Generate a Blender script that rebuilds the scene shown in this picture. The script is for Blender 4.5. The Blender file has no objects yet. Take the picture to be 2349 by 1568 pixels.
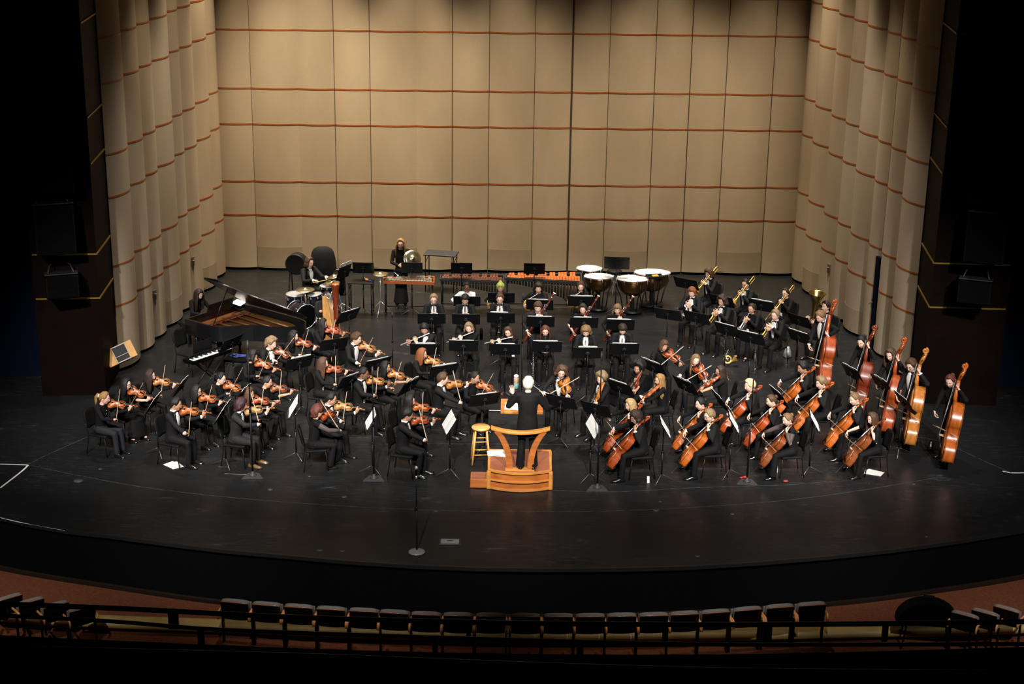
import bpy, bmesh, math, random
import numpy as np
from mathutils import Vector, Matrix, noise
R = math.radians
PI = math.pi
random.seed(7)
SC = bpy.context.scene
COL = SC.collection
V = Vector

# ------------------------------------------------------------------ camera
FPX = 3773.0
CAMH = 12.0
PITCH = R(18.9)
ROLL = R(0.85)
cam_data = bpy.data.cameras.new('camera')
cam_data.sensor_width = 36.0
cam_data.lens = FPX / 2349 * 36.0
cam_data.clip_end = 300
cam = bpy.data.objects.new('camera', cam_data)
COL.objects.link(cam)
CR = Matrix.Rotation(PI / 2 - PITCH, 3, 'X') @ Matrix.Rotation(ROLL, 3, 'Z')
cam.matrix_world = Matrix.Translation((0, 0, CAMH)) @ CR.to_4x4()
SC.camera = cam


def fl(x, y, z=0.0):
    """point of the plane at height z that the photo shows at pixel x, y"""
    d = CR @ V(((x - 1174.5) / FPX, -(y - 784.0) / FPX, -1.0))
    t = (z - CAMH) / d.z
    return V((d.x * t, d.y * t, z))


def ray_y(x, y, Y):
    d = CR @ V(((x - 1174.5) / FPX, -(y - 784.0) / FPX, -1.0))
    t = Y / d.y
    return V((d.x * t, Y, CAMH + d.z * t))


# ------------------------------------------------------------------ materials
MATS = {}


def mat(name, col, rough=0.6, metal=0.0, noise_amt=0.0, nscale=20.0, bump=0.0, coat=0.0, sheen=0.0, stretch=None, emit=None, spec=0.5, bscale=None):
    if name in MATS:
        return MATS[name]
    m = bpy.data.materials.new(name)
    m.use_nodes = True
    nt = m.node_tree
    b = nt.nodes['Principled BSDF']
    b.inputs['Base Color'].default_value = (*col, 1)
    b.inputs['Roughness'].default_value = rough
    b.inputs['Metallic'].default_value = metal
    b.inputs['Specular IOR Level'].default_value = spec
    if coat:
        b.inputs['Coat Weight'].default_value = coat
        b.inputs['Coat Roughness'].default_value = 0.08
    if sheen:
        b.inputs['Sheen Weight'].default_value = sheen
    if emit:
        b.inputs['Emission Color'].default_value = (*emit[:3], 1)
        b.inputs['Emission Strength'].default_value = emit[3]
    if noise_amt or bump:
        tc = nt.nodes.new('ShaderNodeTexCoord')
        mp = nt.nodes.new('ShaderNodeMapping')
        nt.links.new(tc.outputs['Object'], mp.inputs['Vector'])
        if stretch:
            mp.inputs['Scale'].default_value = stretch
        n = nt.nodes.new('ShaderNodeTexNoise')
        n.inputs['Scale'].default_value = nscale
        n.inputs['Detail'].default_value = 3
        nt.links.new(mp.outputs['Vector'], n.inputs['Vector'])
        if noise_amt:
            r = nt.nodes.new('ShaderNodeValToRGB')
            lo = [max(0, c * (1 - noise_amt)) for c in col]
            hi = [min(1, c * (1 + noise_amt)) for c in col]
            r.color_ramp.elements[0].color = (*lo, 1)
            r.color_ramp.elements[1].color = (*hi, 1)
            r.color_ramp.elements[0].position = 0.3
            r.color_ramp.elements[1].position = 0.7
            nt.links.new(n.outputs['Fac'], r.inputs['Fac'])
            nt.links.new(r.outputs['Color'], b.inputs['Base Color'])
        if bump:
            n2 = n
            if bscale:
                n2 = nt.nodes.new('ShaderNodeTexNoise')
                n2.inputs['Scale'].default_value = bscale
                nt.links.new(mp.outputs['Vector'], n2.inputs['Vector'])
            bp = nt.nodes.new('ShaderNodeBump')
            bp.inputs['Strength'].default_value = bump
            bp.inputs['Distance'].default_value = 0.01
            nt.links.new(n2.outputs['Fac'], bp.inputs['Height'])
            nt.links.new(bp.outputs['Normal'], b.inputs['Normal'])
    MATS[name] = m
    return m


# ------------------------------------------------------------------ mesh builder
class MB:
    def __init__(s):
        s.v = []
        s.f = []
        s.m = []
        s.sm = []

    def add(s, verts, faces, mi=0, smooth=True):
        o = len(s.v)
        s.v.extend([tuple(p) for p in verts])
        for f in faces:
            s.f.append(tuple(i + o for i in f))
            s.m.append(mi)
            s.sm.append(smooth)
        return o

    def box(s, c, size, mi=0, M=None, bev=0.0):
        hx, hy, hz = size[0] / 2, size[1] / 2, size[2] / 2
        c = V(c)
        if bev:
            b = min(bev, hx * .9, hy * .9, hz * .9)
            vs = []
            for sz in (-1, 1):
                for ring in ((hx - b, hy - b, hz), (hx, hy, hz - b)) if sz > 0 else ((hx - b, hy - b, hz), (hx, hy, hz - b)):
                    vs.append((ring, sz))
            order = [vs[0], vs[1], vs[3], vs[2]]
            P = []
            for (rx, ry, rz), sz in order:
                q = b * 0.5
                P.append([V((x, y, sz * rz)) for x, y in ((-rx, -ry), (rx, -ry), (rx, ry), (-rx, ry))])
            verts = [p for ring in P for p in ring]
            faces = [(3, 2, 1, 0), (12, 13, 14, 15)]
            for k in range(3):
                for i in range(4):
                    j = (i + 1) % 4
                    faces.append((4 * k + i, 4 * k + j, 4 * k + 4 + j, 4 * k + 4 + i))
        else:
            verts = [V((x, y, z)) for z in (-hz, hz) for x, y in ((-hx, -hy), (hx, -hy), (hx, hy), (-hx, hy))]
            faces = [(3, 2, 1, 0), (4, 5, 6, 7), (0, 1, 5, 4), (1, 2, 6, 5), (2, 3, 7, 6), (3, 0, 4, 7)]
        if M is None:
            verts = [p + c for p in verts]
        else:
            verts = [M @ (p + c) for p in verts]
        s.add(verts, faces, mi, False)

    def rings(s, rings, mi=0, caps=True, smooth=True, closed=True):
        """loft of equal-length rings"""
        n = len(rings[0])
        verts = [p for r in rings for p in r]
        faces = []
        for k in range(len(rings) - 1):
            for i in range(n if closed else n - 1):
                j = (i + 1) % n
                faces.append((k * n + i, k * n + j, (k + 1) * n + j, (k + 1) * n + i))
        if caps:
            faces.append(tuple(reversed(range(n))))
            faces.append(tuple(range((len(rings) - 1) * n, len(rings) * n)))
        s.add(verts, faces, mi, smooth)

    def tube(s, pts, rad, n=8, mi=0, caps=True, flat=1.0, up=None, round_end=False):
        pts = [V(p) for p in pts]
        if not hasattr(rad, '__len__'):
            rad = [rad] * len(pts)
        rad = list(rad)
        if round_end:
            d0 = (pts[0] - pts[1]).normalized()
            d1 = (pts[-1] - pts[-2]).normalized()
            r0, r1 = rad[0], rad[-1]
            pts = [pts[0] + d0 * r0 * .95, pts[0] + d0 * r0 * .6] + pts + [pts[-1] + d1 * r1 * .6, pts[-1] + d1 * r1 * .95]
            rad = [r0 * .3, r0 * .8] + rad + [r1 * .8, r1 * .3]
        T = []
        for i in range(len(pts)):
            a = pts[max(0, i - 1)]
            b = pts[min(len(pts) - 1, i + 1)]
            t = (b - a)
            if t.length < 1e-9:
                t = V((0, 0, 1))
            T.append(t.normalized())
        u = V(up) if up is not None else (V((0, 0, 1)) if abs(T[0].z) < .9 else V((1, 0, 0)))
        u = (u - T[0] * u.dot(T[0])).normalized()
        rings = []
        for i, p in enumerate(pts):
            if i:
                u = (u - T[i] * u.dot(T[i]))
                u = u.normalized() if u.length > 1e-6 else T[i].orthogonal().normalized()
            w = T[i].cross(u)
            rings.append([p + (u * math.cos(2 * PI * k / n) * flat + w * math.sin(2 * PI * k / n)) * rad[i] for k in range(n)])
        s.rings(rings, mi, caps)

    def lathe(s, prof, n=16, mi=0, M=None, caps=True, a0=0, smooth=True):
        """prof: (radius, height) about local z"""
        rings = []
        for r, h in prof:
            ring = [V((r * math.cos(a0 + 2 * PI * k / n), r * math.sin(a0 + 2 * PI * k / n), h)) for k in range(n)]
            if M is not None:
                ring = [M @ p for p in ring]
            rings.append(ring)
        s.rings(rings, mi, caps, smooth)

    def ell(s, c, r, nu=12, nv=8, mi=0, M=None):
        c = V(c)
        prof = []
        verts = []
        faces = []
        for j in range(1, nv):
            th = PI * j / nv
            for i in range(nu):
                ph = 2 * PI * i / nu
                verts.append(V((r[0] * math.sin(th) * math.cos(ph), r[1] * math.sin(th) * math.sin(ph), r[2] * math.cos(th))))
        verts.append(V((0, 0, r[2])))
        verts.append(V((0, 0, -r[2])))
        for j in range(nv - 2):
            for i in range(nu):
                k = (i + 1) % nu
                faces.append((j * nu + i, (j + 1) * nu + i, (j + 1) * nu + k, j * nu + k))
        top = len(verts) - 2
        for i in range(nu):
            k = (i + 1) % nu
            faces.append((top, i, k))
            faces.append((top + 1, (nv - 2) * nu + k, (nv - 2) * nu + i))
        if M is None:
            verts = [p + c for p in verts]
        else:
            verts = [M @ (p + c) for p in verts]
        s.add(verts, faces, mi, True)

    def prism(s, poly, z0, z1, mi=0, M=None, smooth=False):
        """polygon (x, y) list extruded from z0 to z1"""
        n = len(poly)
        verts = [V((x, y, z0)) for x, y in poly] + [V((x, y, z1)) for x, y in poly]
        if M is not None:
            verts = [M @ p for p in verts]
        faces = [(i, (i + 1) % n, n + (i + 1) % n, n + i) for i in range(n)]
        o = s.add(verts, faces, mi, smooth)
        s.f.append(tuple(o + i for i in reversed(range(n))))
        s.m.append(mi)
        s.sm.append(False)
        s.f.append(tuple(o + n + i for i in range(n)))
        s.m.append(mi)
        s.sm.append(False)

    def xform(s, M):
        s.v = [tuple(M @ V(p)) for p in s.v]
        return s

    def mesh(s, name, mats):
        me = bpy.data.meshes.new(name)
        me.from_pydata(s.v, [], s.f)
        for m in mats:
            me.materials.append(m)
        me.polygons.foreach_set('material_index', s.m)
        me.polygons.foreach_set('use_smooth', s.sm)
        me.update()
        return me


def link(name, me, parent=None, M=None):
    o = bpy.data.objects.new(name, me)
    COL.objects.link(o)
    if parent is not None:
        o.parent = parent
    if M is not None:
        o.matrix_basis = M
    return o


def obj(name, mb, mats, parent=None, M=None):
    if not isinstance(mats, (list, tuple)):
        mats = [mats]
    return link(name, mb.mesh(name, mats), parent, M)


def tag(o, label, cat, group=None):
    o['label'] = label
    o['category'] = cat
    if group:
        o['group'] = group
    return o


def struct(o, label=None):
    o['kind'] = 'structure'
    if label:
        o['label'] = label
    return o


def empty(name, M):
    o = bpy.data.objects.new(name, None)
    o.empty_display_size = .1
    COL.objects.link(o)
    o.matrix_basis = M
    return o


def place(loc, ang=0.0, s=1.0):
    """thing at loc whose local +Y looks along world angle ang (degrees, 0 = +X)"""
    return Matrix.Translation(loc) @ Matrix.Rotation(R(ang - 90), 4, 'Z') @ Matrix.Scale(s, 4)


PROTO = {}


def proto(key, fn):
    """fn() -> list of (part name, MB, materials, index of parent part or None)"""
    if key not in PROTO:
        PROTO[key] = [(n, mb.mesh(n, ms if isinstance(ms, (list, tuple)) else [ms]), p) for n, mb, ms, p in fn()]
    return PROTO[key]


def spawn(key, fn, name, M, label, cat, group=None, over=None):
    parts = proto(key, fn)
    root = empty(name, M)
    tag(root, label, cat, group)
    made = []
    for n, me, p in parts:
        o = link(n, me, root if p is None else made[p])
        made.append(o)
        if over and n in over:
            for i, m in over[n].items():
                o.material_slots[i].link = 'OBJECT'
                o.material_slots[i].material = m
    return root


def frame(o, x, y, z):
    """matrix whose axes are x, y, z (columns) at o"""
    M = Matrix.Identity(4)
    for i in range(3):
        M[i][0], M[i][1], M[i][2], M[i][3] = x[i], y[i], z[i], o[i]
    return M


def axes(o, ydir, zhint):
    y = V(ydir).normalized()
    z = V(zhint)
    z = (z - y * z.dot(y)).normalized()
    x = y.cross(z)
    return frame(V(o), x, y, z)


def bez(p0, p1, p2, p3, n=10):
    p0, p1, p2, p3 = V(p0), V(p1), V(p2), V(p3)
    return [p0 * (1 - t) ** 3 + p1 * 3 * t * (1 - t) ** 2 + p2 * 3 * t * t * (1 - t) + p3 * t ** 3 for t in [i / n for i in range(n + 1)]]


def crom(pts, n=6, closed=False):
    """Catmull-Rom through pts"""
    pts = [V(p) for p in pts]
    N = len(pts)
    out = []
    for i in range(N if closed else N - 1):
        p0 = pts[(i - 1) % N] if closed or i > 0 else pts[0]
        p1 = pts[i]
        p2 = pts[(i + 1) % N]
        p3 = pts[(i + 2) % N] if closed or i + 2 < N else pts[-1]
        for k in range(n):
            t = k / n
            out.append(.5 * ((2 * p1) + (p2 - p0) * t + (2 * p0 - 5 * p1 + 4 * p2 - p3) * t * t + (3 * p1 - p0 - 3 * p2 + p3) * t ** 3))
    if not closed:
        out.append(pts[-1])
    return out
# ------------------------------------------------------------------ setting: shell walls, floor, house
def wall_mat():
    m = bpy.data.materials.new('beige_shell')
    m.use_nodes = True
    nt = m.node_tree
    b = nt.nodes['Principled BSDF']
    tc = nt.nodes.new('ShaderNodeTexCoord')
    n = nt.nodes.new('ShaderNodeTexNoise')
    n.inputs['Scale'].default_value = 0.8
    n.inputs['Detail'].default_value = 6
    mp = nt.nodes.new('ShaderNodeMapping')
    mp.inputs['Scale'].default_value = (1, 1, .35)
    nt.links.new(tc.outputs['Object'], mp.inputs['Vector'])
    nt.links.new(mp.outputs['Vector'], n.inputs['Vector'])
    r = nt.nodes.new('ShaderNodeValToRGB')
    r.color_ramp.elements[0].color = (.42, .33, .225, 1)
    r.color_ramp.elements[1].color = (.50, .40, .28, 1)
    r.color_ramp.elements[0].position = .35
    r.color_ramp.elements[1].position = .65
    nt.links.new(n.outputs['Fac'], r.inputs['Fac'])
    n2 = nt.nodes.new('ShaderNodeTexNoise')
    n2.inputs['Scale'].default_value = 30
    n2.inputs['Detail'].default_value = 4
    nt.links.new(tc.outputs['Object'], n2.inputs['Vector'])
    mx = nt.nodes.new('ShaderNodeMix')
    mx.data_type = 'RGBA'
    mx.blend_type = 'MULTIPLY'
    mx.inputs['Factor'].default_value = .16
    nt.links.new(r.outputs['Color'], mx.inputs['A'])
    nt.links.new(n2.outputs['Color'], mx.inputs['B'])
    nt.links.new(mx.outputs['Result'], b.inputs['Base Color'])
    b.inputs['Roughness'].default_value = .75
    b.inputs['Specular IOR Level'].default_value = .25
    return m


M_WALL = wall_mat()
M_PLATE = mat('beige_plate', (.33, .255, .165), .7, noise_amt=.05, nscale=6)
M_BAND = mat('orange_wood_band', (.30, .080, .016), .5, noise_amt=.15, nscale=8)
M_SEAM = mat('seam_dark', (.05, .03, .015), .9)
M_BLACK = mat('black_matte', (.008, .008, .008), .7)
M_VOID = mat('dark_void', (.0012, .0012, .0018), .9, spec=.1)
M_BLUEB = mat('navy_cloth', (.003, .005, .014), .9, spec=.05)
WTOP = 10.5
BZ = []


def panel_pts(a, b, bulge, n=8):
    """points from a to b (ground plane) bowed towards the stage side"""
    a, b = V(a), V(b)
    d = (b - a)
    nrm = V((d.y, -d.x, 0)).normalized()
    out = []
    for i in range(n + 1):
        t = i / n
        out.append(a + d * t + nrm * bulge * d.length * (1 - (2 * t - 1) ** 2))
    return out


def ribbon(mb, pts, z0, z1, off=0.0, mi=0, thick=0.0, smooth=True):
    nr = []
    for i in range(len(pts)):
        d = pts[min(i + 1, len(pts) - 1)] - pts[max(i - 1, 0)]
        nr.append(V((d.y, -d.x, 0)).normalized())
    n = len(pts)
    front = [p + nr[i] * off for i, p in enumerate(pts)]

    def strip(A, za, B, zb, sm):
        mb.add([V((p.x, p.y, za)) for p in A] + [V((p.x, p.y, zb)) for p in B], [(i, i + 1, n + i + 1, n + i) for i in range(n - 1)], mi, sm)
    strip(front, z0, front, z1, smooth)
    if thick:
        back = [p + nr[i] * (off - thick) for i, p in enumerate(pts)]
        strip(back, z1, back, z0, smooth)
        strip(front, z1, back, z1, False)
        strip(back, z0, front, z0, False)
        for i, q in ((0, (0, 1, 3, 2)), (n - 1, (2, 3, 1, 0))):
            mb.add([V((front[i].x, front[i].y, z0)), V((front[i].x, front[i].y, z1)), V((back[i].x, back[i].y, z0)), V((back[i].x, back[i].y, z1))], [q], mi, False)


def VPx(x0, yb):
    return x0 - (x0 - 985) * yb / 11808.0


# heights of the bands from the left back corner
cornL = fl(514, 617)
cornR = fl(1820, 632)


def z_at(px, py, ground):
    d = CR @ V(((px - 1174.5) / FPX, -(py - 784.0) / FPX, -1.0))
    t = ground.y / d.y
    return CAMH + d.z * t


BZ = [z_at(510, 491, cornL), z_at(506, 414, cornL), z_at(500, 283, cornL), z_at(496, 201, cornL), z_at(490, 66, cornL)]
BZ.append(BZ[-1] + (BZ[-1] - BZ[-2]) * .62)
BZ.append(BZ[-1] + (BZ[3] - BZ[1]) * .62)

xb = [486, 568, 677, 762, 845, 953.5, 1037, 1123, 1229, 1316, 1402, 1509, 1592, 1676, 1785, 1866]
tb = [(x - 486) / (1866 - 486) for x in xb]
# convert picture fractions at the top of the frame to ground fractions
back_c = [cornL.lerp(cornR, t) for t in tb]


def shell(name, cusps, bulges, seam_idx, plates, wide_seam=0.010):
    mb = MB()
    bands = MB()
    seams = MB()
    pl = MB()
    for i in range(len(cusps) - 1):
        pts = panel_pts(cusps[i], cusps[i + 1], bulges[i])
        ribbon(mb, pts, 0.07, WTOP, 0, 0, .08)
        for z in BZ:
            ribbon(bands, pts, z - .019, z + .019, .004, 0, .02)
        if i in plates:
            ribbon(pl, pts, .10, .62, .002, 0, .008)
    for i in seam_idx:
        p = cusps[i]
        d = (cusps[min(i + 1, len(cusps) - 1)] - cusps[max(i - 1, 0)]).normalized()
        w = wide_seam if seam_idx[i] == 0 else seam_idx[i]
        nn = V((d.y, -d.x, 0))
        q = p + nn * .012
        seams.add([q - d * w, q + d * w, q + d * w + V((0, 0, WTOP)), q - d * w + V((0, 0, WTOP))], [(0, 1, 2, 3)], 0, False)
        seams.add([q - d * w - nn * .05, q + d * w - nn * .05, q + d * w - nn * .05 + V((0, 0, WTOP)), q - d * w - nn * .05 + V((0, 0, WTOP))], [(3, 2, 1, 0)], 0, False)
    o = struct(obj(name, mb, M_WALL), 'beige fluted concert shell wall')
    return o, bands, seams, pl


ob, bands_b, seams_b, plates_b = shell('wall_back', back_c, [.07] * 15, {1: .004, 3: .006, 4: .006, 6: .008, 7: .006, 8: .006, 9: .024, 10: .006, 11: .008, 12: .010, 13: .008, 14: .009}, (1, 4, 7, 10, 13))
xl = [220, 271, 308, 338, 378, 405, 433, 465, 487]
yl = [852, 812, 781, 754, 718, 698, 672, 641, 617]
left_c = [fl(VPx(x, y), y) for x, y in zip(xl, yl)]
ol, bands_l, seams_l, plates_l = shell('wall_left', left_c, [.16] * 8, {2: .006, 3: .012}, (3, 6))
xr = [1866, 1892, 1934, 1966, 2000, 2046, 2078, 2116, 2170]
yr = [632, 654, 685, 716, 740, 776, 800, 826, 868]
right_c = [fl(VPx(x, y), y) for x, y in zip(xr, yr)]
orr, bands_r, seams_r, plates_r = shell('wall_right', right_c, [.16] * 8, {3: .008, 6: .012}, (1, 4))
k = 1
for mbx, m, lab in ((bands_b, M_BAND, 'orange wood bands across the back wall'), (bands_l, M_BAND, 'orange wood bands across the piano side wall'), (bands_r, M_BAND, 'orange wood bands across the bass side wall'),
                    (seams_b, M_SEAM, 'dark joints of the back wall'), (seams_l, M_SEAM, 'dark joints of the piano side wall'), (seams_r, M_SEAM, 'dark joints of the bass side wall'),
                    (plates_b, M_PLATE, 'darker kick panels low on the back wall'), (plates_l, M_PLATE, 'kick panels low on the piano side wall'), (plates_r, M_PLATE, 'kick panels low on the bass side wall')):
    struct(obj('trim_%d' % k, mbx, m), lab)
    k += 1
# open slit beside the stage door in the right wall
gap = MB()
gp = right_c[6]
gd = (right_c[7] - right_c[5]).normalized()
gn = V((gd.y, -gd.x, 0))
zt = z_at(2021, 574, gp)
zt = 2.15
gap.box((0, 0, zt / 2), (.16, .16, zt), 0, frame(gp + gn * .02, gd, gn, V((0, 0, 1))))
struct(obj('door_1', gap, M_BLUEB), 'narrow dark gap beside the stage door')
for nm, c, i, t, zz in (('door_2', left_c, 2, .12, 1.05), ('door_3', left_c, 5, .1, 1.05), ('door_4', right_c, 2, .86, 1.05), ('door_5', right_c, 5, .86, 1.05)):
    pp = panel_pts(c[i], c[i + 1], .16, 20)
    j = int(t * 20)
    d = (pp[j + 1] - pp[j - 1]).normalized()
    nn = V((d.y, -d.x, 0))
    mb = MB()
    mb.box((0, 0, 0), (.09, .02, .22), 0, frame(pp[j] + V((0, 0, zz)) + nn * .008, d, -nn, V((0, 0, 1))), bev=.006)
    mb.box((0, -.03, .02), (.05, .045, .03), 0, frame(pp[j] + V((0, 0, zz)) + nn * .008, d, -nn, V((0, 0, 1))), bev=.006)
    struct(obj(nm, mb, mat('door_hardware', (.16, .12, .09), .5, .3)), 'small metal latch plate of a stage door')

# shade in the gap under the walls, made as a set-back dark strip
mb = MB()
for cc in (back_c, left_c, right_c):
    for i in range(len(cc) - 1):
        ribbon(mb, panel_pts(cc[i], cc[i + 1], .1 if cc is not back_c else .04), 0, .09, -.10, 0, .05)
struct(obj('shade_strip_back', mb, M_VOID), 'dark strip standing for the shade under the shell')


# ---- floor
def floor_mat():
    m = bpy.data.materials.new('black_stage_floor')
    m.use_nodes = True
    nt = m.node_tree
    L = nt.links.new
    b = nt.nodes['Principled BSDF']
    tc = nt.nodes.new('ShaderNodeTexCoord')

    def nz(scale, detail, sx=1, sy=1, rough=.6):
        mp = nt.nodes.new('ShaderNodeMapping')
        mp.inputs['Scale'].default_value = (sx, sy, 1)
        L(tc.outputs['Object'], mp.inputs['Vector'])
        n = nt.nodes.new('ShaderNodeTexNoise')
        n.inputs['Scale'].default_value = scale
        n.inputs['Detail'].default_value = detail
        n.inputs['Roughness'].default_value = rough
        L(mp.outputs['Vector'], n.inputs['Vector'])
        return n

    def ramp(n, p0, p1, c0=0., c1=1.):
        r = nt.nodes.new('ShaderNodeMapRange')
        r.inputs['From Min'].default_value = p0
        r.inputs['From Max'].default_value = p1
        r.inputs['To Min'].default_value = c0
        r.inputs['To Max'].default_value = c1
        L(n.outputs[0], r.inputs['Value'])
        return r

    def mul(a, b_, op='MULTIPLY'):
        x = nt.nodes.new('ShaderNodeMath')
        x.operation = op
        L(a.outputs[0], x.inputs[0])
        if hasattr(b_, 'outputs'):
            L(b_.outputs[0], x.inputs[1])
        else:
            x.inputs[1].default_value = b_
        return x
    streak = ramp(nz(11, 6, .22, 5.5, .7), .56, .76)
    cloud = ramp(nz(.7, 5, .6, 1), .40, .72)
    scuff = ramp(nz(2.2, 8, .5, 1.4, .75), .6, .72)
    speck = ramp(nz(26, 2), .69, .76)
    s1 = mul(mul(streak, cloud), .85)
    s2 = mul(mul(scuff, cloud), .7)
    s3 = mul(mul(speck, cloud), 1.0)
    tot = mul(mul(s1, s2, 'ADD'), s3, 'ADD')
    mx = nt.nodes.new('ShaderNodeMix')
    mx.data_type = 'RGBA'
    mx.inputs['A'].default_value = (.0110, .0114, .0122, 1)
    mx.inputs['B'].default_value = (.15, .152, .155, 1)
    L(tot.outputs[0], mx.inputs['Factor'])
    L(mx.outputs['Result'], b.inputs['Base Color'])
    rr = ramp(nz(1.6, 5, .4, 1.5), .3, .7, .22, .42)
    L(rr.outputs[0], b.inputs['Roughness'])
    b.inputs['Specular IOR Level'].default_value = .17
    bp = nt.nodes.new('ShaderNodeBump')
    bp.inputs['Strength'].default_value = .03
    bp.inputs['Distance'].default_value = .004
    L(nz(5, 3, .4, 1.5).outputs[0], bp.inputs['Height'])
    L(bp.outputs['Normal'], b.inputs['Normal'])
    return m


M_FLOOR = floor_mat()
edge_px = [(-260, 1120), (-120, 1160), (0, 1186), (75, 1203), (150, 1216), (258, 1228), (390, 1246), (515, 1261), (627, 1271), (796, 1286), (950, 1296), (1100, 1302), (1250, 1304), (1420, 1303), (1578, 1299), (1740, 1289), (1897, 1276), (2050, 1260), (2190, 1241), (2349, 1215), (2480, 1190), (2620, 1150)]
edge = [fl(*p) for p in edge_px]
poly = [(p.x, p.y) for p in edge] + [(13.5, 46), (-13.5, 46)]
mb = MB()
mb.prism(poly, -.05, 0)
struct(obj('floor', mb, M_FLOOR), 'black painted stage floor with scuffs')
mb = MB()
ribbon(mb, edge, -3.2, -.05, -.06, 0, .05)
struct(obj('wall_front', mb, M_VOID), 'black apron front below the stage edge')
mb = MB()
ribbon(mb, edge, -.06, .003, .004, 0, .05)
struct(obj('trim_10', mb, mat('stage_nosing', (.012, .012, .012), .4)), 'thin dark nosing along the stage edge')

# tape and paint lines on the floor
M_TAPE = mat('white_tape', (.78, .78, .75), .6)
M_TAPE2 = mat('worn_line', (.055, .055, .055), .6, noise_amt=.8, nscale=9)


def floor_line(px, w, m, name, lab, z=.002):
    pts = crom([fl(*p) for p in px], 6) if len(px) > 2 else [fl(*p) for p in px]
    mb = MB()
    vs = []
    for i, p in enumerate(pts):
        d = (pts[min(i + 1, len(pts) - 1)] - pts[max(i - 1, 0)]).normalized()
        nn = V((d.y, -d.x, 0)) * w / 2
        vs += [p + nn + V((0, 0, z)), p - nn + V((0, 0, z))]
    mb.add(vs, [(2 * i, 2 * i + 2, 2 * i + 3, 2 * i + 1) for i in range(len(pts) - 1)], 0, False)
    o = obj(name, mb, m)
    struct(o, lab)


floor_line([(0, 1064), (64, 1066)], .035, M_TAPE, 'trim_11', 'white tape line at the stage side')
floor_line([(65, 1066), (48, 1082), (0, 1119)], .035, M_TAPE, 'trim_12', 'white tape line at the stage side')
floor_line([(0, 1186), (40, 1196), (90, 1205), (150, 1216)], .03, M_TAPE, 'trim_13', 'white tape along the stage edge')
floor_line([(2300, 1080), (2320, 1084), (2349, 1084)], .035, M_TAPE, 'trim_14', 'white tape near the bass side')
floor_line([(66, 1064), (110, 1042), (200, 1002)], .014, M_TAPE2, 'trim_15', 'worn line on the floor')
floor_line([(66, 1066), (180, 1090), (350, 1120), (600, 1147), (900, 1166), (1175, 1173), (1450, 1170), (1750, 1152), (1950, 1128), (2150, 1095)], .012, M_TAPE2, 'trim_16', 'long curved joint line on the apron')
floor_line([(1270, 1124), (1400, 1128), (1600, 1118), (1800, 1112), (1900, 1104)], .012, M_TAPE2, 'trim_17', 'worn line on the floor')
floor_line([(955, 1017), (1080, 1018), (1300, 1019), (1560, 1018), (1760, 1016)], .014, M_TAPE2, 'trim_18', 'worn floor joint behind the podium')
floor_line([(1122, 941), (1180, 942)], .02, M_TAPE, 'trim_19', 'short white floor line near the conductor')
floor_line([(2200, 1030), (2260, 1058), (2320, 1084)], .014, M_TAPE2, 'trim_20', 'worn line on the floor')
floor_line([(2090, 1000), (2160, 1012), (2200, 1030)], .014, M_TAPE2, 'trim_21', 'worn line on the floor')
floor_line([(690, 1006), (950, 1000)], .012, M_TAPE2, 'trim_22', 'worn line on the floor')
floor_line([(1000, 702), (1340, 706)], .012, M_TAPE2, 'trim_23', 'thin line on the back of the stage')
# small round marks
mb = MB()
rnd = random.Random(3)
for (x, y, r) in ((180, 1102, .085), (733, 1261, .05), (785, 1263, .04), (620, 1122, .05), (790, 1139, .05), (1000, 1172, .035), (1505, 1170, .05), (1680, 1178, .04), (1920, 1060, .04), (2096, 1110, .03), (1600, 1275, .04), (2125, 1230, .03), (230, 1075, .035), (710, 1092, .025), (1515, 1150, .03)):
    p = fl(x, y)
    mb.lathe([(r, .001), (r, .003)], 16, 0, Matrix.Translation(p))
struct(obj('trim_24', mb, mat('floor_disc', (.05, .048, .04), .7, noise_amt=.3, nscale=30)), 'small round cover marks in the stage floor')

# ---- proscenium towers
M_PROS = mat('dark_brown_panel', (.0042, .0016, .0011), .6, noise_amt=.3, nscale=3, spec=.06)
M_GOLD = mat('gold_strip', (.26, .16, .02), .45, .4)
M_PANEL2 = mat('dark_side_panel', (.006, .004, .004), .6, spec=.2)


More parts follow.
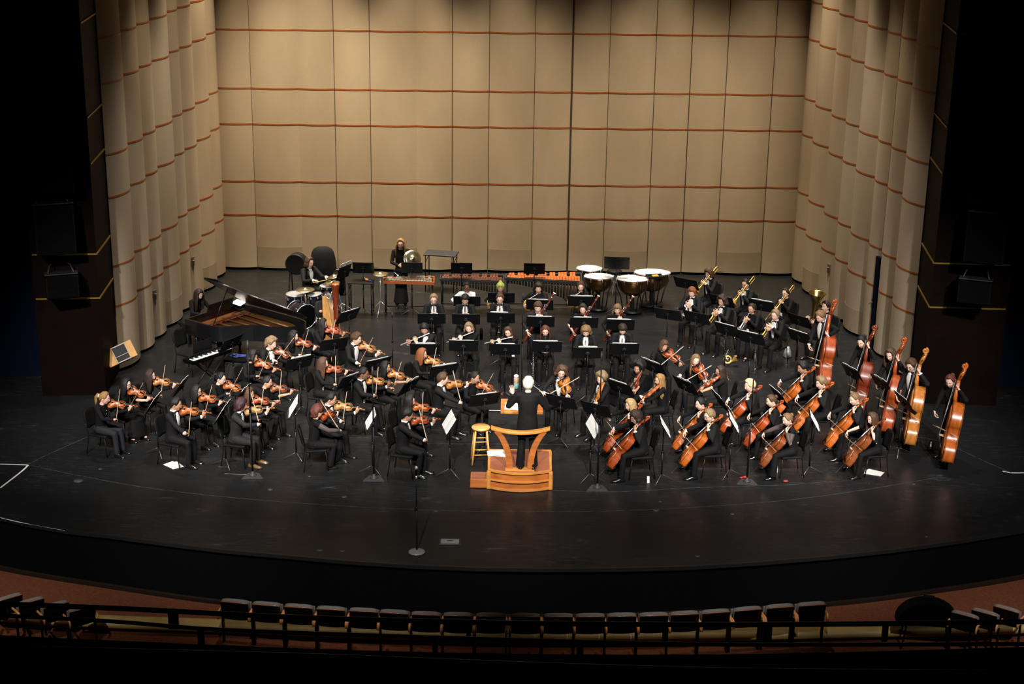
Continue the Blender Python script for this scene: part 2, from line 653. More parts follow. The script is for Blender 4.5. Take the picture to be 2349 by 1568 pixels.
def tower(side):
    if side < 0:
        a = left_c[0] + V((-.02, -.02, 0))
        c = fl(VPx(182, 905), 905)
        e = fl(VPx(24, 908), 908)
    else:
        a = right_c[-1] + V((.02, -.02, 0))
        c = fl(VPx(2206, 925), 925)
        e = fl(VPx(2395, 930), 930)
    far = e + V((side * 8, .4, 0))
    mb = MB()
    pts = [a + V((0, .6, 0)), a, c, e] if side < 0 else [e, c, a, a + V((0, .6, 0))]
    if side < 0:
        pts = [e, c, a, a + V((0, .8, 0))]
    else:
        pts = [a + V((0, .8, 0)), a, c, e]
    ribbon(mb, pts, 0, WTOP, 0, 0, .05, False)
    nm = 'left' if side < 0 else 'right'
    struct(obj('wall_proscenium_' + nm, mb, M_PROS), 'dark brown proscenium tower')
    mb = MB()
    if side < 0:
        ribbon(mb, [far, e + V((0, 1.2, 0))], 0, WTOP, 0, 0, .05, False)
    else:
        ribbon(mb, [e + V((0, 1.2, 0)), far], 0, WTOP, 0, 0, .05, False)
    struct(obj('wall_side_' + nm, mb, M_BLUEB), 'dark hall wall beside the stage')
    # gold strips
    mb = MB()
    zs = [z_at(x, y, c) for x, y in (((226, 683), (219, 582), (203, 376), (195, 270), (182, 53)) if side < 0 else ((2144, 704), (2152, 603), (2180, 398), (2190, 293), (2209, 77)))]
    for i, z in enumerate(zs):
        ribbon(mb, [c, a] if side < 0 else [a, c], z - .018, z + .018, .02, 0, .018, False)
        q = c.lerp(e, .98)
        if i in (0, 1, 4):
            ribbon(mb, [q, c] if side < 0 else [c, q], z - .014, z + .014, .02, 0, .018, False)
    struct(obj('trim_%d' % (25 if side < 0 else 26), mb, M_GOLD), 'thin gold strips around the proscenium tower')
    return a, c, e


TL = tower(-1)
TR = tower(1)

# loudspeakers hung on the towers
M_SPK = mat('speaker_black', (.0016, .0018, .0022), .6, spec=.05)
M_SPK2 = mat('speaker_edge', (.02, .02, .02), .5, .2)


def pa_speaker(w, h, d):
    def f():
        b = MB()
        b.box((0, 0, 0), (w, d, h), 0, None, .02)
        g = MB()
        g.box((0, -d / 2 - .008, 0), (w * .9, .02, h * .92), 0, None, .008)
        for i in range(5):
            g.box((0, -d / 2 - .02, -h * .4 + i * h * .2), (w * .88, .006, .012), 0)
        br = MB()
        br.box((0, 0, h / 2 + .03), (w * 1.02, d * .9, .02), 0, None, .004)
        for sx in (-1, 1):
            br.tube([(sx * w * .4, 0, h / 2 + .03), (sx * w * .32, d * .3, h / 2 + .16), (sx * w * .2, d * .6, h / 2 + .2)], .015, 6)
        return [('cabinet', b, M_SPK, None), ('grille', g, mat('speaker_cloth', (.0014, .0015, .0018), .9, spec=.05), None), ('bracket', br, M_SPK2, None)]
    return f


for side, lst in ((-1, ((105, 238, .85, .75, 'second'), (112, 385, .85, .95, 'third'), (125, 525, .75, .95, 'fourth'), (105, 122, .95, .95, 'top'), (142, 655, .62, .45, 'lowest'))), (1, ((2290, 260, .85, .75, 'second'), (2275, 410, .85, .95, 'third'), (2262, 545, .75, .95, 'fourth'), (2290, 140, .95, .95, 'top'), (2236, 668, .62, .45, 'lowest')))):
    for px, py, w, h, nm in lst:
        e = TL[2] if side < 0 else TR[2]
        p = ray_y(px, py, min(TL[1].y, TR[1].y) - .55)
        spawn('pa_%s' % nm, pa_speaker(w, h, .5), 'hanging_loudspeaker', Matrix.Translation(p) @ Matrix.Rotation(R(18 * -side), 4, 'Z') @ Matrix.Rotation(R(-8), 4, 'X'),
              'black loudspeaker, %s of those hung on the dark tower on the %s side' % (nm, 'piano' if side < 0 else 'double bass'), 'loudspeaker', 'loudspeakers on the dark towers')

# tan wooden monitor speaker
M_TAN = mat('tan_birch', (.50, .27, .085), .5, noise_amt=.12, nscale=6, stretch=(1, 4, 1))


def tan_speaker():
    b = MB()
    b.box((0, 0, 0), (.62, .34, .36), 0, None, .006)
    g = MB()
    g.box((.015, -.172, 0), (.27, .02, .30), 0, None, .004)
    f = MB()
    for z, hh in ((.165, .02), (-.165, .02), (-.045, .01)):
        f.box((.015, -.186, z), (.30, .012, hh), 0)
    for x in (-.13, .16):
        f.box((x, -.186, 0), (.012, .012, .33), 0)
    y = MB()
    y.tube([(-.20, .12, .16), (-.2, .3, .22), (-.25, .55, .3)], .02, 6)
    y.tube([(.12, .12, .16), (.1, .3, .22), (-.15, .55, .3)], .02, 6)
    return [('cabinet', b, M_TAN, None), ('grille', g, M_BLACK, None), ('grille_frame', f, mat('pale_metal', (.45, .44, .40), .4, .6), None), ('bracket', y, M_BLACK, None)]


p = ray_y(273, 813, fl(278, 852).y - .55)
spawn('tan_speaker', tan_speaker, 'monitor_speaker', Matrix.Translation(p) @ Matrix.Rotation(R(24), 4, 'Z') @ Matrix.Rotation(R(-26), 4, 'X') @ Matrix.Rotation(R(-18), 4, 'Y'),
      'tan wooden loudspeaker with black grille fixed at the shell edge', 'loudspeaker')

# ---- house: floor, aisle strip, pit wall, seats, rails
HZ = -.37
M_CARP = mat('rust_carpet', (.115, .038, .018), .95, noise_amt=.2, nscale=25, bump=.2, spec=.1)
M_STRIP = mat('pale_wood_aisle', (.34, .24, .08), .5, noise_amt=.2, nscale=3)
cu = [fl(-200, 1255, HZ), fl(0, 1308, HZ), fl(250, 1350, HZ), fl(520, 1388, HZ), fl(850, 1412, HZ), fl(1200, 1420, HZ), fl(1550, 1412, HZ), fl(1900, 1391, HZ), fl(2130, 1363, HZ), fl(2349, 1328, HZ), fl(2550, 1280, HZ)]
cu = crom(cu, 5)
mb = MB()
low = [V((p.x * .93, p.y - 7.5, HZ)) for p in cu]
vs = [p for p in cu] + low
n = len(cu)
mb.add(vs + [p + V((0, 0, -.1)) for p in vs], [(n + i, n + i + 1, i + 1, i) for i in range(n - 1)] + [(i, i + 1, 2 * n + i + 1, 2 * n + i) for i in range(n - 1)], 0, False)
struct(obj('floor_house', mb, M_CARP), 'rust carpeted floor of the hall')
mb = MB()
ribbon(mb, cu, HZ - .9, HZ + .05, -.02, 0, .06)
struct(obj('trim_27', mb, mat('pit_rim', (.012, .006, .004), .5)), 'dark low rim along the orchestra pit')
# bottom of the pit
mb = MB()
mb.box((0, 27, -3.1), (40, 14, .1))
struct(obj('floor_pit', mb, M_VOID), 'unlit floor of the pit')
st_px = [(-150, 1398), (100, 1420), (300, 1430), (500, 1437), (800, 1449), (1000, 1455), (1200, 1459), (1400, 1459), (1600, 1457), (1800, 1454), (2000, 1449), (2200, 1445), (2349, 1440), (2500, 1434)]
sc = crom([fl(*p, HZ + .1) for p in st_px], 4)
mb = MB()
ribbon(mb, sc, HZ - .05, HZ + .10, .12, 0, .24)
rings = []
for i, p in enumerate(sc):
    d = (sc[min(i + 1, len(sc) - 1)] - sc[max(i - 1, 0)]).normalized()
    nn = V((d.y, -d.x, 0))
    rings.append([p + nn * (.15 * math.cos(a)) + V((0, 0, .02 + .085 * math.sin(a))) for a in [PI * 2 * k / 10 for k in range(10)]])
mb2 = MB()
mb2.rings(rings)
struct(obj('trim_28', mb2, M_STRIP), 'pale rounded wooden strip behind the front seats')

M_SEATB = mat('seat_back_dark', (.003, .0022, .0022), .5, spec=.15)
M_SEATC = mat('seat_cushion_grey', (.16, .15, .155), .85, noise_amt=.15, nscale=40)
M_ARM = mat('seat_arm_wood', (.70, .30, .10), .35, noise_amt=.15, nscale=8, coat=.4)
M_TRIMW = mat('seat_trim_wood', (.35, .13, .04), .25, coat=.6)


def theatre_seat():
    # local +Y looks to the stage; seen from behind
    c = MB()
    rr = []
    for t in [i / 8 for i in range(9)]:
        x = -.235 + .47 * t
        bow = .03 * (1 - (2 * t - 1) ** 2)
        zt = .86 + .035 * (1 - abs(2 * t - 1) ** 3)
        rr.append([V((x, -.02 - bow, .53)), V((x, .05 - bow, .54)), V((x, .02 - bow, zt - .02)), V((x, -.01 - bow, zt)), V((x, -.07 - bow, zt - .005)), V((x, -.085 - bow, zt - .04))])
    c.rings(rr)
    b = MB()
    rr = []
    for t in [i / 8 for i in range(9)]:
        x = -.24 + .48 * t
        bow = .03 * (1 - (2 * t - 1) ** 2)
        rr.append([V((x, -.06 - bow, .52)), V((x, -.03 - bow, .52)), V((x, -.08 - bow, .845)), V((x, -.105 - bow, .845))])
    b.rings(rr, 0, True, False)
    tr = MB()
    tr.tube([V((-.24 + .48 * t, -.10 - .03 * (1 - (2 * t - 1) ** 2), .85 + .02 * (1 - abs(2 * t - 1) ** 3))) for t in [i / 8 for i in range(9)]], .009, 6)
    s = MB()
    s.box((0, 0, 0), (.46, .24, .07), 0, Matrix.Translation((0, .12, .65)) @ Matrix.Rotation(R(78), 4, 'X'), .03)
    arms = []
    for sx in (-.26, .26):
        st = MB()
        st.box((sx, .05, .27), (.03, .07, .54), 0, None, .008)
        arms.append(('pedestal', st, M_SEATB, None))
    for sx in (-.265, .265):
        a = MB()
        a.tube([(sx, -.165, .56), (sx, -.155, .64), (sx, -.12, .68), (sx, .02, .67), (sx, .22, .65), (sx, .26, .64)], [.030, .030, .03, .03, .03, .022], 8, 0, True, .7)
        arms.append(('armrest', a, M_ARM, None))
    return [('backrest', c, M_SEATC, None), ('back_panel', b, M_SEATB, None), ('top_trim', tr, M_TRIMW, 1), ('seat', s, M_SEATC, None)] + arms


seat_px = [(541, 1372), (613, 1378), (687, 1383), (761, 1388), (836, 1392), (906, 1396), (978, 1400), (1051, 1402), (1126, 1403), (1206, 1404), (1281, 1404), (1354, 1404), (1426, 1403), (1499, 1402), (1569, 1399), (1640, 1395), (1713, 1389), (1787, 1383), (1860, 1378)]
ordn = ['first', 'second', 'third', 'fourth', 'fifth', 'sixth', 'seventh', 'eighth', 'ninth', 'tenth']
sp = [fl(x, y, HZ + .775) for x, y in seat_px]
for i, p in enumerate(sp):
    a = sp[max(0, i - 1)]
    b = sp[min(len(sp) - 1, i + 1)]
    d = (b - a)
    ang = math.degrees(math.atan2(d.y, d.x)) + 90
    lab = '%s theatre seat of the lit front row counted from its piano end' % ordn[i] if i < 10 else '%s theatre seat of the lit front row counted from its bass end' % ordn[18 - i]
    lab = 'grey topped ' + lab
    w = (b - a).length / (2 if 0 < i < 18 else 1)
    spawn('theatre_seat', theatre_seat, 'theatre_seat', place(V((p.x, p.y, HZ)), ang, .88), lab, 'seat', 'front row theatre seats')
for i, (x, y, ang, lab) in enumerate(((18, 1364, 128, 'dim theatre seat at the far piano-side corner of the hall, outermost'), (68, 1372, 126, 'dim theatre seat at the piano-side corner, second from outside'), (125, 1380, 124, 'dim theatre seat at the piano-side corner, third from outside'), (185, 1389, 122, 'dim theatre seat at the piano-side corner, nearest the lit row'),
                                  (2215, 1403, 60, 'dim theatre seat at the bass-side corner beside the round-backed black case'), (2262, 1398, 58, 'dim theatre seat at the bass-side corner, second from the black case'), (2312, 1390, 56, 'dim theatre seat at the bass-side corner, outermost'))):
    p = fl(x, y, HZ + .70)
    spawn('theatre_seat', theatre_seat, 'theatre_seat', place(V((p.x, p.y, HZ)), ang, .80), lab, 'seat', 'corner theatre seats')

# round-backed case on the bass side
def round_case():
    b = MB()
    pr = [(-.46, .42)] + [(.46 * math.cos(PI - PI * k / 16), .42 + .36 * math.sin(PI * k / 16)) for k in range(17)] + [(.46, .40), (-.46, .40)]
    pr = pr[1:]
    M = Matrix.Rotation(R(90), 4, 'X')
    b.prism(pr, -.13, .13, 0, M)
    h = MB()
    h.box((0, 0, .83), (.16, .06, .03), 0, None, .008)
    for sx in (-.06, .06):
        h.box((sx, 0, .80), (.02, .05, .06), 0)
    parts = [('shell', b, M_SPK, None), ('handle', h, M_SPK, None)]
    for sx in (-.3, .3):
        for sy in (-.1, .1):
            l = MB()
            l.tube([(sx, sy, .45), (sx * 1.1, sy * 1.3, .2), (sx * 1.2, sy * 1.5, 0.012)], .014, 6)
            parts.append(('leg', l, M_SPK, None))
    return parts


p = fl(2126, 1420, HZ + .45)
spawn('round_case', round_case, 'round_case', place(V((p.x, p.y, HZ)), 84), 'black half-round case with a small top handle on curved legs by the aisle', 'case')

# balcony rails near the camera
M_RAIL = mat('rail_black', (.010, .010, .010), .35, .3)


def rail(px, dist, r, name, lab, posts=(), zdrop=1.2):
    pts = [ray_y(x, y, dist) for x, y in px]
    pts = crom(pts, 5)
    t = empty(name, Matrix.Identity(4))
    tag(t, lab, 'railing')
    mb = MB()
    mb.tube(pts, r, 8)
    obj('bar', mb, M_RAIL, t)
    for (x, y0, y1, w) in posts:
        a = ray_y(x, y0, dist)
        b = ray_y(x, y1, dist)
        m2 = MB()
        m2.box(((a + b) / 2), (w, w * .5, abs(a.z - b.z)), 0, None, .004)
        obj('post', m2, M_RAIL, t)
    return t


rail([(-60, 1382), (300, 1396), (700, 1416), (1180, 1428), (1600, 1432), (2000, 1430), (2420, 1424)], 15.0, .028, 'guard_rail', 'upper dark guard rail crossing the hall in front of the seats',
     ((398, 1400, 1440, .10), (1075, 1428, 1480, .05), (1525, 1432, 1470, .05), (1760, 1432, 1475, .09), (2030, 1430, 1470, .06), (8, 1386, 1420, .08)))
rail([(-60, 1408), (250, 1424), (500, 1443), (900, 1458), (1300, 1470), (1600, 1477), (1900, 1478), (2420, 1476)], 11.0, .016, 'guard_rail', 'middle thin guard rail with a dull shine',
     ((462, 1440, 1500, .05), (998, 1462, 1500, .04), (1330, 1472, 1540, .05)))
rail([(-60, 1482), (200, 1489), (700, 1502), (1300, 1525), (1800, 1537), (2420, 1540)], 8.0, .012, 'guard_rail', 'lowest thin guard rail near the balcony edge', ())
mb = MB()
bp = crom([ray_y(x, y, 9.5) for x, y in ((-80, 1452), (300, 1470), (800, 1490), (1300, 1500), (1800, 1498), (2440, 1480))], 5)
vs = [p for p in bp] + [V((p.x, p.y - .1, p.z - 1.6)) for p in bp] + [V((p.x, p.y - 3.0, p.z - .3)) for p in bp]
n = len(bp)
mb.add(vs, [(n + i, n + i + 1, i + 1, i) for i in range(n - 1)] + [(i, i + 1, 2 * n + i + 1, 2 * n + i) for i in range(n - 1)], 0, True)
struct(obj('wall_balcony', mb, mat('balcony_dark', (.009, .004, .003), .9, spec=.1)), 'dark balcony front near the camera')
# ------------------------------------------------------------------ people
SKIN = {'fair': (.66, .41, .31), 'pink': (.68, .40, .31), 'tan': (.46, .26, .17), 'olive': (.38, .21, .13), 'brown': (.20, .095, .055), 'dark': (.10, .045, .028)}
HAIR = {'black': (.008, .007, .007), 'dark': (.022, .013, .009), 'brown': (.060, .030, .015), 'light': (.15, .085, .04), 'blond': (.32, .21, .095), 'pale': (.50, .37, .19), 'red': (.17, .055, .015), 'auburn': (.09, .025, .015), 'purple': (.030, .010, .014), 'green': (.30, .36, .07), 'white': (.62, .58, .50), 'sandy': (.19, .125, .065), 'honey': (.26, .145, .05)}


def skin_m(k):
    return mat('skin_' + k, SKIN[k], .5, noise_amt=.08, nscale=30, spec=.4)


def hair_m(k):
    return mat('hair_' + k, HAIR[k], .55, noise_amt=.5, nscale=90, stretch=(1, 1, .08), bump=.6, spec=.3)


M_JACKET = mat('black_suit', (.0040, .0040, .0045), .8, noise_amt=.3, nscale=12, spec=.22, bump=.25, bscale=9)
M_GREYJ = mat('charcoal_jacket', (.0095, .0090, .0096), .8, noise_amt=.2, nscale=12, spec=.3, bump=.25, bscale=9)
M_KNIT = mat('black_knit', (.0028, .0028, .0032), .85, noise_amt=.3, nscale=14, spec=.2, bump=.3, bscale=10)
M_NAVY = mat('navy_jeans', (.006, .0075, .012), .85, noise_amt=.25, nscale=10, bump=.25, bscale=9)
M_TROU = mat('black_trousers', (.0030, .0030, .0034), .8, noise_amt=.3, nscale=12, spec=.22, bump=.3, bscale=8)
M_SHIRT = mat('white_shirt', (.66, .66, .64), .7, bump=.2, nscale=25)
M_WTEE = mat('white_sweater', (.60, .60, .59), .85, bump=.2, nscale=25)
M_TIE = mat('black_satin', (.006, .006, .007), .35)
M_SHOE = mat('black_leather', (.006, .006, .006), .22, coat=.5)
M_SHOEB = mat('brown_leather', (.10, .055, .018), .25, coat=.4)
M_LIP = mat('lips', (.46, .20, .16), .5)
M_EYEW = mat('eye_white', (.6, .58, .55), .3)
M_EYED = mat('eye_dark', (.018, .010, .007), .25)
M_GLASS = mat('spectacle_frame', (.012, .010, .010), .3)
M_SHEER = mat('sheer_sleeve', (.055, .040, .036), .7, noise_amt=.2, nscale=30)
M_BADGE = mat('white_badge', (.7, .7, .7), .5)
M_PINK = mat('hair_band', (.03, .02, .06), .5)
M_BAND_Y = mat('hair_clip', (.6, .4, .05), .4)
M_BLUEW = mat('blue_wristband', (.03, .12, .6), .5)


def ik(S, T, l1, l2, pole):
    S, T, pole = V(S), V(T), V(pole)
    d = T - S
    L = d.length
    mx = (l1 + l2) * .995
    if L > mx:
        T = S + d * (mx / L)
        d = T - S
        L = mx
    L = max(L, abs(l1 - l2) + .02)
    u = d.normalized()
    x = (l1 * l1 - l2 * l2 + L * L) / (2 * L)
    h = math.sqrt(max(0, l1 * l1 - x * x))
    p = pole - u * pole.dot(u)
    p = p.normalized() if p.length > 1e-5 else u.orthogonal().normalized()
    return S + u * x + p * h, T


def hand(mb, W, d, n, side, curl=.5, mi=0, s=1.0, spread=.12, thumb=.5):
    """side +1 right, -1 left; d finger direction, n the way the palm faces; curl: number or four numbers (radians per joint)"""
    W = V(W)
    d = V(d).normalized()
    n = V(n)
    n = (n - d * n.dot(d)).normalized()
    t = d.cross(n) * side
    if not hasattr(curl, '__len__'):
        curl = [curl * .9, curl, curl * 1.08, curl * 1.15]
    rings = []
    for k, (q, wd, th, sh) in enumerate(((-.03, .024, .020, 0), (0, .025, .019, 0), (.022, .034, .020, .004), (.05, .041, .017, .003), (.078, .042, .0135, 0), (.092, .037, .010, -.001))):
        c = W + d * (q * s) + t * (sh * s)
        rings.append([c + t * (wd * s * math.cos(2 * PI * i / 10)) + n * (th * s * math.sin(2 * PI * i / 10)) for i in range(10)])
    mb.rings(rings, mi)
    for f, (off, L, r) in enumerate(((.030, .074, .0093), (.0103, .083, .0096), (-.0098, .077, .0092), (-.0290, .060, .0082))):
        base = W + d * (.078 * s - abs(off) * .12 * s) + t * (off * s)
        dd = (d + t * (off / .03 * spread)).normalized()
        nn = n
        pts = [base]
        for j, fr in enumerate((.48, .30, .22)):
            ax = dd.cross(nn).normalized()
            q = Matrix.Rotation(curl[f] * (1.0 if j == 0 else 1.15), 3, ax)
            dd = (q @ dd).normalized()
            nn = q @ nn
            pts.append(pts[-1] + dd * (L * fr * s))
        mb.tube(pts, [r * s, r * s * .95, r * s * .88, r * s * .75], 6, mi, True, 1.0, None, True)
    b = W + d * (.020 * s) + t * (.024 * s)
    t1 = (t * .75 + d * .55 + n * .35).normalized()
    t2 = (t * (.55 - thumb * .7) + d * .75 + n * (.3 + thumb * .5)).normalized()
    t3 = (t * (.35 - thumb * .8) + d * .75 + n * (.35 + thumb * .5)).normalized()
    mb.tube([b, b + t1 * .036 * s, b + (t1 * .036 + t2 * .032) * s, b + (t1 * .036 + t2 * .032 + t3 * .024) * s], [.0125 * s, .0108 * s, .0098 * s, .0078 * s], 6, mi, True, 1.0, None, True)


def head_pt(ph, th):
    dx, dy, dz = math.sin(th) * math.sin(ph), math.sin(th) * math.cos(ph), math.cos(th)
    x, y, z = .075 * dx, (.092 if dy > 0 else .102) * dy, .118 * dz
    if z < 0:
        k = -z / .118
        x *= 1 - .30 * k ** 1.6
        y *= (1 - .04 * k) if y > 0 else (1 - .5 * k)
        if y > 0:
            y += .016 * math.exp(-((k - .86) / .2) ** 2) * math.exp(-(ph / .4) ** 2)
    else:
        if y > 0:
            y *= 1 - .06 * (z / .118) ** 2
    if y > 0:
        y += math.exp(-(x / .0105) ** 2) * (.019 * math.exp(-((z + .028) / .016) ** 2) + .009 * math.exp(-((z - .002) / .02) ** 2))
        y -= .008 * math.exp(-((abs(x) - .031) / .013) ** 2 - ((z - .012) / .0105) ** 2)
        y += .003 * math.exp(-((z - .031) / .008) ** 2) * math.exp(-(x / .05) ** 4)
        y += .006 * math.exp(-((z + .060) / .006) ** 2) * math.exp(-(x / .020) ** 2)
        y += .005 * math.exp(-((z + .072) / .005) ** 2) * math.exp(-(x / .017) ** 2)
        y -= .003 * math.exp(-((z + .080) / .006) ** 2) * math.exp(-(x / .02) ** 2)
        y += .004 * math.exp(-((abs(x) - .045) / .018) ** 2 - ((z + .022) / .02) ** 2)
    return V((x, y, z))


def build_head(mb, M, eyes=True):
    nu, nv = 30, 26
    verts = []
    for j in range(1, nv):
        w = PI * j / nv
        th = w + .3 * math.sin(2 * w)
        for i in range(nu):
            wv = -PI + 2 * PI * i / nu
            ph = wv - .58 * math.sin(wv)
            verts.append(head_pt(ph, th))
    top, bot = len(verts), len(verts) + 1
    verts += [V((0, 0, .118)), V((0, .02, -.112))]
    faces = []
    lips = []
    for j in range(nv - 2):
        for i in range(nu):
            k = (i + 1) % nu
            f = (j * nu + i, (j + 1) * nu + i, (j + 1) * nu + k, j * nu + k)
            c = (verts[f[0]] + verts[f[2]]) / 2
            (lips if (c.y > .05 and abs(c.x) < .021 and -.073 < c.z < -.055) else faces).append(f)
    for i in range(nu):
        k = (i + 1) % nu
        faces.append((top, i, k))
        faces.append((bot, (nv - 2) * nu + k, (nv - 2) * nu + i))
    vs = [M @ p for p in verts]
    o = mb.add(vs, faces, 0)
    for f in lips:
        mb.f.append(tuple(o + i for i in f))
        mb.m.append(1)
        mb.sm.append(True)
    for sx in (-1, 1):
        mb.ell((sx * .076, -.008, -.006), (.011, .020, .031), 8, 6, 0, M @ Matrix.Translation((0, 0, 0)))
        if eyes:
            mb.ell((sx * .031, .0690, .011), (.0135, .0115, .0072), 8, 6, 2, M)
            mb.ell((sx * .030, .0768, .011), (.0066, .0050, .0064), 8, 6, 3, M)
        else:
            mb.ell((sx * .031, .0685, .011), (.0145, .0115, .0075), 8, 6, 0, M)
            mb.tube([M @ V((sx * .031 + q, .079 - abs(q) * .25, .0075)) for q in (-.012, 0, .012)], .0016, 5, 3)
        mb.tube([M @ V((sx * x, y, z)) for x, y, z in ((.014, .0905, .031), (.030, .0875, .0355), (.046, .078, .0315))], [.0024, .0029, .0017], 5, 4)


def smst(a, b, x):
    t = max(0., min(1., (x - a) / (b - a)))
    return t * t * (3 - 2 * t)


# style: cap thickness, front hairline, side line, back line, length at sides, at back, noise, noise scale, face opening
STY = {'crop': (.010, .68, 1.50, 2.0, 0, 0, .004, 60, 1.22), 'short': (.018, .70, 1.58, 2.08, 0, 0, .009, 34, 1.2), 'wavy': (.026, .76, 1.62, 2.12, 0, .0, .016, 24, 1.15),
       'fringe': (.022, 1.05, 1.62, 2.1, .0, .0, .010, 34, 1.12), 'mop': (.030, .98, 1.7, 2.1, .03, .06, .018, 22, 1.02),
       'bob': (.020, .74, 1.45, 1.75, .10, .12, .008, 30, 1.02), 'long': (.018, .66, 1.45, 1.7, .24, .34, .008, 30, 1.1), 'xlong': (.018, .66, 1.45, 1.7, .36, .46, .008, 30, 1.08),
       'tied': (.012, .66, 1.55, 2.1, 0, 0, .003, 40, 1.2), 'curly': (.040, .84, 1.62, 2.1, .0, .03, .026, 26, 1.1), 'curlylong': (.038, .78, 1.5, 1.8, .07, .10, .026, 24, 1.0), 'afro': (.095, .78, 1.75, 2.2, 0, 0, .03, 18, 1.0),
       'white': (.020, .80, 1.60, 2.12, 0, 0, .010, 30, 1.15), 'frog': (.020, 1.0, 1.45, 1.7, .14, .2, .008, 30, 1.02)}


def build_hair(mb, M, style, rnd, tail=None):
    t0, hf, hs, hb, Ls, Lb, na, nsc, op = STY[style]
    nu, nc, nh = 40, 10, (8 if max(Ls, Lb) > 0 else 0)
    seed = V((rnd.uniform(-50, 50), rnd.uniform(-50, 50), 0))
    rows = []
    Mi = M.to_3x3().inverted()
    down = (Mi @ V((0, 0, -1))).normalized()
    for i in range(nu):
        wv = -PI + 2 * PI * i / nu
        ph = wv
        a = abs(ph)
        if a < op:
            te = hf + (hs - hf) * smst(op * .55, op * 1.15, a)
        else:
            te = hs + (hb - hs) * smst(1.7, 2.5, a)
            te = te if a > op * 1.15 else hf + (hs - hf) * smst(op * .55, op * 1.15, a)
        hw = smst(op * .85, op * 1.25, a)
        L = hw * (Ls + (Lb - Ls) * smst(1.4, 2.4, a))
        col = []
        for j in range(1, nc + 1):
            th = te * j / nc
            dx, dy, dz = math.sin(th) * math.sin(ph), math.sin(th) * math.cos(ph), math.cos(th)
            base = V((.0755 * dx, (.090 if dy > 0 else .102) * dy, .118 * dz))
            if dz < 0 and dy < 0:
                base.y *= 1 - .25 * (-dz)
            nrm = V((dx / .075, dy / .095, dz / .118)).normalized()
            fr = j / nc
            tt = t0 * (min(1., (1.001 - fr) * 3.2) ** .5 if L < .02 else 1.0)
            tt = max(tt, .0025)
            q = base + nrm * tt
            nz = noise.noise(q * nsc + seed)
            q += nrm * (nz * na * (1 if L >= .02 else min(1., (1.001 - fr) * 4 + .25)))
            col.append(q)
        if nh:
            e = col[-1]
            out = V((math.sin(ph), math.cos(ph), 0))
            for k in range(1, nh + 1):
                f = k / nh
                q = e + down * (L * f) + out * (.014 * math.sin(f * PI * .9) + (.012 * f if a > 1.0 else 0)) * min(1, L * 8)
                q += out * (noise.noise(q * nsc + seed) * na * .8)
                if f > .85:
                    q -= out * .012 * min(1, L * 8)
                col.append(q)
        rows.append(col)
    m = len(rows[0])
    verts = [M @ p for c in rows for p in c]
    top = len(verts)
    verts.append(M @ V((0, -.005, .118 + t0)))
    faces = []
    for i in range(nu):
        k = (i + 1) % nu
        faces.append((top, i * m, k * m))
        for j in range(m - 1):
            faces.append((i * m + j, i * m + j + 1, k * m + j + 1, k * m + j))
    mb.add(verts, faces, 0)
    if tail == 'pony':
        mb.tube([M @ V(p) for p in ((0, -.10, .05), (0, -.145, .045), (.0, -.165, -.02), (0.005, -.15, -.10), (0.01, -.135, -.17))], [.022, .028, .034, .028, .008], 8)
    elif tail == 'bun':
        mb.ell((0, -.115, .045), (.042, .038, .042), 10, 8, 0, M)
    elif tail == 'topbun':
        mb.ell((0, -.045, .135), (.045, .042, .034), 10, 8, 0, M)


def ring_at(c, ax, az, rx, ry, n=16):
    """ring about the spine direction az, width axis ax; k = 0 faces forward"""
    f = az.cross(ax)
    return [c + f * (ry * math.cos(2 * PI * k / n)) + ax * (rx * math.sin(2 * PI * k / n)) for k in range(n)]


REMESH = []


def remesh_obj(name, mb, mats, parent, vox, smooth_it=3, fac=.5):
    o = obj(name, mb, mats, parent)
    r = o.modifiers.new('remesh', 'REMESH')
    r.mode = 'VOXEL'
    r.voxel_size = vox
    r.use_smooth_shade = True
    sm = o.modifiers.new('smooth', 'SMOOTH')
    sm.factor = fac
    sm.iterations = smooth_it
    return o


class Pose:
    def __init__(s, **k):
        s.seat = True
        s.lean = 8
        s.side = 0
        s.hy = s.hp = s.hr = 0      # head yaw (to own left), pitch (down), roll (to own left)
        s.LW = s.RW = None
        s.Ld = s.Ln = s.Rd = s.Rn = None
        s.Lc = s.Rc = .6
        s.Lp = (-.6, -.2, -1)
        s.Rp = (.8, -.4, -.6)
        s.knees = ((.13, .41, .50), (-.13, .41, .50))
        s.feet = ((.13, .42, .085), (-.13, .42, .085))
        s.inst = []
        s.sh = .168
        s.turn = 0
        s.__dict__.update(k)
        a = R(s.lean)
        b = R(s.side)
        s.hip = V((0, 0, .55 if s.seat else .95))
        s.up = V((math.sin(b), math.sin(a), math.cos(a) * math.cos(b))).normalized()
        tq = Matrix.Rotation(R(s.turn), 3, 'Z')
        s.ax = (tq @ V((1, 0, 0)))
        s.ax = (s.ax - s.up * s.ax.dot(s.up)).normalized()
        s.fw = s.up.cross(s.ax)
        s.shc = s.hip + s.up * .475
        s.RS = s.shc + s.ax * s.sh
        s.LS = s.shc - s.ax * s.sh
        s.neck = s.hip + s.up * .53
        H = Matrix.Rotation(R(s.hy + s.turn), 4, 'Z') @ Matrix.Rotation(R(-s.hp - s.lean * .5), 4, 'X') @ Matrix.Rotation(R(-s.hr), 4, 'Y')
        s.headc = s.neck + V((0, .012, .02)) + (H.to_3x3() @ V((0, .022, .112)))
        s.H = Matrix.Translation(s.headc) @ H @ Matrix.Scale(1.075, 4)

    def mouth(s):
        return s.H @ V((0, .105, -.066))


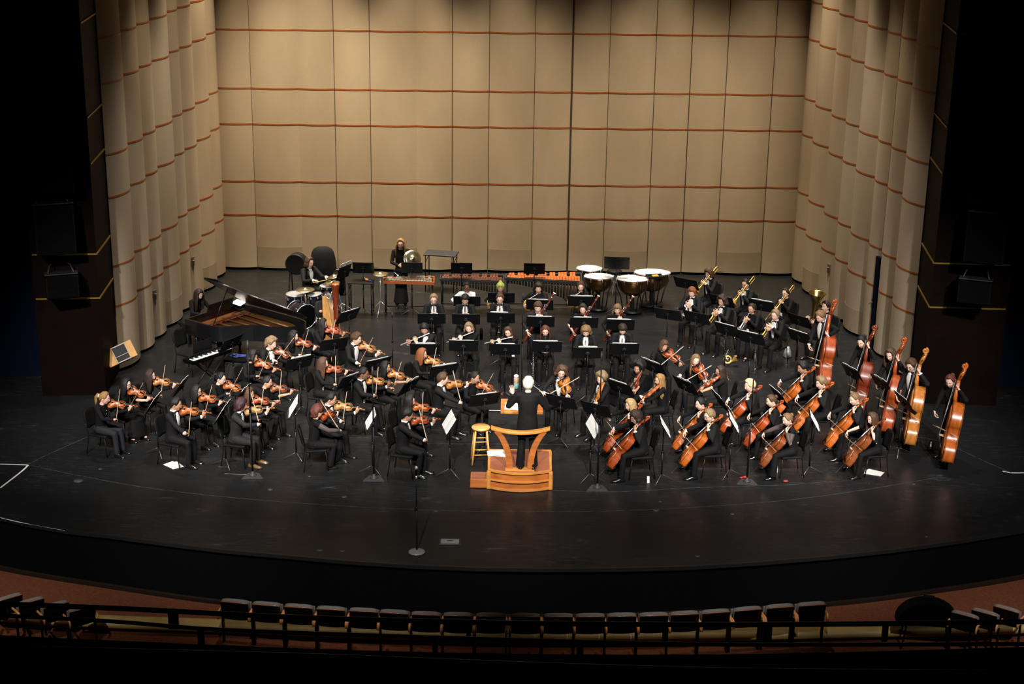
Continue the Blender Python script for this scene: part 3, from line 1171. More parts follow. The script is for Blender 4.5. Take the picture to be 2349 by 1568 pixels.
def shoe(mb, ank, d, mi=0, s=1.0):
    d = V((d[0], d[1], 0)).normalized()
    w = V((d.y, -d.x, 0))
    up = V((0, 0, 1))
    a = V((ank[0], ank[1], ank[2] - .085))
    rings = []
    for q, wd, h0, h in ((-.075, .018, .004, .05), (-.06, .032, 0, .075), (-.01, .036, 0, .095), (.05, .040, 0, .075), (.11, .046, 0, .052), (.16, .042, .002, .038), (.19, .026, .006, .026), (.198, .01, .01, .018)):
        c = a + d * (q * s)
        rings.append([c + w * (wd * s * x) + up * ((h0 + (h - h0) * z) * s) for x, z in ((-1, 0), (1, 0), (1.05, .35), (.7, .8), (.0, 1), (-.7, .8), (-1.05, .35))])
    mb.rings(rings, mi)


def make_person(sp, P, Mroot, rnd):
    """sp: dict of looks; P: Pose. Builds the parts of one person under an Empty."""
    root = empty('person', Mroot)
    fem = sp.get('sex', 'f') == 'f'
    cl = sp.get('wear', 'tux' if not fem else 'knit')
    RE, RWr = ik(P.RS, P.RW, .285, .25, P.Rp)
    LE, LWr = ik(P.LS, P.LW, .285, .25, P.Lp)
    k = .93 if fem else 1.0
    skin = skin_m(sp.get('skin', 'fair'))
    hair = hair_m(sp.get('hc', 'dark'))
    ax, up = P.ax, P.up
    # ---- body
    trunk = MB()
    rr = [ring_at(P.hip + up * q, ax, up, a * .86 * k, b * .86) for q, a, b in ((-.08, .13, .11), (0, .16, .12), (.12, .145, .11), (.27, .155, .115), (.40, .165, .11), (.47, .15, .085), (.52, .08, .065), (.55, .055, .058))]
    trunk.rings(rr)
    nk = P.H @ V((0, -.012, -.06))
    trunk.tube([P.hip + up * .49, P.neck + up * .01, nk, P.H @ V((0, -.008, -.01))], [.062 * k, .054 * k, .052 * k, .05], 12)
    for S, E, W_ in ((P.RS, RE, RWr), (P.LS, LE, LWr)):
        trunk.tube([P.shc.lerp(S, .55), S, S.lerp(E, .5), E, E.lerp(W_, .4), W_], [.055, .052, .045, .038, .036, .0235], 10)
    K = [V(p) for p in P.knees]
    F = [V(p) for p in P.feet]
    for kk, ff in zip(K, F):
        h = P.hip + V((.088 if kk.x > 0 else -.088, 0, -.01))
        trunk.tube([h, h.lerp(kk, .5), kk, kk.lerp(ff, .4), ff], [.085, .07, .052, .05, .036], 10)
        dd = (ff - kk)
        fd = V((kk.x * .3, 1, 0)).normalized() if P.seat else V((kk.x * .8, 1, 0)).normalized()
        trunk.tube([ff, ff + fd * .05 + V((0, 0, -.045)), ff + fd * .13 + V((0, 0, -.064))], [.030, .022, .013], 8)
    job = obj('tmp', trunk, [skin])
    r = job.modifiers.new('r', 'REMESH')
    r.mode = 'VOXEL'
    r.voxel_size = .017
    sm = job.modifiers.new('s', 'SMOOTH')
    sm.iterations = 2
    ext = MB()
    build_head(ext, P.H, sp.get('eyes', True))
    hs = .97 if fem else 1.06
    hand(ext, RWr, P.Rd, P.Rn, 1, P.Rc, 0, hs)
    hand(ext, LWr, P.Ld, P.Ln, -1, P.Lc, 0, hs)
    if sp.get('flats'):
        for kk, ff in zip(K, F):
            ext.ell(ff + V((kk.x * .02, .055, -.028)), (.031, .060, .026), 10, 6)
    body = link('body', bpy.data.meshes.new('body'), root)
    REMESH.append((job, ext, body, [skin, M_LIP, M_EYEW, M_EYED, hair]))
    # ---- hair
    hb = MB()
    build_hair(hb, P.H, sp.get('hs', 'short'), rnd, sp.get('tail'))
    ho = obj('hair', hb, [hair], root)
    so = ho.modifiers.new('solid', 'SOLIDIFY')
    so.thickness = .008
    so.offset = -1
    if sp.get('clip'):
        cb = MB()
        if sp['clip'] == 'band':
            cb.tube([P.H @ V((.098 * math.sin(t), .035 - .02 * math.cos(t) * 0, .137 * math.cos(t))) for t in [R(q) for q in range(-80, 81, 16)]], .007, 6)
            obj('hair_band', cb, M_PINK, root)
        elif sp['clip'] == 'white':
            cb.ell((0.02, -.118, .02), (.03, .02, .035), 8, 6, 0, P.H)
            obj('hair_bow', cb, M_SHIRT, root)
        else:
            cb.ell((.02, -.085, .105), (.026, .02, .018), 8, 6, 0, P.H)
            obj('hair_clip', cb, M_BAND_Y, root)
    if sp.get('glasses'):
        gb = MB()
        for sx in (-1, 1):
            gb.tube([P.H @ V((sx * .032 + .021 * math.cos(t), .088 - abs(.021 * math.cos(t)) * .1 + .004, .010 + .016 * math.sin(t))) for t in [2 * PI * q / 12 for q in range(13)]], .0022, 5)
            gb.tube([P.H @ V((sx * .053, .088, .013)), P.H @ V((sx * .076, .06, .012)), P.H @ V((sx * .080, -.005, .008))], .002, 5)
        gb.tube([P.H @ V((-.012, .094, .013)), P.H @ V((.012, .094, .013))], .002, 5)
        obj('eyeglasses', gb, M_GLASS, root)
    # ---- upper garment
    jm = {'tux': M_JACKET, 'grey': M_GREYJ, 'knit': M_KNIT, 'short': M_KNIT, 'sheer': M_KNIT, 'vneck': M_KNIT, 'suit': M_JACKET, 'white': M_WTEE, 'blouse': M_KNIT}[cl]
    jk = MB()
    bulk = (.95 if cl in ('tux', 'grey', 'suit') else .92) * k
    low = -.17 if not P.seat else -.085
    if sp.get('coat'):
        low, bulk = -.30, 1.10
    prof = [(low, .178, .14), (0, .168, .135), (.12, .152, .122), (.27, .163, .128), (.39, .175, .122), (.455, .158, .098), (.50, .108, .078), (.535, .064, .066)]
    if fem:
        prof[3] = (.27, .158, .135)
        prof[4] = (.36, .165, .14)
    rings = [ring_at(P.hip + up * q, ax, up, a * bulk, b * bulk) for q, a, b in prof]
    jk.rings(rings)
    sl = {'short': .35, 'sheer': .5, 'vneck': .42}.get(cl, 1)
    for S, E, W_ in ((P.RS, RE, RWr), (P.LS, LE, LWr)):
        fr = E + (W_ - E) * .93
        thk = bulk
        if sl == 1:
            jk.tube([P.shc.lerp(S, .45), S, S.lerp(E, .5), E, E.lerp(fr, .5), fr], [.078 * thk, .074 * thk, .063 * thk, .055 * thk, .048 * thk, .041 * thk], 12)
        else:
            e2 = S.lerp(E, .97)
            if cl == 'sheer':
                e2 = S.lerp(E, .3)
            jk.tube([P.shc.lerp(S, .45), S, S.lerp(e2, .5), e2], [.078 * thk, .074 * thk, .066 * thk, .058 * thk], 12)
            if cl == 'sheer':
                sv = MB()
                sv.tube([S.lerp(E, .25), S.lerp(E, .6), E, E.lerp(W_, .5), E.lerp(W_, .97)], [.060, .056, .05, .044, .034], 10)
                obj('sleeve', sv, M_SHEER, root)
    remesh_obj({'tux': 'jacket', 'grey': 'jacket', 'suit': 'jacket', 'white': 'sweater'}.get(cl, 'top'), jk, [jm], root, .0155, 4)
    fwd = up.cross(ax)
    if cl in ('tux', 'grey') or (cl == 'suit' and sp.get('shirt')):
        # shirt front: a wedge over the chest, and the collar
        sh = MB()
        w0 = {'tux': .060, 'grey': .05, 'suit': .05}[cl]
        bot = {'tux': .16, 'grey': .22, 'suit': .24}[cl] - (.03 if sp.get('open') else 0)
        vs = []
        fs = []
        NN = 9
        for j in range(NN):
            q = bot + (.515 - bot) * j / (NN - 1)
            # garment radius at q
            for a_, b_ in zip(prof, prof[1:]):
                if a_[0] <= q <= b_[0]:
                    f_ = (q - a_[0]) / (b_[0] - a_[0])
                    rx, ry = a_[1] + (b_[1] - a_[1]) * f_, a_[2] + (b_[2] - a_[2]) * f_
            ww = w0 * (1.25 if sp.get('open') else 1) * (.22 + .78 * min(1, (j / (NN - 1)) * 1.6)) * (1 if j < NN - 2 else .8)
            for i in range(7):
                xx = ww * (i - 3) / 3
                yy = ry * bulk * math.sqrt(max(0, 1 - (xx / (rx * bulk)) ** 2)) + .007
                vs.append(P.hip + up * q + ax * xx + fwd * yy)
        for j in range(NN - 1):
            for i in range(6):
                fs.append((j * 7 + i, j * 7 + i + 1, (j + 1) * 7 + i + 1, (j + 1) * 7 + i))
        sh.add(vs, fs)
        nd = (nk - P.neck).normalized()
        cb = P.neck - up * .006
        sh.rings([ring_at(cb, ax, up, .066 * k, .068), ring_at(cb + up * .028, ax, up, .060 * k, .062), ring_at(cb + up * .030, ax, up, .056 * k, .058)], 0, False)
        for W_, E in ((RWr, RE), (LWr, LE)):
            dd = (W_ - E).normalized()
            cf = MB()
            cf.tube([W_ - dd * .032, W_ - dd * .004], [.0385, .0375], 12)
            obj('shirt_cuff', cf, [M_SHIRT], root)
        o = obj('shirt', sh, [M_SHIRT], root)
        so = o.modifiers.new('solid', 'SOLIDIFY')
        so.thickness = .003
        lp = MB()
        for sx in (-1, 1):
            lv = []
            for j in range(2, NN):
                p_ = vs[j * 7 + (6 if sx > 0 else 0)]
                lv += [p_ + fwd * .004, p_ + ax * sx * (.034 * min(1, j / 4)) + fwd * (-.004)]
            lp.add(lv, [(2 * q, 2 * q + 1, 2 * q + 3, 2 * q + 2) for q in range(NN - 3)])
        lo = obj('lapel', lp, [M_TIE], root)
        s2 = lo.modifiers.new('solid', 'SOLIDIFY')
        s2.thickness = .004
        if not sp.get('notie'):
            bt = MB()
            c = cb + up * .004 + fwd * .072
            for sx in (-1, 1):
                bt.rings([[c + ax * (sx * x) + fwd * (dy) + up * z for dy, z in ((.006, -hh), (.006, hh), (-.006, hh), (-.006, -hh))] for x, hh in ((.004, .008), (.03, .022), (.052, .024), (.056, .018))], 0, True, False)
            bt.box((0, 0, 0), (.018, .018, .02), 0, frame(c, ax, fwd, up), .004)
            obj('bow_tie', bt, M_TIE, root)
    if sp.get('badge'):
        bb = MB()
        q = .10
        c = P.hip + up * q + fwd * (.125 * bulk + .012) + ax * (.03 if sp['badge'] is True else sp['badge'])
        bb.box((0, 0, 0), (.065, .004, .09), 0, frame(c, ax, fwd, up), .001)
        obj('badge', bb, M_BADGE, root)
    if sp.get('buttons'):
        bb = MB()
        for q in (.18, .26, .34, .42):
            bb.ell(P.hip + up * q + fwd * (.137 * bulk + .004), (.008, .005, .008), 6, 4)
        obj('button', bb, M_BADGE, root)
    # ---- legs
    tr = MB()
    wide = sp.get('legs', 'trousers')
    tm = {'navy': M_NAVY, 'grey': M_GREYJ}.get(wide, M_TROU)
    w_ = 1.25 if wide == 'wide' else 1.0
    tr.ell(P.hip + V((0, -.0, -.0)), (.165 * k, .135, .115), 14, 10)
    for kk, ff in zip(K, F):
        h = P.hip + V((.085 if kk.x > 0 else -.085, 0, -.005))
        lo_ = ff + V((0, .005, -.022))
        tr.tube([h, h.lerp(kk, .5), kk, kk.lerp(ff, .4), lo_], [.098, .085 * k, .068 * k, .062 * k * w_, .054 * w_ * w_], 12)
    if wide == 'skirt':
        km = (K[0] + K[1]) / 2
        fm = (F[0] + F[1]) / 2
        wd = (K[0] - K[1]).length / 2
        tr.rings([ring_at(P.hip.lerp(km, t), V((1, 0, 0)), (km - P.hip).normalized(), .15 + (wd + .05 - .15) * t, .10 - .02 * t) for t in (0, .5, 1)])
        tr.rings([ring_at(km.lerp(fm, t), V((1, 0, 0)), (fm - km).normalized(), wd + .065 + .05 * t, .10 + .08 * t) for t in (0, .5, .9)])
    remesh_obj('skirt' if wide == 'skirt' else 'trousers', tr, [tm], root, .0165, 3)
    for kk, ff in zip(K, F):
        sb = MB()
        fd = V((kk.x * .3, 1, 0)) if P.seat else V((kk.x * .8, 1, 0))
        shoe(sb, ff, fd, 0, .95 if fem else 1.05)
        obj('shoe', sb, {'brown': M_SHOEB}.get(sp.get('shoe'), M_SHOE), root)
    if sp.get('band'):
        wb = MB()
        dd = (LWr - LE).normalized()
        wb.tube([LWr - dd * .005, LWr + dd * .012], .031, 10)
        obj('wristband', wb, M_BLUEW, root)
    return root


def finish_people():
    dg = bpy.context.evaluated_depsgraph_get()
    done = []
    for job, ext, body, mats in REMESH:
        me = bpy.data.meshes.new_from_object(job.evaluated_get(dg))
        nv = len(me.vertices)
        co = np.empty(nv * 3)
        me.vertices.foreach_get('co', co)
        fs = [tuple(p.vertices) for p in me.polygons]
        mb = MB()
        mb.add([tuple(c) for c in co.reshape(-1, 3)], fs, 0, True)
        o = len(mb.v)
        mb.v.extend(ext.v)
        mb.f.extend([tuple(i + o for i in f) for f in ext.f])
        mb.m.extend(ext.m)
        mb.sm.extend(ext.sm)
        body.data = mb.mesh('body', mats)
        bpy.data.meshes.remove(me)
        done.append(job)
    for j in done:
        m = j.data
        bpy.data.objects.remove(j)
        bpy.data.meshes.remove(m)
    REMESH.clear()
# ------------------------------------------------------------------ instruments
def wood(name, col, rough=.33):
    return mat(name, col, rough, noise_amt=.28, nscale=7, stretch=(3, .5, 3), coat=.22)


VARN = {'orange': (.40, .090, .009), 'amber': (.44, .155, .025), 'red': (.30, .050, .007), 'brown': (.20, .050, .010), 'pale': (.50, .24, .075), 'rose': (.42, .065, .022), 'gold': (.45, .14, .017), 'deep': (.15, .022, .006)}


def varn(k):
    if k.endswith('_edge'):
        return wood('varnish_' + k, tuple(c * .45 for c in VARN[k[:-5]]))
    return wood('varnish_' + k, tuple(c * .86 for c in VARN[k]))


M_EBONY = mat('ebony', (.008, .007, .007), .3)
M_STEEL = mat('silver_plate', (.62, .62, .63), .34, .55)
M_CHROME = mat('chrome', (.6, .6, .62), .22, .7)
M_BRASS = mat('brass', (.72, .44, .10), .28, .75)
M_DULLB = mat('dull_brass', (.50, .34, .12), .3, 1.0)
M_CYMB = mat('cymbal_bronze', (.62, .55, .36), .28, 1.0, bump=.1, nscale=60)
M_BOWW = mat('bow_stick', (.42, .21, .085), .35, coat=.3)
M_HORSE = mat('bow_hair', (.75, .68, .55), .6)
M_MAPLE = mat('bridge_maple', (.62, .42, .20), .5)
M_STRING = mat('string_wire', (.5, .5, .5), .3, .8)

OUTL = [(.0, .0), (.30, .006), (.52, .035), (.57, .13), (.545, .25), (.45, .33), (.385, .375), (.335, .44), (.315, .52), (.335, .60), (.385, .645), (.415, .665), (.445, .72), (.455, .80), (.425, .89), (.33, .965), (.17, .995), (.0, 1.0)]
OUTB = [(.0, .0), (.30, .004), (.54, .03), (.60, .13), (.575, .25), (.48, .33), (.41, .375), (.36, .43), (.34, .50), (.36, .57), (.41, .61), (.44, .64), (.455, .69), (.435, .77), (.36, .86), (.23, .945), (.10, .99), (.0, 1.0)]


def bowed(kind):
    L, rib, arch, total, wf, ol = {'violin': (.356, .032, .016, .595, 1.0, OUTL), 'viola': (.41, .040, .018, .67, .98, OUTL), 'cello': (.755, .118, .030, 1.22, .98, OUTL), 'bass': (1.12, .20, .035, 1.82, .98, OUTB)}[kind]
    sc = L / .356

    def f():
        half = crom([V((x * .5826 * wf * L / 1.0, y * L, 0)) for x, y in ol], 3)
        out = [(p.x, p.y) for p in half] + [(-p.x, p.y) for p in reversed(half[1:-1])]
        n = len(out)
        cen = [(0, y) for x, y in out]
        b = MB()
        # plates: rim, inner rings rising to the arch
        def ring(s_, z):
            return [V((x * s_, L * .5 + (y - L * .5) * (1 - (1 - s_) * .55), z)) for x, y in out]
        b.rings([ring(.03, -rib / 2 - arch * .9), ring(.5, -rib / 2 - arch * .8), ring(.85, -rib / 2 - arch * .2)], 0, True)
        b.rings([ring(.85, -rib / 2 - arch * .2), ring(1.0, -rib / 2 - .002 * sc), ring(1.025, -rib / 2), ring(1.025, -rib / 2 + .004 * sc), ring(.985, -rib / 2 + .005 * sc)], 1, False)
        b.rings([ring(.985, -rib / 2 + .004 * sc), ring(.985, rib / 2 - .004 * sc)], 2, False)
        top = MB()
        top.rings([ring(.985, rib / 2 - .005 * sc), ring(1.025, rib / 2 - .004 * sc), ring(1.025, rib / 2), ring(1.0, rib / 2 + .002 * sc), ring(.93, rib / 2 + .001 * sc), ring(.86, rib / 2 + arch * .23)], 1, False)
        top.rings([ring(.86, rib / 2 + arch * .23), ring(.5, rib / 2 + arch * .85), ring(.03, rib / 2 + arch)], 0, True)
        zt = rib / 2 + arch
        # f holes
        fh = MB()
        for sx in (-1, 1):
            pts = [V((sx * x * L, y * L, rib / 2 + arch * q)) for x, y, q in ((.085, .475, .96), (.10, .49, .93), (.105, .46, .9), (.125, .41, .82), (.145, .36, .72), (.15, .335, .66), (.165, .345, .62))]
            fh.tube(pts, [.003 * sc, .0035 * sc, .003 * sc, .003 * sc, .003 * sc, .0035 * sc, .003 * sc], 5, 0, True, .4)
        fb = MB()
        nk = total - L
        y0, y1 = L * .66, L + nk * .58
        wb = .021 * sc if kind != 'bass' else .045
        wt = .012 * sc if kind != 'bass' else .022
        zb0, zb1 = zt + .016 * sc, rib / 2 + .008 * sc
        fb.rings([[V((wq * x, y, z + h * .6 * wq)) for x, h in ((-1, 0), (-.6, .45), (0, .6), (.6, .45), (1, 0), (.9, -.35), (-.9, -.35))] for y, wq, z in ((y0, wb, zb0), ((y0 + y1) / 2, (wb + wt) / 2, (zb0 + zb1) / 2), (y1, wt, zb1))])
        neck = MB()
        ys = y1
        zs = zb1 - .012 * sc
        neck.tube([(0, L * .985, rib / 2 - .012 * sc), (0, L + .02 * sc, zb0 * .35 + zb1 * .65 - .02 * sc), (0, y1, zs)], [.021 * sc if kind != 'bass' else .04, .013 * sc, .011 * sc], 8)
        # peg box and scroll
        pe = [V((0, y1, zs)), V((0, y1 + nk * .18, zs - .012 * sc)), V((0, y1 + nk * .32, zs - .022 * sc))]
        neck.tube(pe, [.012 * sc, .0125 * sc, .009 * sc], 8)
        c = pe[-1] + V((0, .006 * sc, .002 * sc))
        sp = []
        rr = []
        for i in range(22):
            a = -PI * .5 - i * 2 * PI * 1.6 / 21
            r_ = (.0165 - .0125 * i / 21) * sc
            sp.append(c + V((0, -math.sin(a) * 0 + r_ * math.cos(a + PI * .5) * 1 + .008 * sc, r_ * math.sin(a + PI * .5) + .006 * sc)))
            rr.append((.0085 - .003 * i / 21) * sc)
        neck.tube(sp, rr, 7, 0, True, 1.0, (1, 0, 0))
        neck.ell(c + V((0, .008 * sc, .006 * sc)), (.015 * sc, .004 * sc, .004 * sc), 8, 6)
        pegs = []
        for i in range(4):
            p_ = MB()
            yy = y1 + nk * (.06 + .07 * i)
            sx = 1 if i % 2 else -1
            zz = zs - .006 * sc
            if kind == 'bass':
                p_.tube([(-.01 * sx, yy, zz), (sx * .07, yy, zz)], .006, 6)
                p_.box((sx * .085, yy, zz), (.02, .035, .012), 0, None, .004)
                p_.lathe([(.016, -.005), (.016, .005)], 10, 0, Matrix.Translation((sx * .035, yy, zz - .02)))
            else:
                p_.tube([(-.015 * sc * sx, yy, zz), (sx * .026 * sc, yy, zz)], .0035 * sc, 6)
                p_.ell((sx * .033 * sc, yy, zz), (.009 * sc, .0085 * sc, .0035 * sc), 8, 6)
            pegs.append(p_)
        br = MB()
        yb = L * (.415 if kind != 'bass' else .40)
        hb = .028 * sc if kind in ('violin', 'viola') else .032 * sc
        br.rings([[V((x * .5, yb + t, zt - .006 * sc + z)) for x, z in ((-.044 * sc, 0), (-.040 * sc, hb * .7), (-.02 * sc, hb * .98), (0, hb * 1.05), (.02 * sc, hb * .98), (.040 * sc, hb * .7), (.044 * sc, 0), (.015 * sc, hb * .25), (-.015 * sc, hb * .25))] for t in (-.0025 * sc, .0025 * sc)], 0, True, False)
        tp = MB()
        tp.rings([[V((wq * x, y, z + .004 * sc * h)) for x, h in ((-1, 0), (0, 1.2), (1, 0), (.8, -1), (-.8, -1))] for y, wq, z in ((.002 * sc, .009 * sc, rib / 2 + .010 * sc), (L * .13, .012 * sc, zt + .002 * sc), (L * .29, .020 * sc if kind != 'bass' else .05, zt + .012 * sc))])
        st = MB()
        for i in range(4):
            x = (i - 1.5)
            st.tube([(x * .006 * sc, L * .285, zt + .014 * sc), (x * .0105 * sc * (.7 if kind == 'bass' else 1), yb, zt + hb * .93 - abs(x) * .002 * sc), (x * .0045 * sc, y1, zb1 + .007 * sc)], .0007 * sc + .0005, 4)
        parts = [('body', b, [None, varn('orange_edge'), None], None), ('top_plate', top, [None, varn('orange_edge')], None), ('sound_hole', fh, [M_EBONY], 1), ('fingerboard', fb, [M_EBONY], None), ('neck', neck, [None], None), ('bridge', br, [M_MAPLE], None), ('tailpiece', tp, [M_EBONY], None), ('strings', st, [M_STRING], None)]
        for p_ in pegs:
            parts.append(('tuning_peg', p_, [M_EBONY if kind != 'bass' else M_DULLB], 4))
        if kind in ('violin', 'viola'):
            ch = MB()
            ch.ell((-.045, .035, rib / 2 + .014), (.038, .032, .011), 10, 6)
            parts.append(('chin_rest', ch, [M_EBONY], None))
        if kind in ('cello', 'bass'):
            en = MB()
            ln = .30 if kind == 'cello' else .16
            en.tube([(0, .0, 0), (0, -.03, 0), (0, -.031, 0), (0, -ln, 0)], [.016, .014, .006, .005], 8)
            parts.append(('endpin', en, [M_STEEL], None))
        res = []
        d0 = varn('orange')
        for n_, m_, ms, p_ in parts:
            res.append((n_, m_, [x if x is not None else d0 for x in ms], p_))
        return res
    return f


def bowstick(kind):
    Lb, r, hz = {'violin': (.74, .0034, .017), 'cello': (.71, .0042, .021), 'bass': (.71, .0065, .03)}[kind]

    def f():
        s = MB()
        s.tube([(0, -.02, .004), (0, .12, .001), (0, Lb * .5, -.010), (0, Lb * .85, -.004), (0, Lb, .004)], [r, r, r * .9, r * .75, r * .65], 6)
        s.rings([[V((x, y, z)) for x, z in ((-.004, .004), (.004, .004), (.004, -hz), (-.004, -hz))] for y in (Lb - .004, Lb + .010)], 0, True, False)
        fr = MB()
        fr.box((0, .04, -hz * .5), (.011, .045, hz), 0, None, .002)
        h = MB()
        h.box((0, Lb * .5 + .02, -hz), (.007, Lb - .04, .0022))
        return [('stick', s, M_BOWW, None), ('frog', fr, M_EBONY, None), ('bow_hair', h, M_HORSE, None)]
    return f


def chair_parts():
    s = MB()
    s.rings([[V((x * w, y * w2 + .0, z)) for x, y in ((-.22, -.20), (-.2, -.22), (.2, -.22), (.22, -.20), (.23, .19), (.20, .22), (-.20, .22), (-.23, .19))] for w, w2, z in ((.95, .95, .415), (1, 1, .425), (1, 1, .448), (.94, .94, .460))], 0, True, False)
    b = MB()
    rr = []
    for k in range(9):
        t = k / 8
        z = .55 + .36 * t
        w = .205 * (1 - .28 * abs(2 * t - 1) ** 3)
        y = -.235 - .09 * t
        rr.append([V((x * w, y + yy - .03 * (1 - abs(x)) * .8, z)) for x, yy in ((-1, -.015), (-.5, -.025), (0, -.028), (.5, -.025), (1, -.015), (1, .012), (.5, .010), (0, .006), (-.5, .010), (-1, .012))])
    b.rings(rr)
    parts = [('seat', s, M_CHAIR, None), ('backrest', b, M_CHAIR, None)]
    for sx in (-1, 1):
        l = MB()
        l.tube([(sx * .20, .18, .43), (sx * .215, .205, .2), (sx * .225, .23, .008)], .011, 6)
        parts.append(('leg', l, M_CHLEG, None))
        l = MB()
        l.tube([(sx * .185, -.31, .80), (sx * .20, -.245, .56), (sx * .205, -.21, .44), (sx * .215, -.235, .2), (sx * .225, -.27, .008)], .011, 6)
        parts.append(('leg', l, M_CHLEG, None))
    return parts


M_CHAIR = mat('chair_black', (.0032, .0032, .0035), .6, bump=.15, nscale=60, spec=.2)
M_CHLEG = mat('chair_leg_black', (.007, .007, .007), .4, .2, spec=.3)
M_STAND = mat('stand_black', (.0035, .0035, .004), .5, spec=.25)
M_STANDL = mat('stand_leg_grey', (.10, .10, .10), .35, .6)
M_PAPER = mat('sheet_paper', (.72, .72, .70), .7)
M_INK = mat('printed_staves', (.60, .60, .59), .8)


def stand_desk(w=.60, h=.34, H=1.0, tilt=32, lean=True):
    """local +Y is towards the player; desk centre at height H above the origin"""
    def f():
        Md = Matrix.Translation((0, 0, H)) @ Matrix.Rotation(R(tilt), 4, 'X')
        # plate stands in x-z plane of Md, its face looks to +Y and up after the tilt
        d = MB()
        n = 8
        rr = []
        for k in range(n + 1):
            t = k / n * 2 - 1
            x = t * w / 2
            yy = .016 * abs(t) ** 4
            zz = h / 2 - .012 * max(0, abs(t) - .9) * 10 * .6
            rr.append([Md @ V((x, yy + y, z)) for y, z in ((-.004, -h / 2), (.004, -h / 2), (.004, zz), (-.004, zz))])
        d.rings(rr, 0, True, False)
        lip = MB()
        lip.box((0, .03, -h / 2 + .003), (w * .98, .06, .006), 0, Md)
        lip.box((0, .06, -h / 2 + .010), (w * .98, .005, .02), 0, Md)
        br = MB()
        br.box((0, -.02, -.02), (.09, .03, .06), 0, Md, .006)
        br.box((0, -.012, .03), (.05, .008, .015), 1, Md)
        p = MB()
        c = Md @ V((0, -.03, -.03))
        p.tube([(0, c.y, c.z), (0, c.y, H * .55)], .010, 8)
        p.tube([(0, c.y, H * .56), (0, c.y, .13)], .0155, 8)
        p.tube([(0, c.y, H * .57), (0, c.y, H * .53)], .021, 8)
        parts = [('desk', d, M_STAND, None), ('ledge', lip, M_STAND, 0), ('tilt_bracket', br, [M_STAND, M_STANDL], None), ('shaft', p, M_STAND, None)]
        for a in (90, 210, 330):
            l = MB()
            dx, dy = math.cos(R(a)), math.sin(R(a))
            l.tube([(dx * .015, c.y + dy * .015, .14), (dx * .06, c.y + dy * .06, .115), (dx * .27, c.y + dy * .27, .012)], [.010, .010, .009], 6, 0, True, .5)
            parts.append(('leg', l, M_STANDL, None))
        return parts
    return f


def sheet(w=.46, h=.32, H=1.0, tilt=32, rise=.018, stand_h=.34, wavy=.01):
    def f():
        Md = Matrix.Translation((0, 0, H)) @ Matrix.Rotation(R(tilt), 4, 'X')
        b = MB()
        n = 12
        rr = []
        z0 = -stand_h / 2 + .012
        for k in range(n + 1):
            t = k / n * 2 - 1
            yy = .012 + wavy * abs(math.sin(t * PI)) + .004
            rr.append([Md @ V((t * w / 2, yy + y, z)) for y, z in ((-.004, z0), (.004, z0), (.004 + .006, z0 + h + rise), (-.002 + .006, z0 + h + rise))])
        b.rings(rr, 0, True, False)
        k_ = MB()
        for sx in (-1, 1):
            for r_ in range(7):
                k_.box((sx * w * .25, .0205 + wavy + .0007 * (r_ + 1), z0 + .04 + r_ * h * .125), (w * .30, .001, .006), 0, Md)
        return [('pages', b, M_PAPER, None), ('staves', k_, M_INK, 0)]
    return f


# ------------------------------------------------ wind instruments; local +Y from mouth end to bell, +Z towards the sky/player side
def keys_on(mb, y0, y1, r, n, mi=0, rad=.006):
    for i in range(n):
        y = y0 + (y1 - y0) * i / max(1, n - 1)
        mb.lathe([(rad, 0), (rad, .003)], 8, mi, Matrix.Translation((.003 * ((i % 3) - 1), y, r)))
    mb.tube([(r * .8, y0, r * .6), (r * .8, y1, r * .6)], .0016, 5, mi)
    mb.tube([(-r * .8, y0 + .02, r * .6), (-r * .8, y1 - .03, r * .6)], .0016, 5, mi)


def flute():
    t = MB()
    t.tube([(0, 0, 0), (0, .008, 0), (0, .68, 0)], [.0095, .0105, .0105], 10)
    l = MB()
    l.box((0, .12, .010), (.022, .032, .005), 0, None, .002)
    k = MB()
    keys_on(k, .26, .64, .011, 13, 0, .0085)
    return [('tube', t, M_STEEL, None), ('lip_plate', l, M_STEEL, None), ('keys', k, M_CHROME, None)]


def clarinet(L=.66, bell=.037, r=.0135, key=16):
    def f():
        m = MB()
        m.tube([(0, 0, .004), (0, .03, .002), (0, .075, 0)], [.006, .010, .0125], 10)
        t = MB()
        t.tube([(0, .07, 0), (0, .14, 0), (0, L * .8, 0), (0, L * .9, 0), (0, L * .97, 0), (0, L, 0)], [r, r, r * 1.05, r * 1.35, bell * .8, bell], 12)
        for y in (.075, .14, L * .47, L * .8):
            t.tube([(0, y - .004, 0), (0, y + .004, 0)], r * 1.18, 12, 1)
        t.tube([(0, L - .004, 0), (0, L + .001, 0)], bell * 1.03, 14, 1)
        k = MB()
        keys_on(k, .17, L * .78, r * 1.1, key)
        return [('mouthpiece', m, M_EBONY, None), ('body', t, [M_EBONY, M_CHROME], None), ('keys', k, M_CHROME, None)]
    return f


def oboe():
    m = MB()
    m.tube([(0, 0, 0), (0, .03, 0), (0, .07, 0)], [.0035, .003, .0035], 6)
    t = MB()
    t.tube([(0, .07, 0), (0, .085, 0), (0, .10, 0), (0, .5, 0), (0, .56, 0), (0, .61, 0), (0, .625, 0)], [.009, .0115, .009, .0115, .013, .020, .019], 10)
    k = MB()
    keys_on(k, .14, .52, .011, 18)
    return [('reed', m, M_BRASS, None), ('body', t, M_EBONY, None), ('keys', k, M_CHROME, None)]


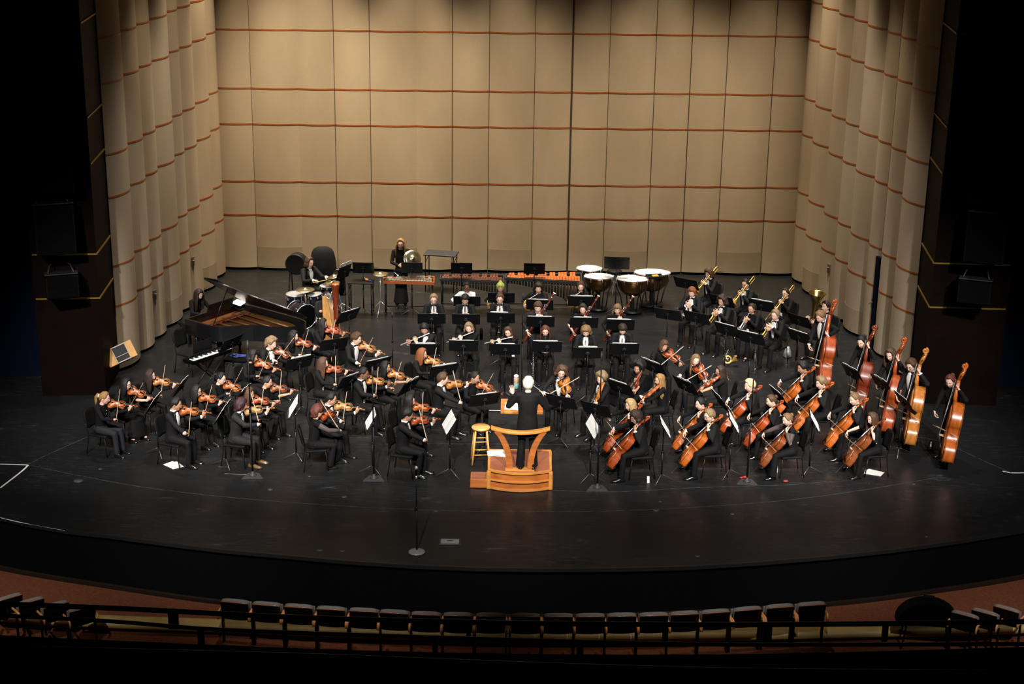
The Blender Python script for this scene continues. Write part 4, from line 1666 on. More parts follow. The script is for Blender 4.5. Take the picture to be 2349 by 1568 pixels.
def bassoon():
    # local y up the long joint, 0 = boot bottom, 1.33 = bell top
    W = mat('bassoon_maple', (.11, .016, .008), .25, coat=.6)
    a = MB()
    a.tube([(0, 0, 0), (0, .02, 0), (0, .46, 0)], [.034, .036, .034], 12)
    b = MB()
    b.tube([(-.018, .44, 0), (-.018, .9, 0), (-.018, 1.0, 0), (-.018, 1.22, 0), (-.018, 1.27, 0), (-.018, 1.33, 0)], [.020, .018, .022, .019, .024, .025], 12)
    w = MB()
    w.tube([(.022, .44, 0), (.022, .86, 0)], [.016, .014], 10)
    r = MB()
    r.lathe([(.016, 1.325), (.034, 1.328), (.036, 1.335), (.034, 1.343), (.016, 1.343)], 18, 0, Matrix.Translation((-.018, 0, 0)) @ Matrix.Rotation(R(-90), 4, 'X'))
    h = MB()
    h.lathe([(.015, 1.344), (.015, 1.338)], 14, 0, Matrix.Translation((-.018, 0, 0)) @ Matrix.Rotation(R(-90), 4, 'X'))
    k = MB()
    keys_on(k, .06, .42, .036, 9, 0, .010)
    keys_on(k, .5, 1.0, .022, 9, 0, .008)
    for y in (.45, .9, 1.0, 1.22):
        k.tube([(-.018, y - .005, 0), (-.018, y + .005, 0)], .0245, 12)
    c = MB()
    c.tube(crom([(.022, .86, 0), (.024, .95, .01), (.02, .985, .05), (.0, .975, .11), (-.01, .94, .19), (-.01, .90, .25)], 4), .0045, 6)
    return [('boot_joint', a, W, None), ('bass_joint', b, W, None), ('wing_joint', w, W, None), ('bell_ring', r, mat('ivory_ring', (.75, .70, .58), .4), 1), ('bell_hole', h, M_EBONY, 1), ('keys', k, M_CHROME, None), ('bocal', c, M_CHROME, None)]


def bell_prof(R0, L, r0, n=9, p=2.6):
    return [(r0 + (R0 - r0) * (i / n) ** p, L * i / n) for i in range(n + 1)]


def trumpet():
    # y: mouthpiece (0) to bell (.48); z up
    t = MB()
    t.tube([(0, .02, 0), (0, .30, 0)], .0062, 8)
    t.tube(crom([(0, .30, 0), (0, .42, 0), (0, .455, -.02), (0, .455, -.055), (0, .42, -.078), (0, .24, -.078)], 4), .0068, 8)
    t.tube(crom([(.012, .24, -.06), (.012, .14, -.07), (.014, .10, -.06), (.014, .075, -.035), (.014, .10, -.005), (.014, .16, .0), (.014, .3, .0)], 4), .0068, 8)
    bl = MB()
    bl.lathe(bell_prof(.061, .22, .0075, 9, 4.2) + [(.063, .222), (.060, .222)] + [(max(.006, a - .003), b) for a, b in reversed(bell_prof(.061, .22, .0075, 9, 4.2)[4:])], 18, 0, Matrix.Translation((.014, .28, 0)) @ Matrix.Rotation(R(-90), 4, 'X'))
    m = MB()
    m.lathe([(.013, 0), (.0135, .004), (.007, .022), (.0045, .04), (.005, .075)], 12, 0, Matrix.Translation((0, -.01, 0)) @ Matrix.Rotation(R(-90), 4, 'X'))
    parts = [('tubing', t, M_STEEL, None), ('bell', bl, M_STEEL, None), ('mouthpiece', m, M_STEEL, None)]
    for i in range(3):
        v = MB()
        v.lathe([(.010, -.10), (.0105, -.095), (.0105, .02), (.008, .025), (.003, .026), (.003, .04), (.009, .042), (.009, .046)], 10, 0, Matrix.Translation((.007, .20 + .027 * i, 0)))
        parts.append(('valve', v, M_STEEL, None))
    return parts


def trombone():
    # y forward along the slide; mouthpiece 0; bell section on -x (player's left)
    s = MB()
    s.tube([(0, .03, 0), (0, 1.02, 0)], .0065, 8)
    s.tube([(0, .14, -.085), (0, 1.02, -.085)], .0065, 8)
    s.tube(crom([(0, 1.02, 0), (0, 1.08, -.015), (0, 1.10, -.0425), (0, 1.08, -.07), (0, 1.02, -.085)], 4), .0075, 8)
    s.tube([(0, .14, 0), (0, .14, -.085)], .006, 6)
    s.tube([(0, .55, 0), (0, .55, -.085)], .006, 6)
    m = MB()
    m.lathe([(.019, 0), (.019, .006), (.009, .03), (.006, .07)], 12, 0, Matrix.Translation((0, -.02, 0)) @ Matrix.Rotation(R(-90), 4, 'X'))
    g = MB()
    g.tube(crom([(0, .14, -.085), (-.015, .05, -.088), (-.03, -.1, -.08), (-.045, -.36, -.06), (-.05, -.43, -.045), (-.055, -.45, -.005), (-.06, -.43, .035), (-.065, -.36, .05), (-.075, -.1, .045), (-.08, .0, .04)], 5), [.009] * 46, 8)
    g.tube([(-.045, -.3, -.062), (-.066, -.3, .05)], .005, 6)
    b = MB()
    pr = bell_prof(.105, .52, .010, 14, 5.5)
    b.lathe(pr + [(.110, .522), (.106, .522)] + [(max(.008, a - .003), h) for a, h in reversed(pr[6:])], 22, 0, Matrix.Translation((-.08, -.02, .04)) @ Matrix.Rotation(R(-90 - 3), 4, 'X'))
    return [('slide', s, M_STEEL, None), ('mouthpiece', m, M_STEEL, None), ('tuning_bend', g, M_BRASS, None), ('bell', b, M_BRASS, None)]


def french_horn():
    # centre of the coil at the origin, coil in x-y plane; bell opens towards +x
    c = MB()
    for r, z, w in ((.135, 0, .012), (.105, .018, .009), (.12, -.016, .008)):
        c.tube([(r * math.cos(2 * PI * i / 20), r * math.sin(2 * PI * i / 20), z) for i in range(21)], w, 8)
    c.tube(crom([(-.06, .11, .02), (-.02, .02, .03), (.03, -.06, .03), (.08, -.09, .02)], 4), .008, 8)
    l = MB()
    l.tube(crom([(-.09, .09, .0), (-.04, .2, .02), (.0, .28, .03), (.02, .34, .03)], 4), [.007] * 10 + [.005] * 3, 8)
    b = MB()
    pr = bell_prof(.15, .30, .016, 10, 2.6)
    b.lathe(pr + [(.153, .302), (.148, .302)] + [(max(.012, a - .004), h) for a, h in reversed(pr[4:])], 22, 0, Matrix.Translation((.05, -.13, -.02)) @ Matrix.Rotation(R(35), 4, 'Z') @ Matrix.Rotation(R(90), 4, 'Y'))
    parts = [('coil', c, M_BRASS, None), ('lead_pipe', l, M_STEEL, None), ('bell', b, M_BRASS, None)]
    for i in range(3):
        v = MB()
        v.lathe([(.016, -.02), (.016, .03), (.006, .034)], 10, 0, Matrix.Translation((-.05 + .035 * i, .02, .02)))
        parts.append(('valve', v, M_STEEL, None))
    return parts


def tuba():
    # bell axis +z; origin at the bottom
    b = MB()
    pr = bell_prof(.20, .62, .06, 12, 3.2)
    b.lathe(pr + [(.203, .623), (.195, .622)] + [(a - .006, h) for a, h in reversed(pr[3:])], 26, 0, Matrix.Translation((0, 0, .35)))
    c = MB()
    c.tube(crom([(0, 0, .36), (0, 0, .12), (.06, 0, .03), (.16, 0, .03), (.22, 0, .12), (.22, 0, .5), (.2, 0, .58), (.14, 0, .6)], 5), [.058, .056, .055, .054, .052, .05, .05, .049, .048, .047] + [.045] * 12 + [.04] * 8 + [.03] * 6, 10)
    t = MB()
    t.tube(crom([(.14, .05, .58), (.10, .06, .4), (.12, .07, .15), (.18, .06, .12), (.2, .05, .3), (.16, .06, .5)], 5), .017, 8)
    t.tube(crom([(.14, .03, .6), (.1, .0, .72), (.08, -.06, .76), (.07, -.12, .77)], 4), .012, 8)
    t.tube(crom([(.05, .07, .2), (.05, .09, .35), (.1, .09, .45), (.13, .09, .3), (.11, .09, .2)], 4), .012, 8)
    parts = [('bell', b, M_DULLB, None), ('bow', c, M_DULLB, None), ('tubing', t, M_DULLB, None)]
    for i in range(4):
        v = MB()
        v.lathe([(.018, 0), (.018, .16), (.006, .165), (.006, .19), (.012, .192), (.012, .198)], 10, 0, Matrix.Translation((.07 + .03 * i, .085, .26)))
        parts.append(('valve', v, M_STEEL, None))
    return parts


# ------------------------------------------------ poses
def arm(Pz, **k):
    for a, b in k.items():
        setattr(Pz, a, V(b) if isinstance(b, (tuple, Vector)) and len(b) == 3 else b)


def pose_violin(va=32, drop=9, s=.35, tilt=28, lean=8, kind='violin', seat=True, turn=0, up=0, knees=None, bk=6):
    P = Pose(lean=lean, hy=va * .55, hp=9, hr=10, seat=seat, turn=turn)
    if knees:
        P.knees, P.feet = knees
    av = R(va + turn)
    a = V((-math.sin(av), math.cos(av), -math.tan(R(drop)))).normalized()
    r = a.cross(V((0, 0, 1))).normalized()
    u = r.cross(a).normalized()
    t = R(tilt)
    n = u * math.cos(t) + r * math.sin(t)
    x = r * math.cos(t) - u * math.sin(t)
    E = P.shc + V((-.070, .075, .055)) + V((-math.sin(av), math.cos(av), 0)) * .02
    if kind == 'viola':
        E += V((0, .0, -.005))
    tot = .595 if kind == 'violin' else .67
    Mi = frame(E, x, a, n)
    N = E + a * (tot * .80)
    P.LW = N - u * .085 - a * .035 + r * .02
    P.Ld = u * .8 + a * .25 + r * .12
    P.Ln = -a * .35 - r * .75 + u * .1
    P.Lc = (.75, .8, .8, .85)
    P.Lp = V((.25, .1, -1))
    k = R(bk)
    b = (-x * math.cos(k) + n * math.sin(k)).normalized()
    Cc = E + a * (.21 * tot / .595) + n * .062
    frog = Cc - b * (.05 + s * .62)
    Mb = axes(frog, b, n + a * .15)
    P.RW = frog - b * .055 + n * .045 - a * .03
    P.Rd = b * .62 - n * .55 + a * .25
    P.Rn = -n * .7 - b * .3
    P.Rc = (.5, .55, .6, .65)
    P.Rp = V((.9, -.5, -.55))
    P.inst = [(kind, Mi, True), ('violin_bow', Mb, True)]
    return P


def pose_cello(s=.3, lean=9, hp=20, hy=25, tw=.25, pos=.745, rr=0):
    P = Pose(lean=lean, hy=hy, hp=hp, hr=-6)
    P.knees = ((.235, .40, .50), (-.235, .40, .50))
    P.feet = ((.26, .40, .085), (-.26, .43, .085))
    Ep = V((.04, .80, .012))
    Sc = V((-.150, -.10, 1.265))
    y = (Sc - Ep).normalized()
    O = Ep + y * .30
    Mi = axes(O, y, (tw, 1, .35))
    x, z = Mi.to_3x3().col[0].copy(), Mi.to_3x3().col[2].copy()
    N = O + y * (1.22 * pos) + z * .085
    b = V((-1, -.14, .0)).normalized()
    Cc = O + y * .42 + z * .142
    frog = Cc - b * (.05 + s * .6)
    Mb = axes(frog, b, z)
    P.RW = frog - b * .045 + z * .04 + y * .055
    P.Rd = b * .35 - y * .75 + z * .1
    P.Rn = -z * .9 + b * .2
    P.Rc = (.55, .6, .6, .6)
    P.Rp = V((.9, .2, -.2))
    P.LW = N + V((-.085, .02, -.05))
    P.Ld = V((.55, .05, .75))
    P.Ln = -z * .9
    P.Lc = (.7, .75, .75, .8)
    P.Lp = V((-.55, -.35, -1))
    P.inst = [('cello', Mi, True), ('cello_bow', Mb, True)]
    return P


def pose_bass(s=.3, pos=.80, tw=.75, hp=20, hy=30, Sc=(-.23, -.06, 1.98), Ep=(-.36, .34, .012), pull=0):
    P = Pose(lean=6, hy=hy, hp=hp, hr=-4, seat=False)
    P.knees = ((.10, .03, .50), (-.10, .03, .50))
    P.feet = ((.13, .0, .085), (-.13, -.02, .085))
    Ep, Sc = V(Ep), V(Sc)
    y = (Sc - Ep).normalized()
    O = Ep + y * .16
    Mi = axes(O, y, (tw, 1, .2))
    x, z = Mi.to_3x3().col[0].copy(), Mi.to_3x3().col[2].copy()
    N = O + y * (1.82 * pos) + z * .09
    b = (V((-1, .05, -.05)) - y * y.dot(V((-1, .05, -.05))) * .8).normalized()
    Cc = O + y * .56 + z * .21
    frog = Cc - b * (.05 + s * .6)
    Mb = axes(frog, b, z)
    P.RW = frog - b * .05 + z * .03 + y * .06
    P.Rd = b * .4 - y * .75
    P.Rn = -z * .9 + b * .2
    P.Rp = V((.9, -.2, -.2))
    P.LW = N + V((-.07, .02, -.03))
    P.Ld = V((.75, .1, .45))
    P.Ln = -z * .9
    P.Lc = (.7, .75, .75, .8)
    P.Lp = V((-1, .1, -.1))
    P.inst = [('bass', Mi, True), ('bass_bow', Mb, True)]
    return P


def tube_pose(P, o, d, zh, lh, rh, inst, off=.028, lext=0):
    """both hands on a tube that starts at o, runs along d; lh, rh distances"""
    Mi = axes(o, d, zh)
    x, y, z = [Mi.to_3x3().col[i].copy() for i in range(3)]
    P.LW = o + y * lh - x * .055 - y * .06 - z * off
    P.Ld = y * .35 + x * .55 + z * .35
    P.Ln = x * .6 - y * .1 + z * .1
    P.RW = o + y * rh + x * .055 - y * .06 - z * off
    P.Rd = y * .35 - x * .55 + z * .35
    P.Rn = -x * .6 + z * .1
    P.Lc = P.Rc = (.5, .55, .55, .6)
    P.Lp, P.Rp = V((-.9, -.3, -1)), V((.9, -.3, -1))
    P.inst = [(inst, Mi, True)]
    return P


def pose_flute(drop=20, hr=-8, hp=12, hy=-8):
    P = Pose(lean=6, hy=hy, hp=hp, hr=hr)
    m = P.mouth() + V((0, .014, -.006))
    d = V((1, .22, -math.tan(R(drop)))).normalized()
    o = m - d * .12
    Mi = axes(o, d, (0, .3, 1))
    P.LW = o + d * .30 + V((.02, .03, -.075))
    P.Ld = V((.25, -.35, .9))
    P.Ln = V((.2, -.9, -.2))
    P.Lp = V((-.6, .2, -1))
    P.RW = o + d * .50 + V((.0, -.045, -.06))
    P.Rd = V((-.1, .8, .55))
    P.Rn = V((-.3, -.4, .6))
    P.Lc = P.Rc = (.5, .5, .55, .55)
    P.Rp = V((.9, -.4, -.7))
    P.inst = [('flute', Mi, True)]
    return P


def pose_clarinet(kind='clarinet', hp=12, hy=0, fd=.55, lat=.0):
    P = Pose(lean=4, hy=hy, hp=hp)
    m = P.mouth()
    return tube_pose(P, m, V((lat, fd, -1)), V((0, 1, .6)), .27, .43, kind)


def pose_bassoon(hp=10):
    P = Pose(lean=5, hy=-6, hp=hp)
    b, t = V((.30, .17, .42)), V((-.28, .20, 1.47))
    y = (t - b).normalized()
    Mi = axes(b, y, (-.2, .6, .7)) @ Matrix.Rotation(R(200), 4, 'Y')
    P.RW = b + y * .26 + V((.06, .06, .02))
    P.Rd = V((-.2, .2, -.9))
    P.Rn = V((-.8, -.3, 0))
    P.LW = b + y * .70 + V((-.06, .07, -.05))
    P.Ld = V((.6, -.1, .6))
    P.Ln = V((.3, -.9, 0))
    P.Lp, P.Rp = V((-.9, -.1, -1)), V((.9, -.5, -.5))
    P.inst = [('bassoon', Mi, True)]
    return P


def pose_horn(hp=6):
    P = Pose(lean=4, hp=hp, hy=0)
    m = P.mouth()
    c = V((.13, .27, m.z - .23))
    # local y goes from the coil to the mouth
    y = (m - c + V((-.02, -.0, 0))).normalized()
    Mi = axes(m - y * .345, y, (-.15, 1, .25))
    Mi = Mi @ Matrix.Translation((-.02, 0, -.03))
    P.LW = c + V((-.13, .04, .03))
    P.Ld = V((.6, .35, .3))
    P.Ln = V((.4, -.7, .1))
    P.RW = c + V((.13, -.07, -.07))
    P.Rd = V((.0, .8, .1))
    P.Rn = V((.8, 0, .2))
    P.inst = [('french_horn', Mi, True)]
    P.Lp, P.Rp = V((-.9, -.3, -.8)), V((.9, -.3, -.8))
    return P


def pose_trumpet(drop=24, hp=6):
    P = Pose(lean=5, hp=hp)
    m = P.mouth()
    d = V((0, math.cos(R(drop)), -math.sin(R(drop))))
    return tube_pose(P, m + d * .01, d, V((0, 0, 1)), .20, .27, 'trumpet', .045)


def pose_trombone(drop=30, hp=4):
    P = Pose(lean=4, hp=hp)
    m = P.mouth()
    d = V((.05, math.cos(R(drop)), -math.sin(R(drop)))).normalized()
    tube_pose(P, m + d * .02, d, V((0, .3, 1)), .16, .42, 'trombone', .06)
    P.Lc = .8
    return P


INST = {'violin': (bowed('violin'), 'violin'), 'viola': (bowed('viola'), 'viola'), 'cello': (bowed('cello'), 'cello'), 'bass': (bowed('bass'), 'double_bass'),
        'violin_bow': (bowstick('violin'), 'bow'), 'cello_bow': (bowstick('cello'), 'bow'), 'bass_bow': (bowstick('bass'), 'bow'),
        'flute': (flute, 'flute'), 'clarinet': (clarinet(), 'clarinet'), 'bass_clarinet': (clarinet(.95, .05, .017, 20), 'bass_clarinet'), 'oboe': (oboe, 'oboe'), 'bassoon': (bassoon, 'bassoon'),
        'trumpet': (trumpet, 'trumpet'), 'trombone': (trombone, 'trombone'), 'french_horn': (french_horn, 'french_horn'), 'tuba': (tuba, 'tuba')}


def put_inst(kind, Mroot, Mi, label, varnish=None, finish=None, group=None):
    fn, nm = INST[kind]
    M = Mroot @ Mi
    over = None
    if varnish:
        v = varn(varnish)
        ve = varn(varnish + '_edge')
        over = {'body': {0: v, 1: ve, 2: v}, 'top_plate': {0: v, 1: ve}, 'neck': {0: v}}
    if finish:
        over = {p: {0: finish} for p in ('tubing', 'bell', 'valve', 'slide', 'tuning_bend', 'coil')}
    cat = {'double_bass': 'double bass', 'french_horn': 'french horn', 'bass_clarinet': 'bass clarinet'}.get(nm, nm)
    return spawn('i_' + kind, fn, nm, M, label, cat, group, over)


# ------------------------------------------------ one seated or standing player
def anchor(P, hx, hy, ang, s):
    """root matrix so that the middle of the head shows at pixel hx, hy"""
    hz = P.headc.z * s
    w = fl(hx, hy, hz)
    Mr = Matrix.Rotation(R(ang - 90), 4, 'Z') @ Matrix.Scale(s, 4)
    o = Mr @ P.headc
    return Matrix.Translation((w.x - o.x, w.y - o.y, 0)) @ Mr


NPL = {}


def player(key, handle, P, px, ang, looks, s=None, varnish=None, finish=None, chair=True, act='playing', inst_lab=None):
    """handle: words that single the person out"""
    fem = looks.get('sex', 'f') == 'f'
    s = s or (.90 if fem else .955)
    rnd = random.Random(hash_(key))
    M = anchor(P, px[0], px[1], ang, s)
    r = make_person(looks, P, M, rnd)
    tag(r, handle, 'person', None)
    NPL[key] = (r, M, P)
    short = looks.get('ref', handle)
    for kind, Mi, *_ in P.inst:
        nm = INST[kind][1]
        if nm == 'bow':
            lab = 'wooden bow with pale hair in the hand of ' + short
        else:
            col = {'orange': 'orange', 'amber': 'amber', 'red': 'reddish', 'brown': 'brown', 'pale': 'pale', 'rose': 'pinkish', 'gold': 'golden', 'deep': 'dark red'}.get(varnish, '')
            col = col or {'flute': 'silver', 'clarinet': 'black', 'oboe': 'black', 'bassoon': 'dark red', 'french_horn': 'brass', 'trombone': 'brass', 'tuba': 'brass', 'bass_clarinet': 'black'}.get(nm, 'brass' if finish else 'silver')
            lab = '%s %s played by %s' % (col, nm.replace('_', ' '), short)
        put_inst(kind, M, Mi, lab, varnish if nm in ('violin', 'viola', 'cello', 'double_bass') else None, finish if nm in ('trumpet', 'trombone', 'french_horn') else None)
    if P.seat and chair:
        loc = M.to_translation()
        f = M.to_3x3() @ V((0, 1, 0))
        a2 = math.degrees(math.atan2(f.y, f.x))
        c = spawn('chair', chair_parts, 'chair', place(loc - f.normalized() * -.04, a2, s * .985 + .015), 'black padded chair under ' + short, 'chair')
    return r


def hash_(k):
    h = 7
    for c in k:
        h = (h * 131 + ord(c)) % 1000003
    return h
# ------------------------------------------------------------------ the players
def L(**k):
    return k


# key, ref (short), label, pixel of head middle, facing, (va, drop, s), looks, varnish
VIOL = [
    ('v1', 'the blond ponytailed outermost violinist', 'person with blond ponytail, white hair bow, dark buttoned shirt, outermost violinist, bowing', (240, 913), -25, (32, 8, .59, 26), L(hs='tied', tail='pony', hc='honey', skin='pink', wear='knit', legs='navy', buttons=1, badge=.0, clip='white', eyes=False), 'orange'),
    ('v2', 'the violinist in ballet flats', 'person in black skirt and low-cut flats, long dark hair, glasses, playing violin near the edge', (289, 881), -54, (24, 9, .78, 26), L(hs='long', hc='black', skin='fair', wear='short', legs='skirt', glasses=1, badge=-.05, flats=1), 'orange'),
    ('v3', 'the long-haired violinist nearest the tan loudspeaker', 'person with long dark hair playing violin nearest the tan wooden loudspeaker', (344, 861), -30, (32, 8, .53, 28), L(hs='xlong', hc='dark', skin='fair', wear='knit'), 'amber'),
    ('v4', 'the dark-haired violinist beside the floor papers', 'person in tuxedo with short black hair playing violin beside the white papers on the floor', (404, 927), -25, (32, 8, .87, 26), L(sex='m', hs='short', hc='black', skin='olive', wear='tux', eyes=False), 'orange'),
    ('v5', 'the violinist with sleek parted hair', 'person in glasses with sleek parted dark hair playing violin behind the tuxedoed outer violinist', (450, 897), -40, (30, 9, .66, 28), L(hs='long', hc='black', skin='fair', wear='knit', glasses=1), 'orange'),
    ('v6', 'the bespectacled violinist with tied-back hair', 'person in glasses, tied-back dark hair and high black top, playing violin', (507, 868), -58, (27, 9, .31, 26), L(hs='tied', tail='pony', hc='black', skin='fair', wear='knit', glasses=1), 'orange'),
    ('v7', 'the violinist with a hair band', 'person with black hair in a band, v-neck top and bare forearms, playing violin', (613, 876), -27, (32, 8, .5, 30), L(hs='tied', tail='bun', hc='black', skin='tan', wear='vneck', clip='band', eyes=False), 'brown'),
    ('v8', 'the violinist behind the purple-haired one', 'person with brown hair half hidden behind the purple-haired violinist, bowing a violin', (571, 903), -34, (31, 8, .73, 28), L(hs='long', hc='brown', skin='tan', wear='knit'), 'red'),
    ('v9', 'the purple-haired violinist', 'person with tousled purple-brown hair, charcoal jacket and shiny brown shoes, playing violin', (553, 929), -8, (38, 8, .55, 24), L(sex='m', hs='mop', hc='purple', skin='pink', wear='grey', legs='grey', shoe='brown', notie=1, eyes=False), 'pale'),
    ('v10', 'the shadowed violinist beside the amplifier box', 'person with dark wavy hair in shadow, playing violin beside the black amplifier box', (580, 818), -54, (27, 9, .52, 24), L(hs='curlylong', hc='black', skin='tan', wear='knit'), 'orange'),
    ('v11', 'the curly sandy-haired violinist', 'person with curly sandy hair and open white shirt front, playing violin under the piano', (623, 788), -70, (25, 11, .4, 22), L(sex='m', hs='curly', hc='sandy', skin='fair', wear='tux', open=1, eyes=False), 'brown'),
    ('v12', 'the dark violinist against the piano tail', 'person with dark hair merging into the piano tail behind, playing a reddish violin', (673, 771), -44, (28, 9, .56, 26), L(hs='long', hc='black', skin='fair', wear='knit', badge=.03), 'red'),
    ('v13', 'the violinist with a yellow hair clip', 'person with long black hair and yellow clip, playing a pinkish violin before the harp', (740, 743), -36, (30, 9, .7, 24), L(hs='xlong', hc='black', skin='olive', wear='knit', badge=.02, clip='clip', glasses=1), 'rose'),
    ('v14', 'the broad-fronted tuxedo violinist beside the harp', 'person with swept brown hair, bow tie and wide white shirt front, playing violin', (818, 777), -68, (28, 10, .75, 24), L(sex='m', hs='wavy', hc='brown', skin='fair', wear='tux', open=1, eyes=False), 'amber'),
    ('v15', 'the brown-haired violinist with upright bow', 'person with long brown hair bowing a glossy red violin with an upright bow', (741, 833), -22, (32, 8, .63, 28), L(hs='xlong', hc='brown', skin='fair', wear='knit', badge=.04, eyes=False), 'red'),
    ('v16', 'the violinist with a folded white cuff', 'person in tuxedo with close black hair and a broad white cuff, playing violin', (834, 857), -34, (32, 8, .63, 24), L(sex='m', hs='crop', hc='black', skin='brown', wear='tux', badge=.02, eyes=False), 'amber'),
    ('v17', 'the violinist with the honey-pale violin', 'person with long straight black hair playing a honey-pale violin, badge on lap', (884, 842), -54, (28, 9, .6, 26), L(hs='long', hc='black', skin='tan', wear='short', badge=.05, eyes=False), 'gold'),
    ('v18', 'the tuxedoed violinist in dark-rimmed glasses', 'person in tuxedo and dark-rimmed glasses with short black hair, playing a pale violin', (760, 915), -36, (30, 9, .6, 24), L(sex='m', hs='short', hc='black', skin='tan', wear='tux', glasses=1), 'pale'),
    ('v19', 'the curly auburn-haired violinist', 'person with curly auburn hair, sheer sleeves and wide black trousers, playing violin', (729, 944), 22, (36, 4, .62, 30), L(hs='curly', hc='auburn', skin='fair', wear='sheer', legs='wide', eyes=False), 'red'),
    ('v20', 'the violinist nearest the microphone stand', 'person in dark suit with thick black hair, foremost violinist beside the lone microphone stand', (935, 951), -6, (34, 8, .78, 26), L(sex='m', hs='fringe', hc='black', skin='olive', wear='suit', shirt=1, eyes=False), 'red'),
    ('v21', 'the foremost violinist with long black hair', 'person with long black hair beside the foremost violinist, bowing a violin', (940, 919), -32, (31, 8, .6, 26), L(hs='long', hc='black', skin='fair', wear='knit'), 'orange'),
    ('v22', 'the red-haired violinist', 'person with straight red hair playing an amber violin in front of the flutes', (968, 812), -46, (30, 9, .57, 24), L(hs='long', hc='red', skin='pink', wear='knit', eyes=False), 'amber'),
    ('v23', 'the tuxedoed violinist closest to the conductor', 'person in tuxedo with combed brown hair, crossed legs, playing violin facing the conductor', (1016, 869), -8, (36, 7, .7, 26), L(sex='m', hs='short', hc='brown', skin='fair', wear='tux', open=1, eyes=False), 'amber'),
    ('v24', 'the violinist with centre-parted black hair', 'person with centre-parted black hair playing violin just behind the wooden floor lectern', (1089, 866), -72, (27, 10, .57, 24), L(hs='tied', tail='pony', hc='black', skin='olive', wear='knit', badge=.0), 'orange'),
]
rnd0 = random.Random(11)
SLOPE = {'v1': 5, 'v2': 19, 'v3': 6.5, 'v4': 5, 'v5': 11, 'v6': 18, 'v7': 6, 'v8': 8, 'v9': -6, 'v10': 17, 'v11': 24, 'v12': 13, 'v13': 9, 'v14': 20, 'v15': 4, 'v16': 8, 'v17': 15, 'v18': 9, 'v19': -18, 'v20': -3, 'v21': 7, 'v22': 12, 'v23': -4, 'v24': 23}
for key, ref, lab, px, ang, (va, drop, s, tilt), lk, vn in VIOL:
    lk['ref'] = ref
    drop = max(2, 6 + .58 * SLOPE[key])
    az = -math.degrees(math.atan((math.tan(R(SLOPE[key])) - .94 * math.tan(R(drop))) / .34))
    ang = az - va
    P = pose_violin(va, drop, s, tilt, lean=rnd0.uniform(5, 11), bk=rnd0.uniform(4, 12), knees=(((.10, .41, .50), (-.13, .39, .50)), ((.10, rnd0.uniform(.28, .45), .085), (-.14, rnd0.uniform(.36, .48), .085))))
    player(key, lab, P, px, ang, lk, None, vn)

VLA = [
    ('a1', 'the long-haired violist in round glasses', 'person with wavy shoulder-length hair and glasses, white shirt front, playing viola by the conductor', (1288, 854), -112, (34, 22, .55, 30), L(sex='m', hs='curlylong', hc='brown', skin='fair', wear='tux', open=1, glasses=1, notie=1), 'gold'),
    ('a2', 'the violist with a curly blond mop', 'person with a curly blond mop looking down, playing viola', (1379, 868), -140, (36, 24, .6, 62), L(sex='m', hs='curly', hc='sandy', skin='fair', wear='tux', eyes=False), 'gold'),
    ('a3', 'the violist with a huge afro', 'person with a large black afro and bare forearm, playing a dark red viola', (1463, 844), -136, (34, 24, .55, 56), L(hs='afro', hc='black', skin='tan', wear='short'), 'deep'),
    ('a4', 'the violist with long golden hair', 'person in profile with long golden hair down the back, playing viola', (1513, 871), -172, (36, 22, .6, 40), L(hs='xlong', hc='honey', skin='fair', wear='knit', eyes=False), 'orange'),
    ('a5', 'the brown-haired violist at the rear', 'person with straight brown hair and lap badge, rearmost violist before the brass', (1523, 793), -84, (34, 14, .6, 24), L(hs='frog', hc='brown', skin='tan', wear='knit', badge=.0), 'red'),
    ('a6', 'the violist with very long ash-blond hair', 'person with very long ash-blond hair and a wristwatch, playing viola', (1595, 826), -100, (32, 20, .7, 26), L(hs='xlong', hc='light', skin='pink', wear='vneck', eyes=False), 'red'),
    ('a7', 'the dark-haired violist in glasses', 'person with dark tied hair and glasses in profile, playing viola before the trumpets', (1652, 851), -178, (34, 18, .6, 44), L(hs='long', hc='dark', skin='tan', wear='vneck', glasses=1), 'red'),
]
for key, ref, lab, px, ang, (va, drop, s, tilt), lk, vn in VLA:
    lk['ref'] = ref
    P = pose_violin(va, drop, s, tilt, lean=7, kind='viola')
    player(key, lab, P, px, ang, lk, None, vn)

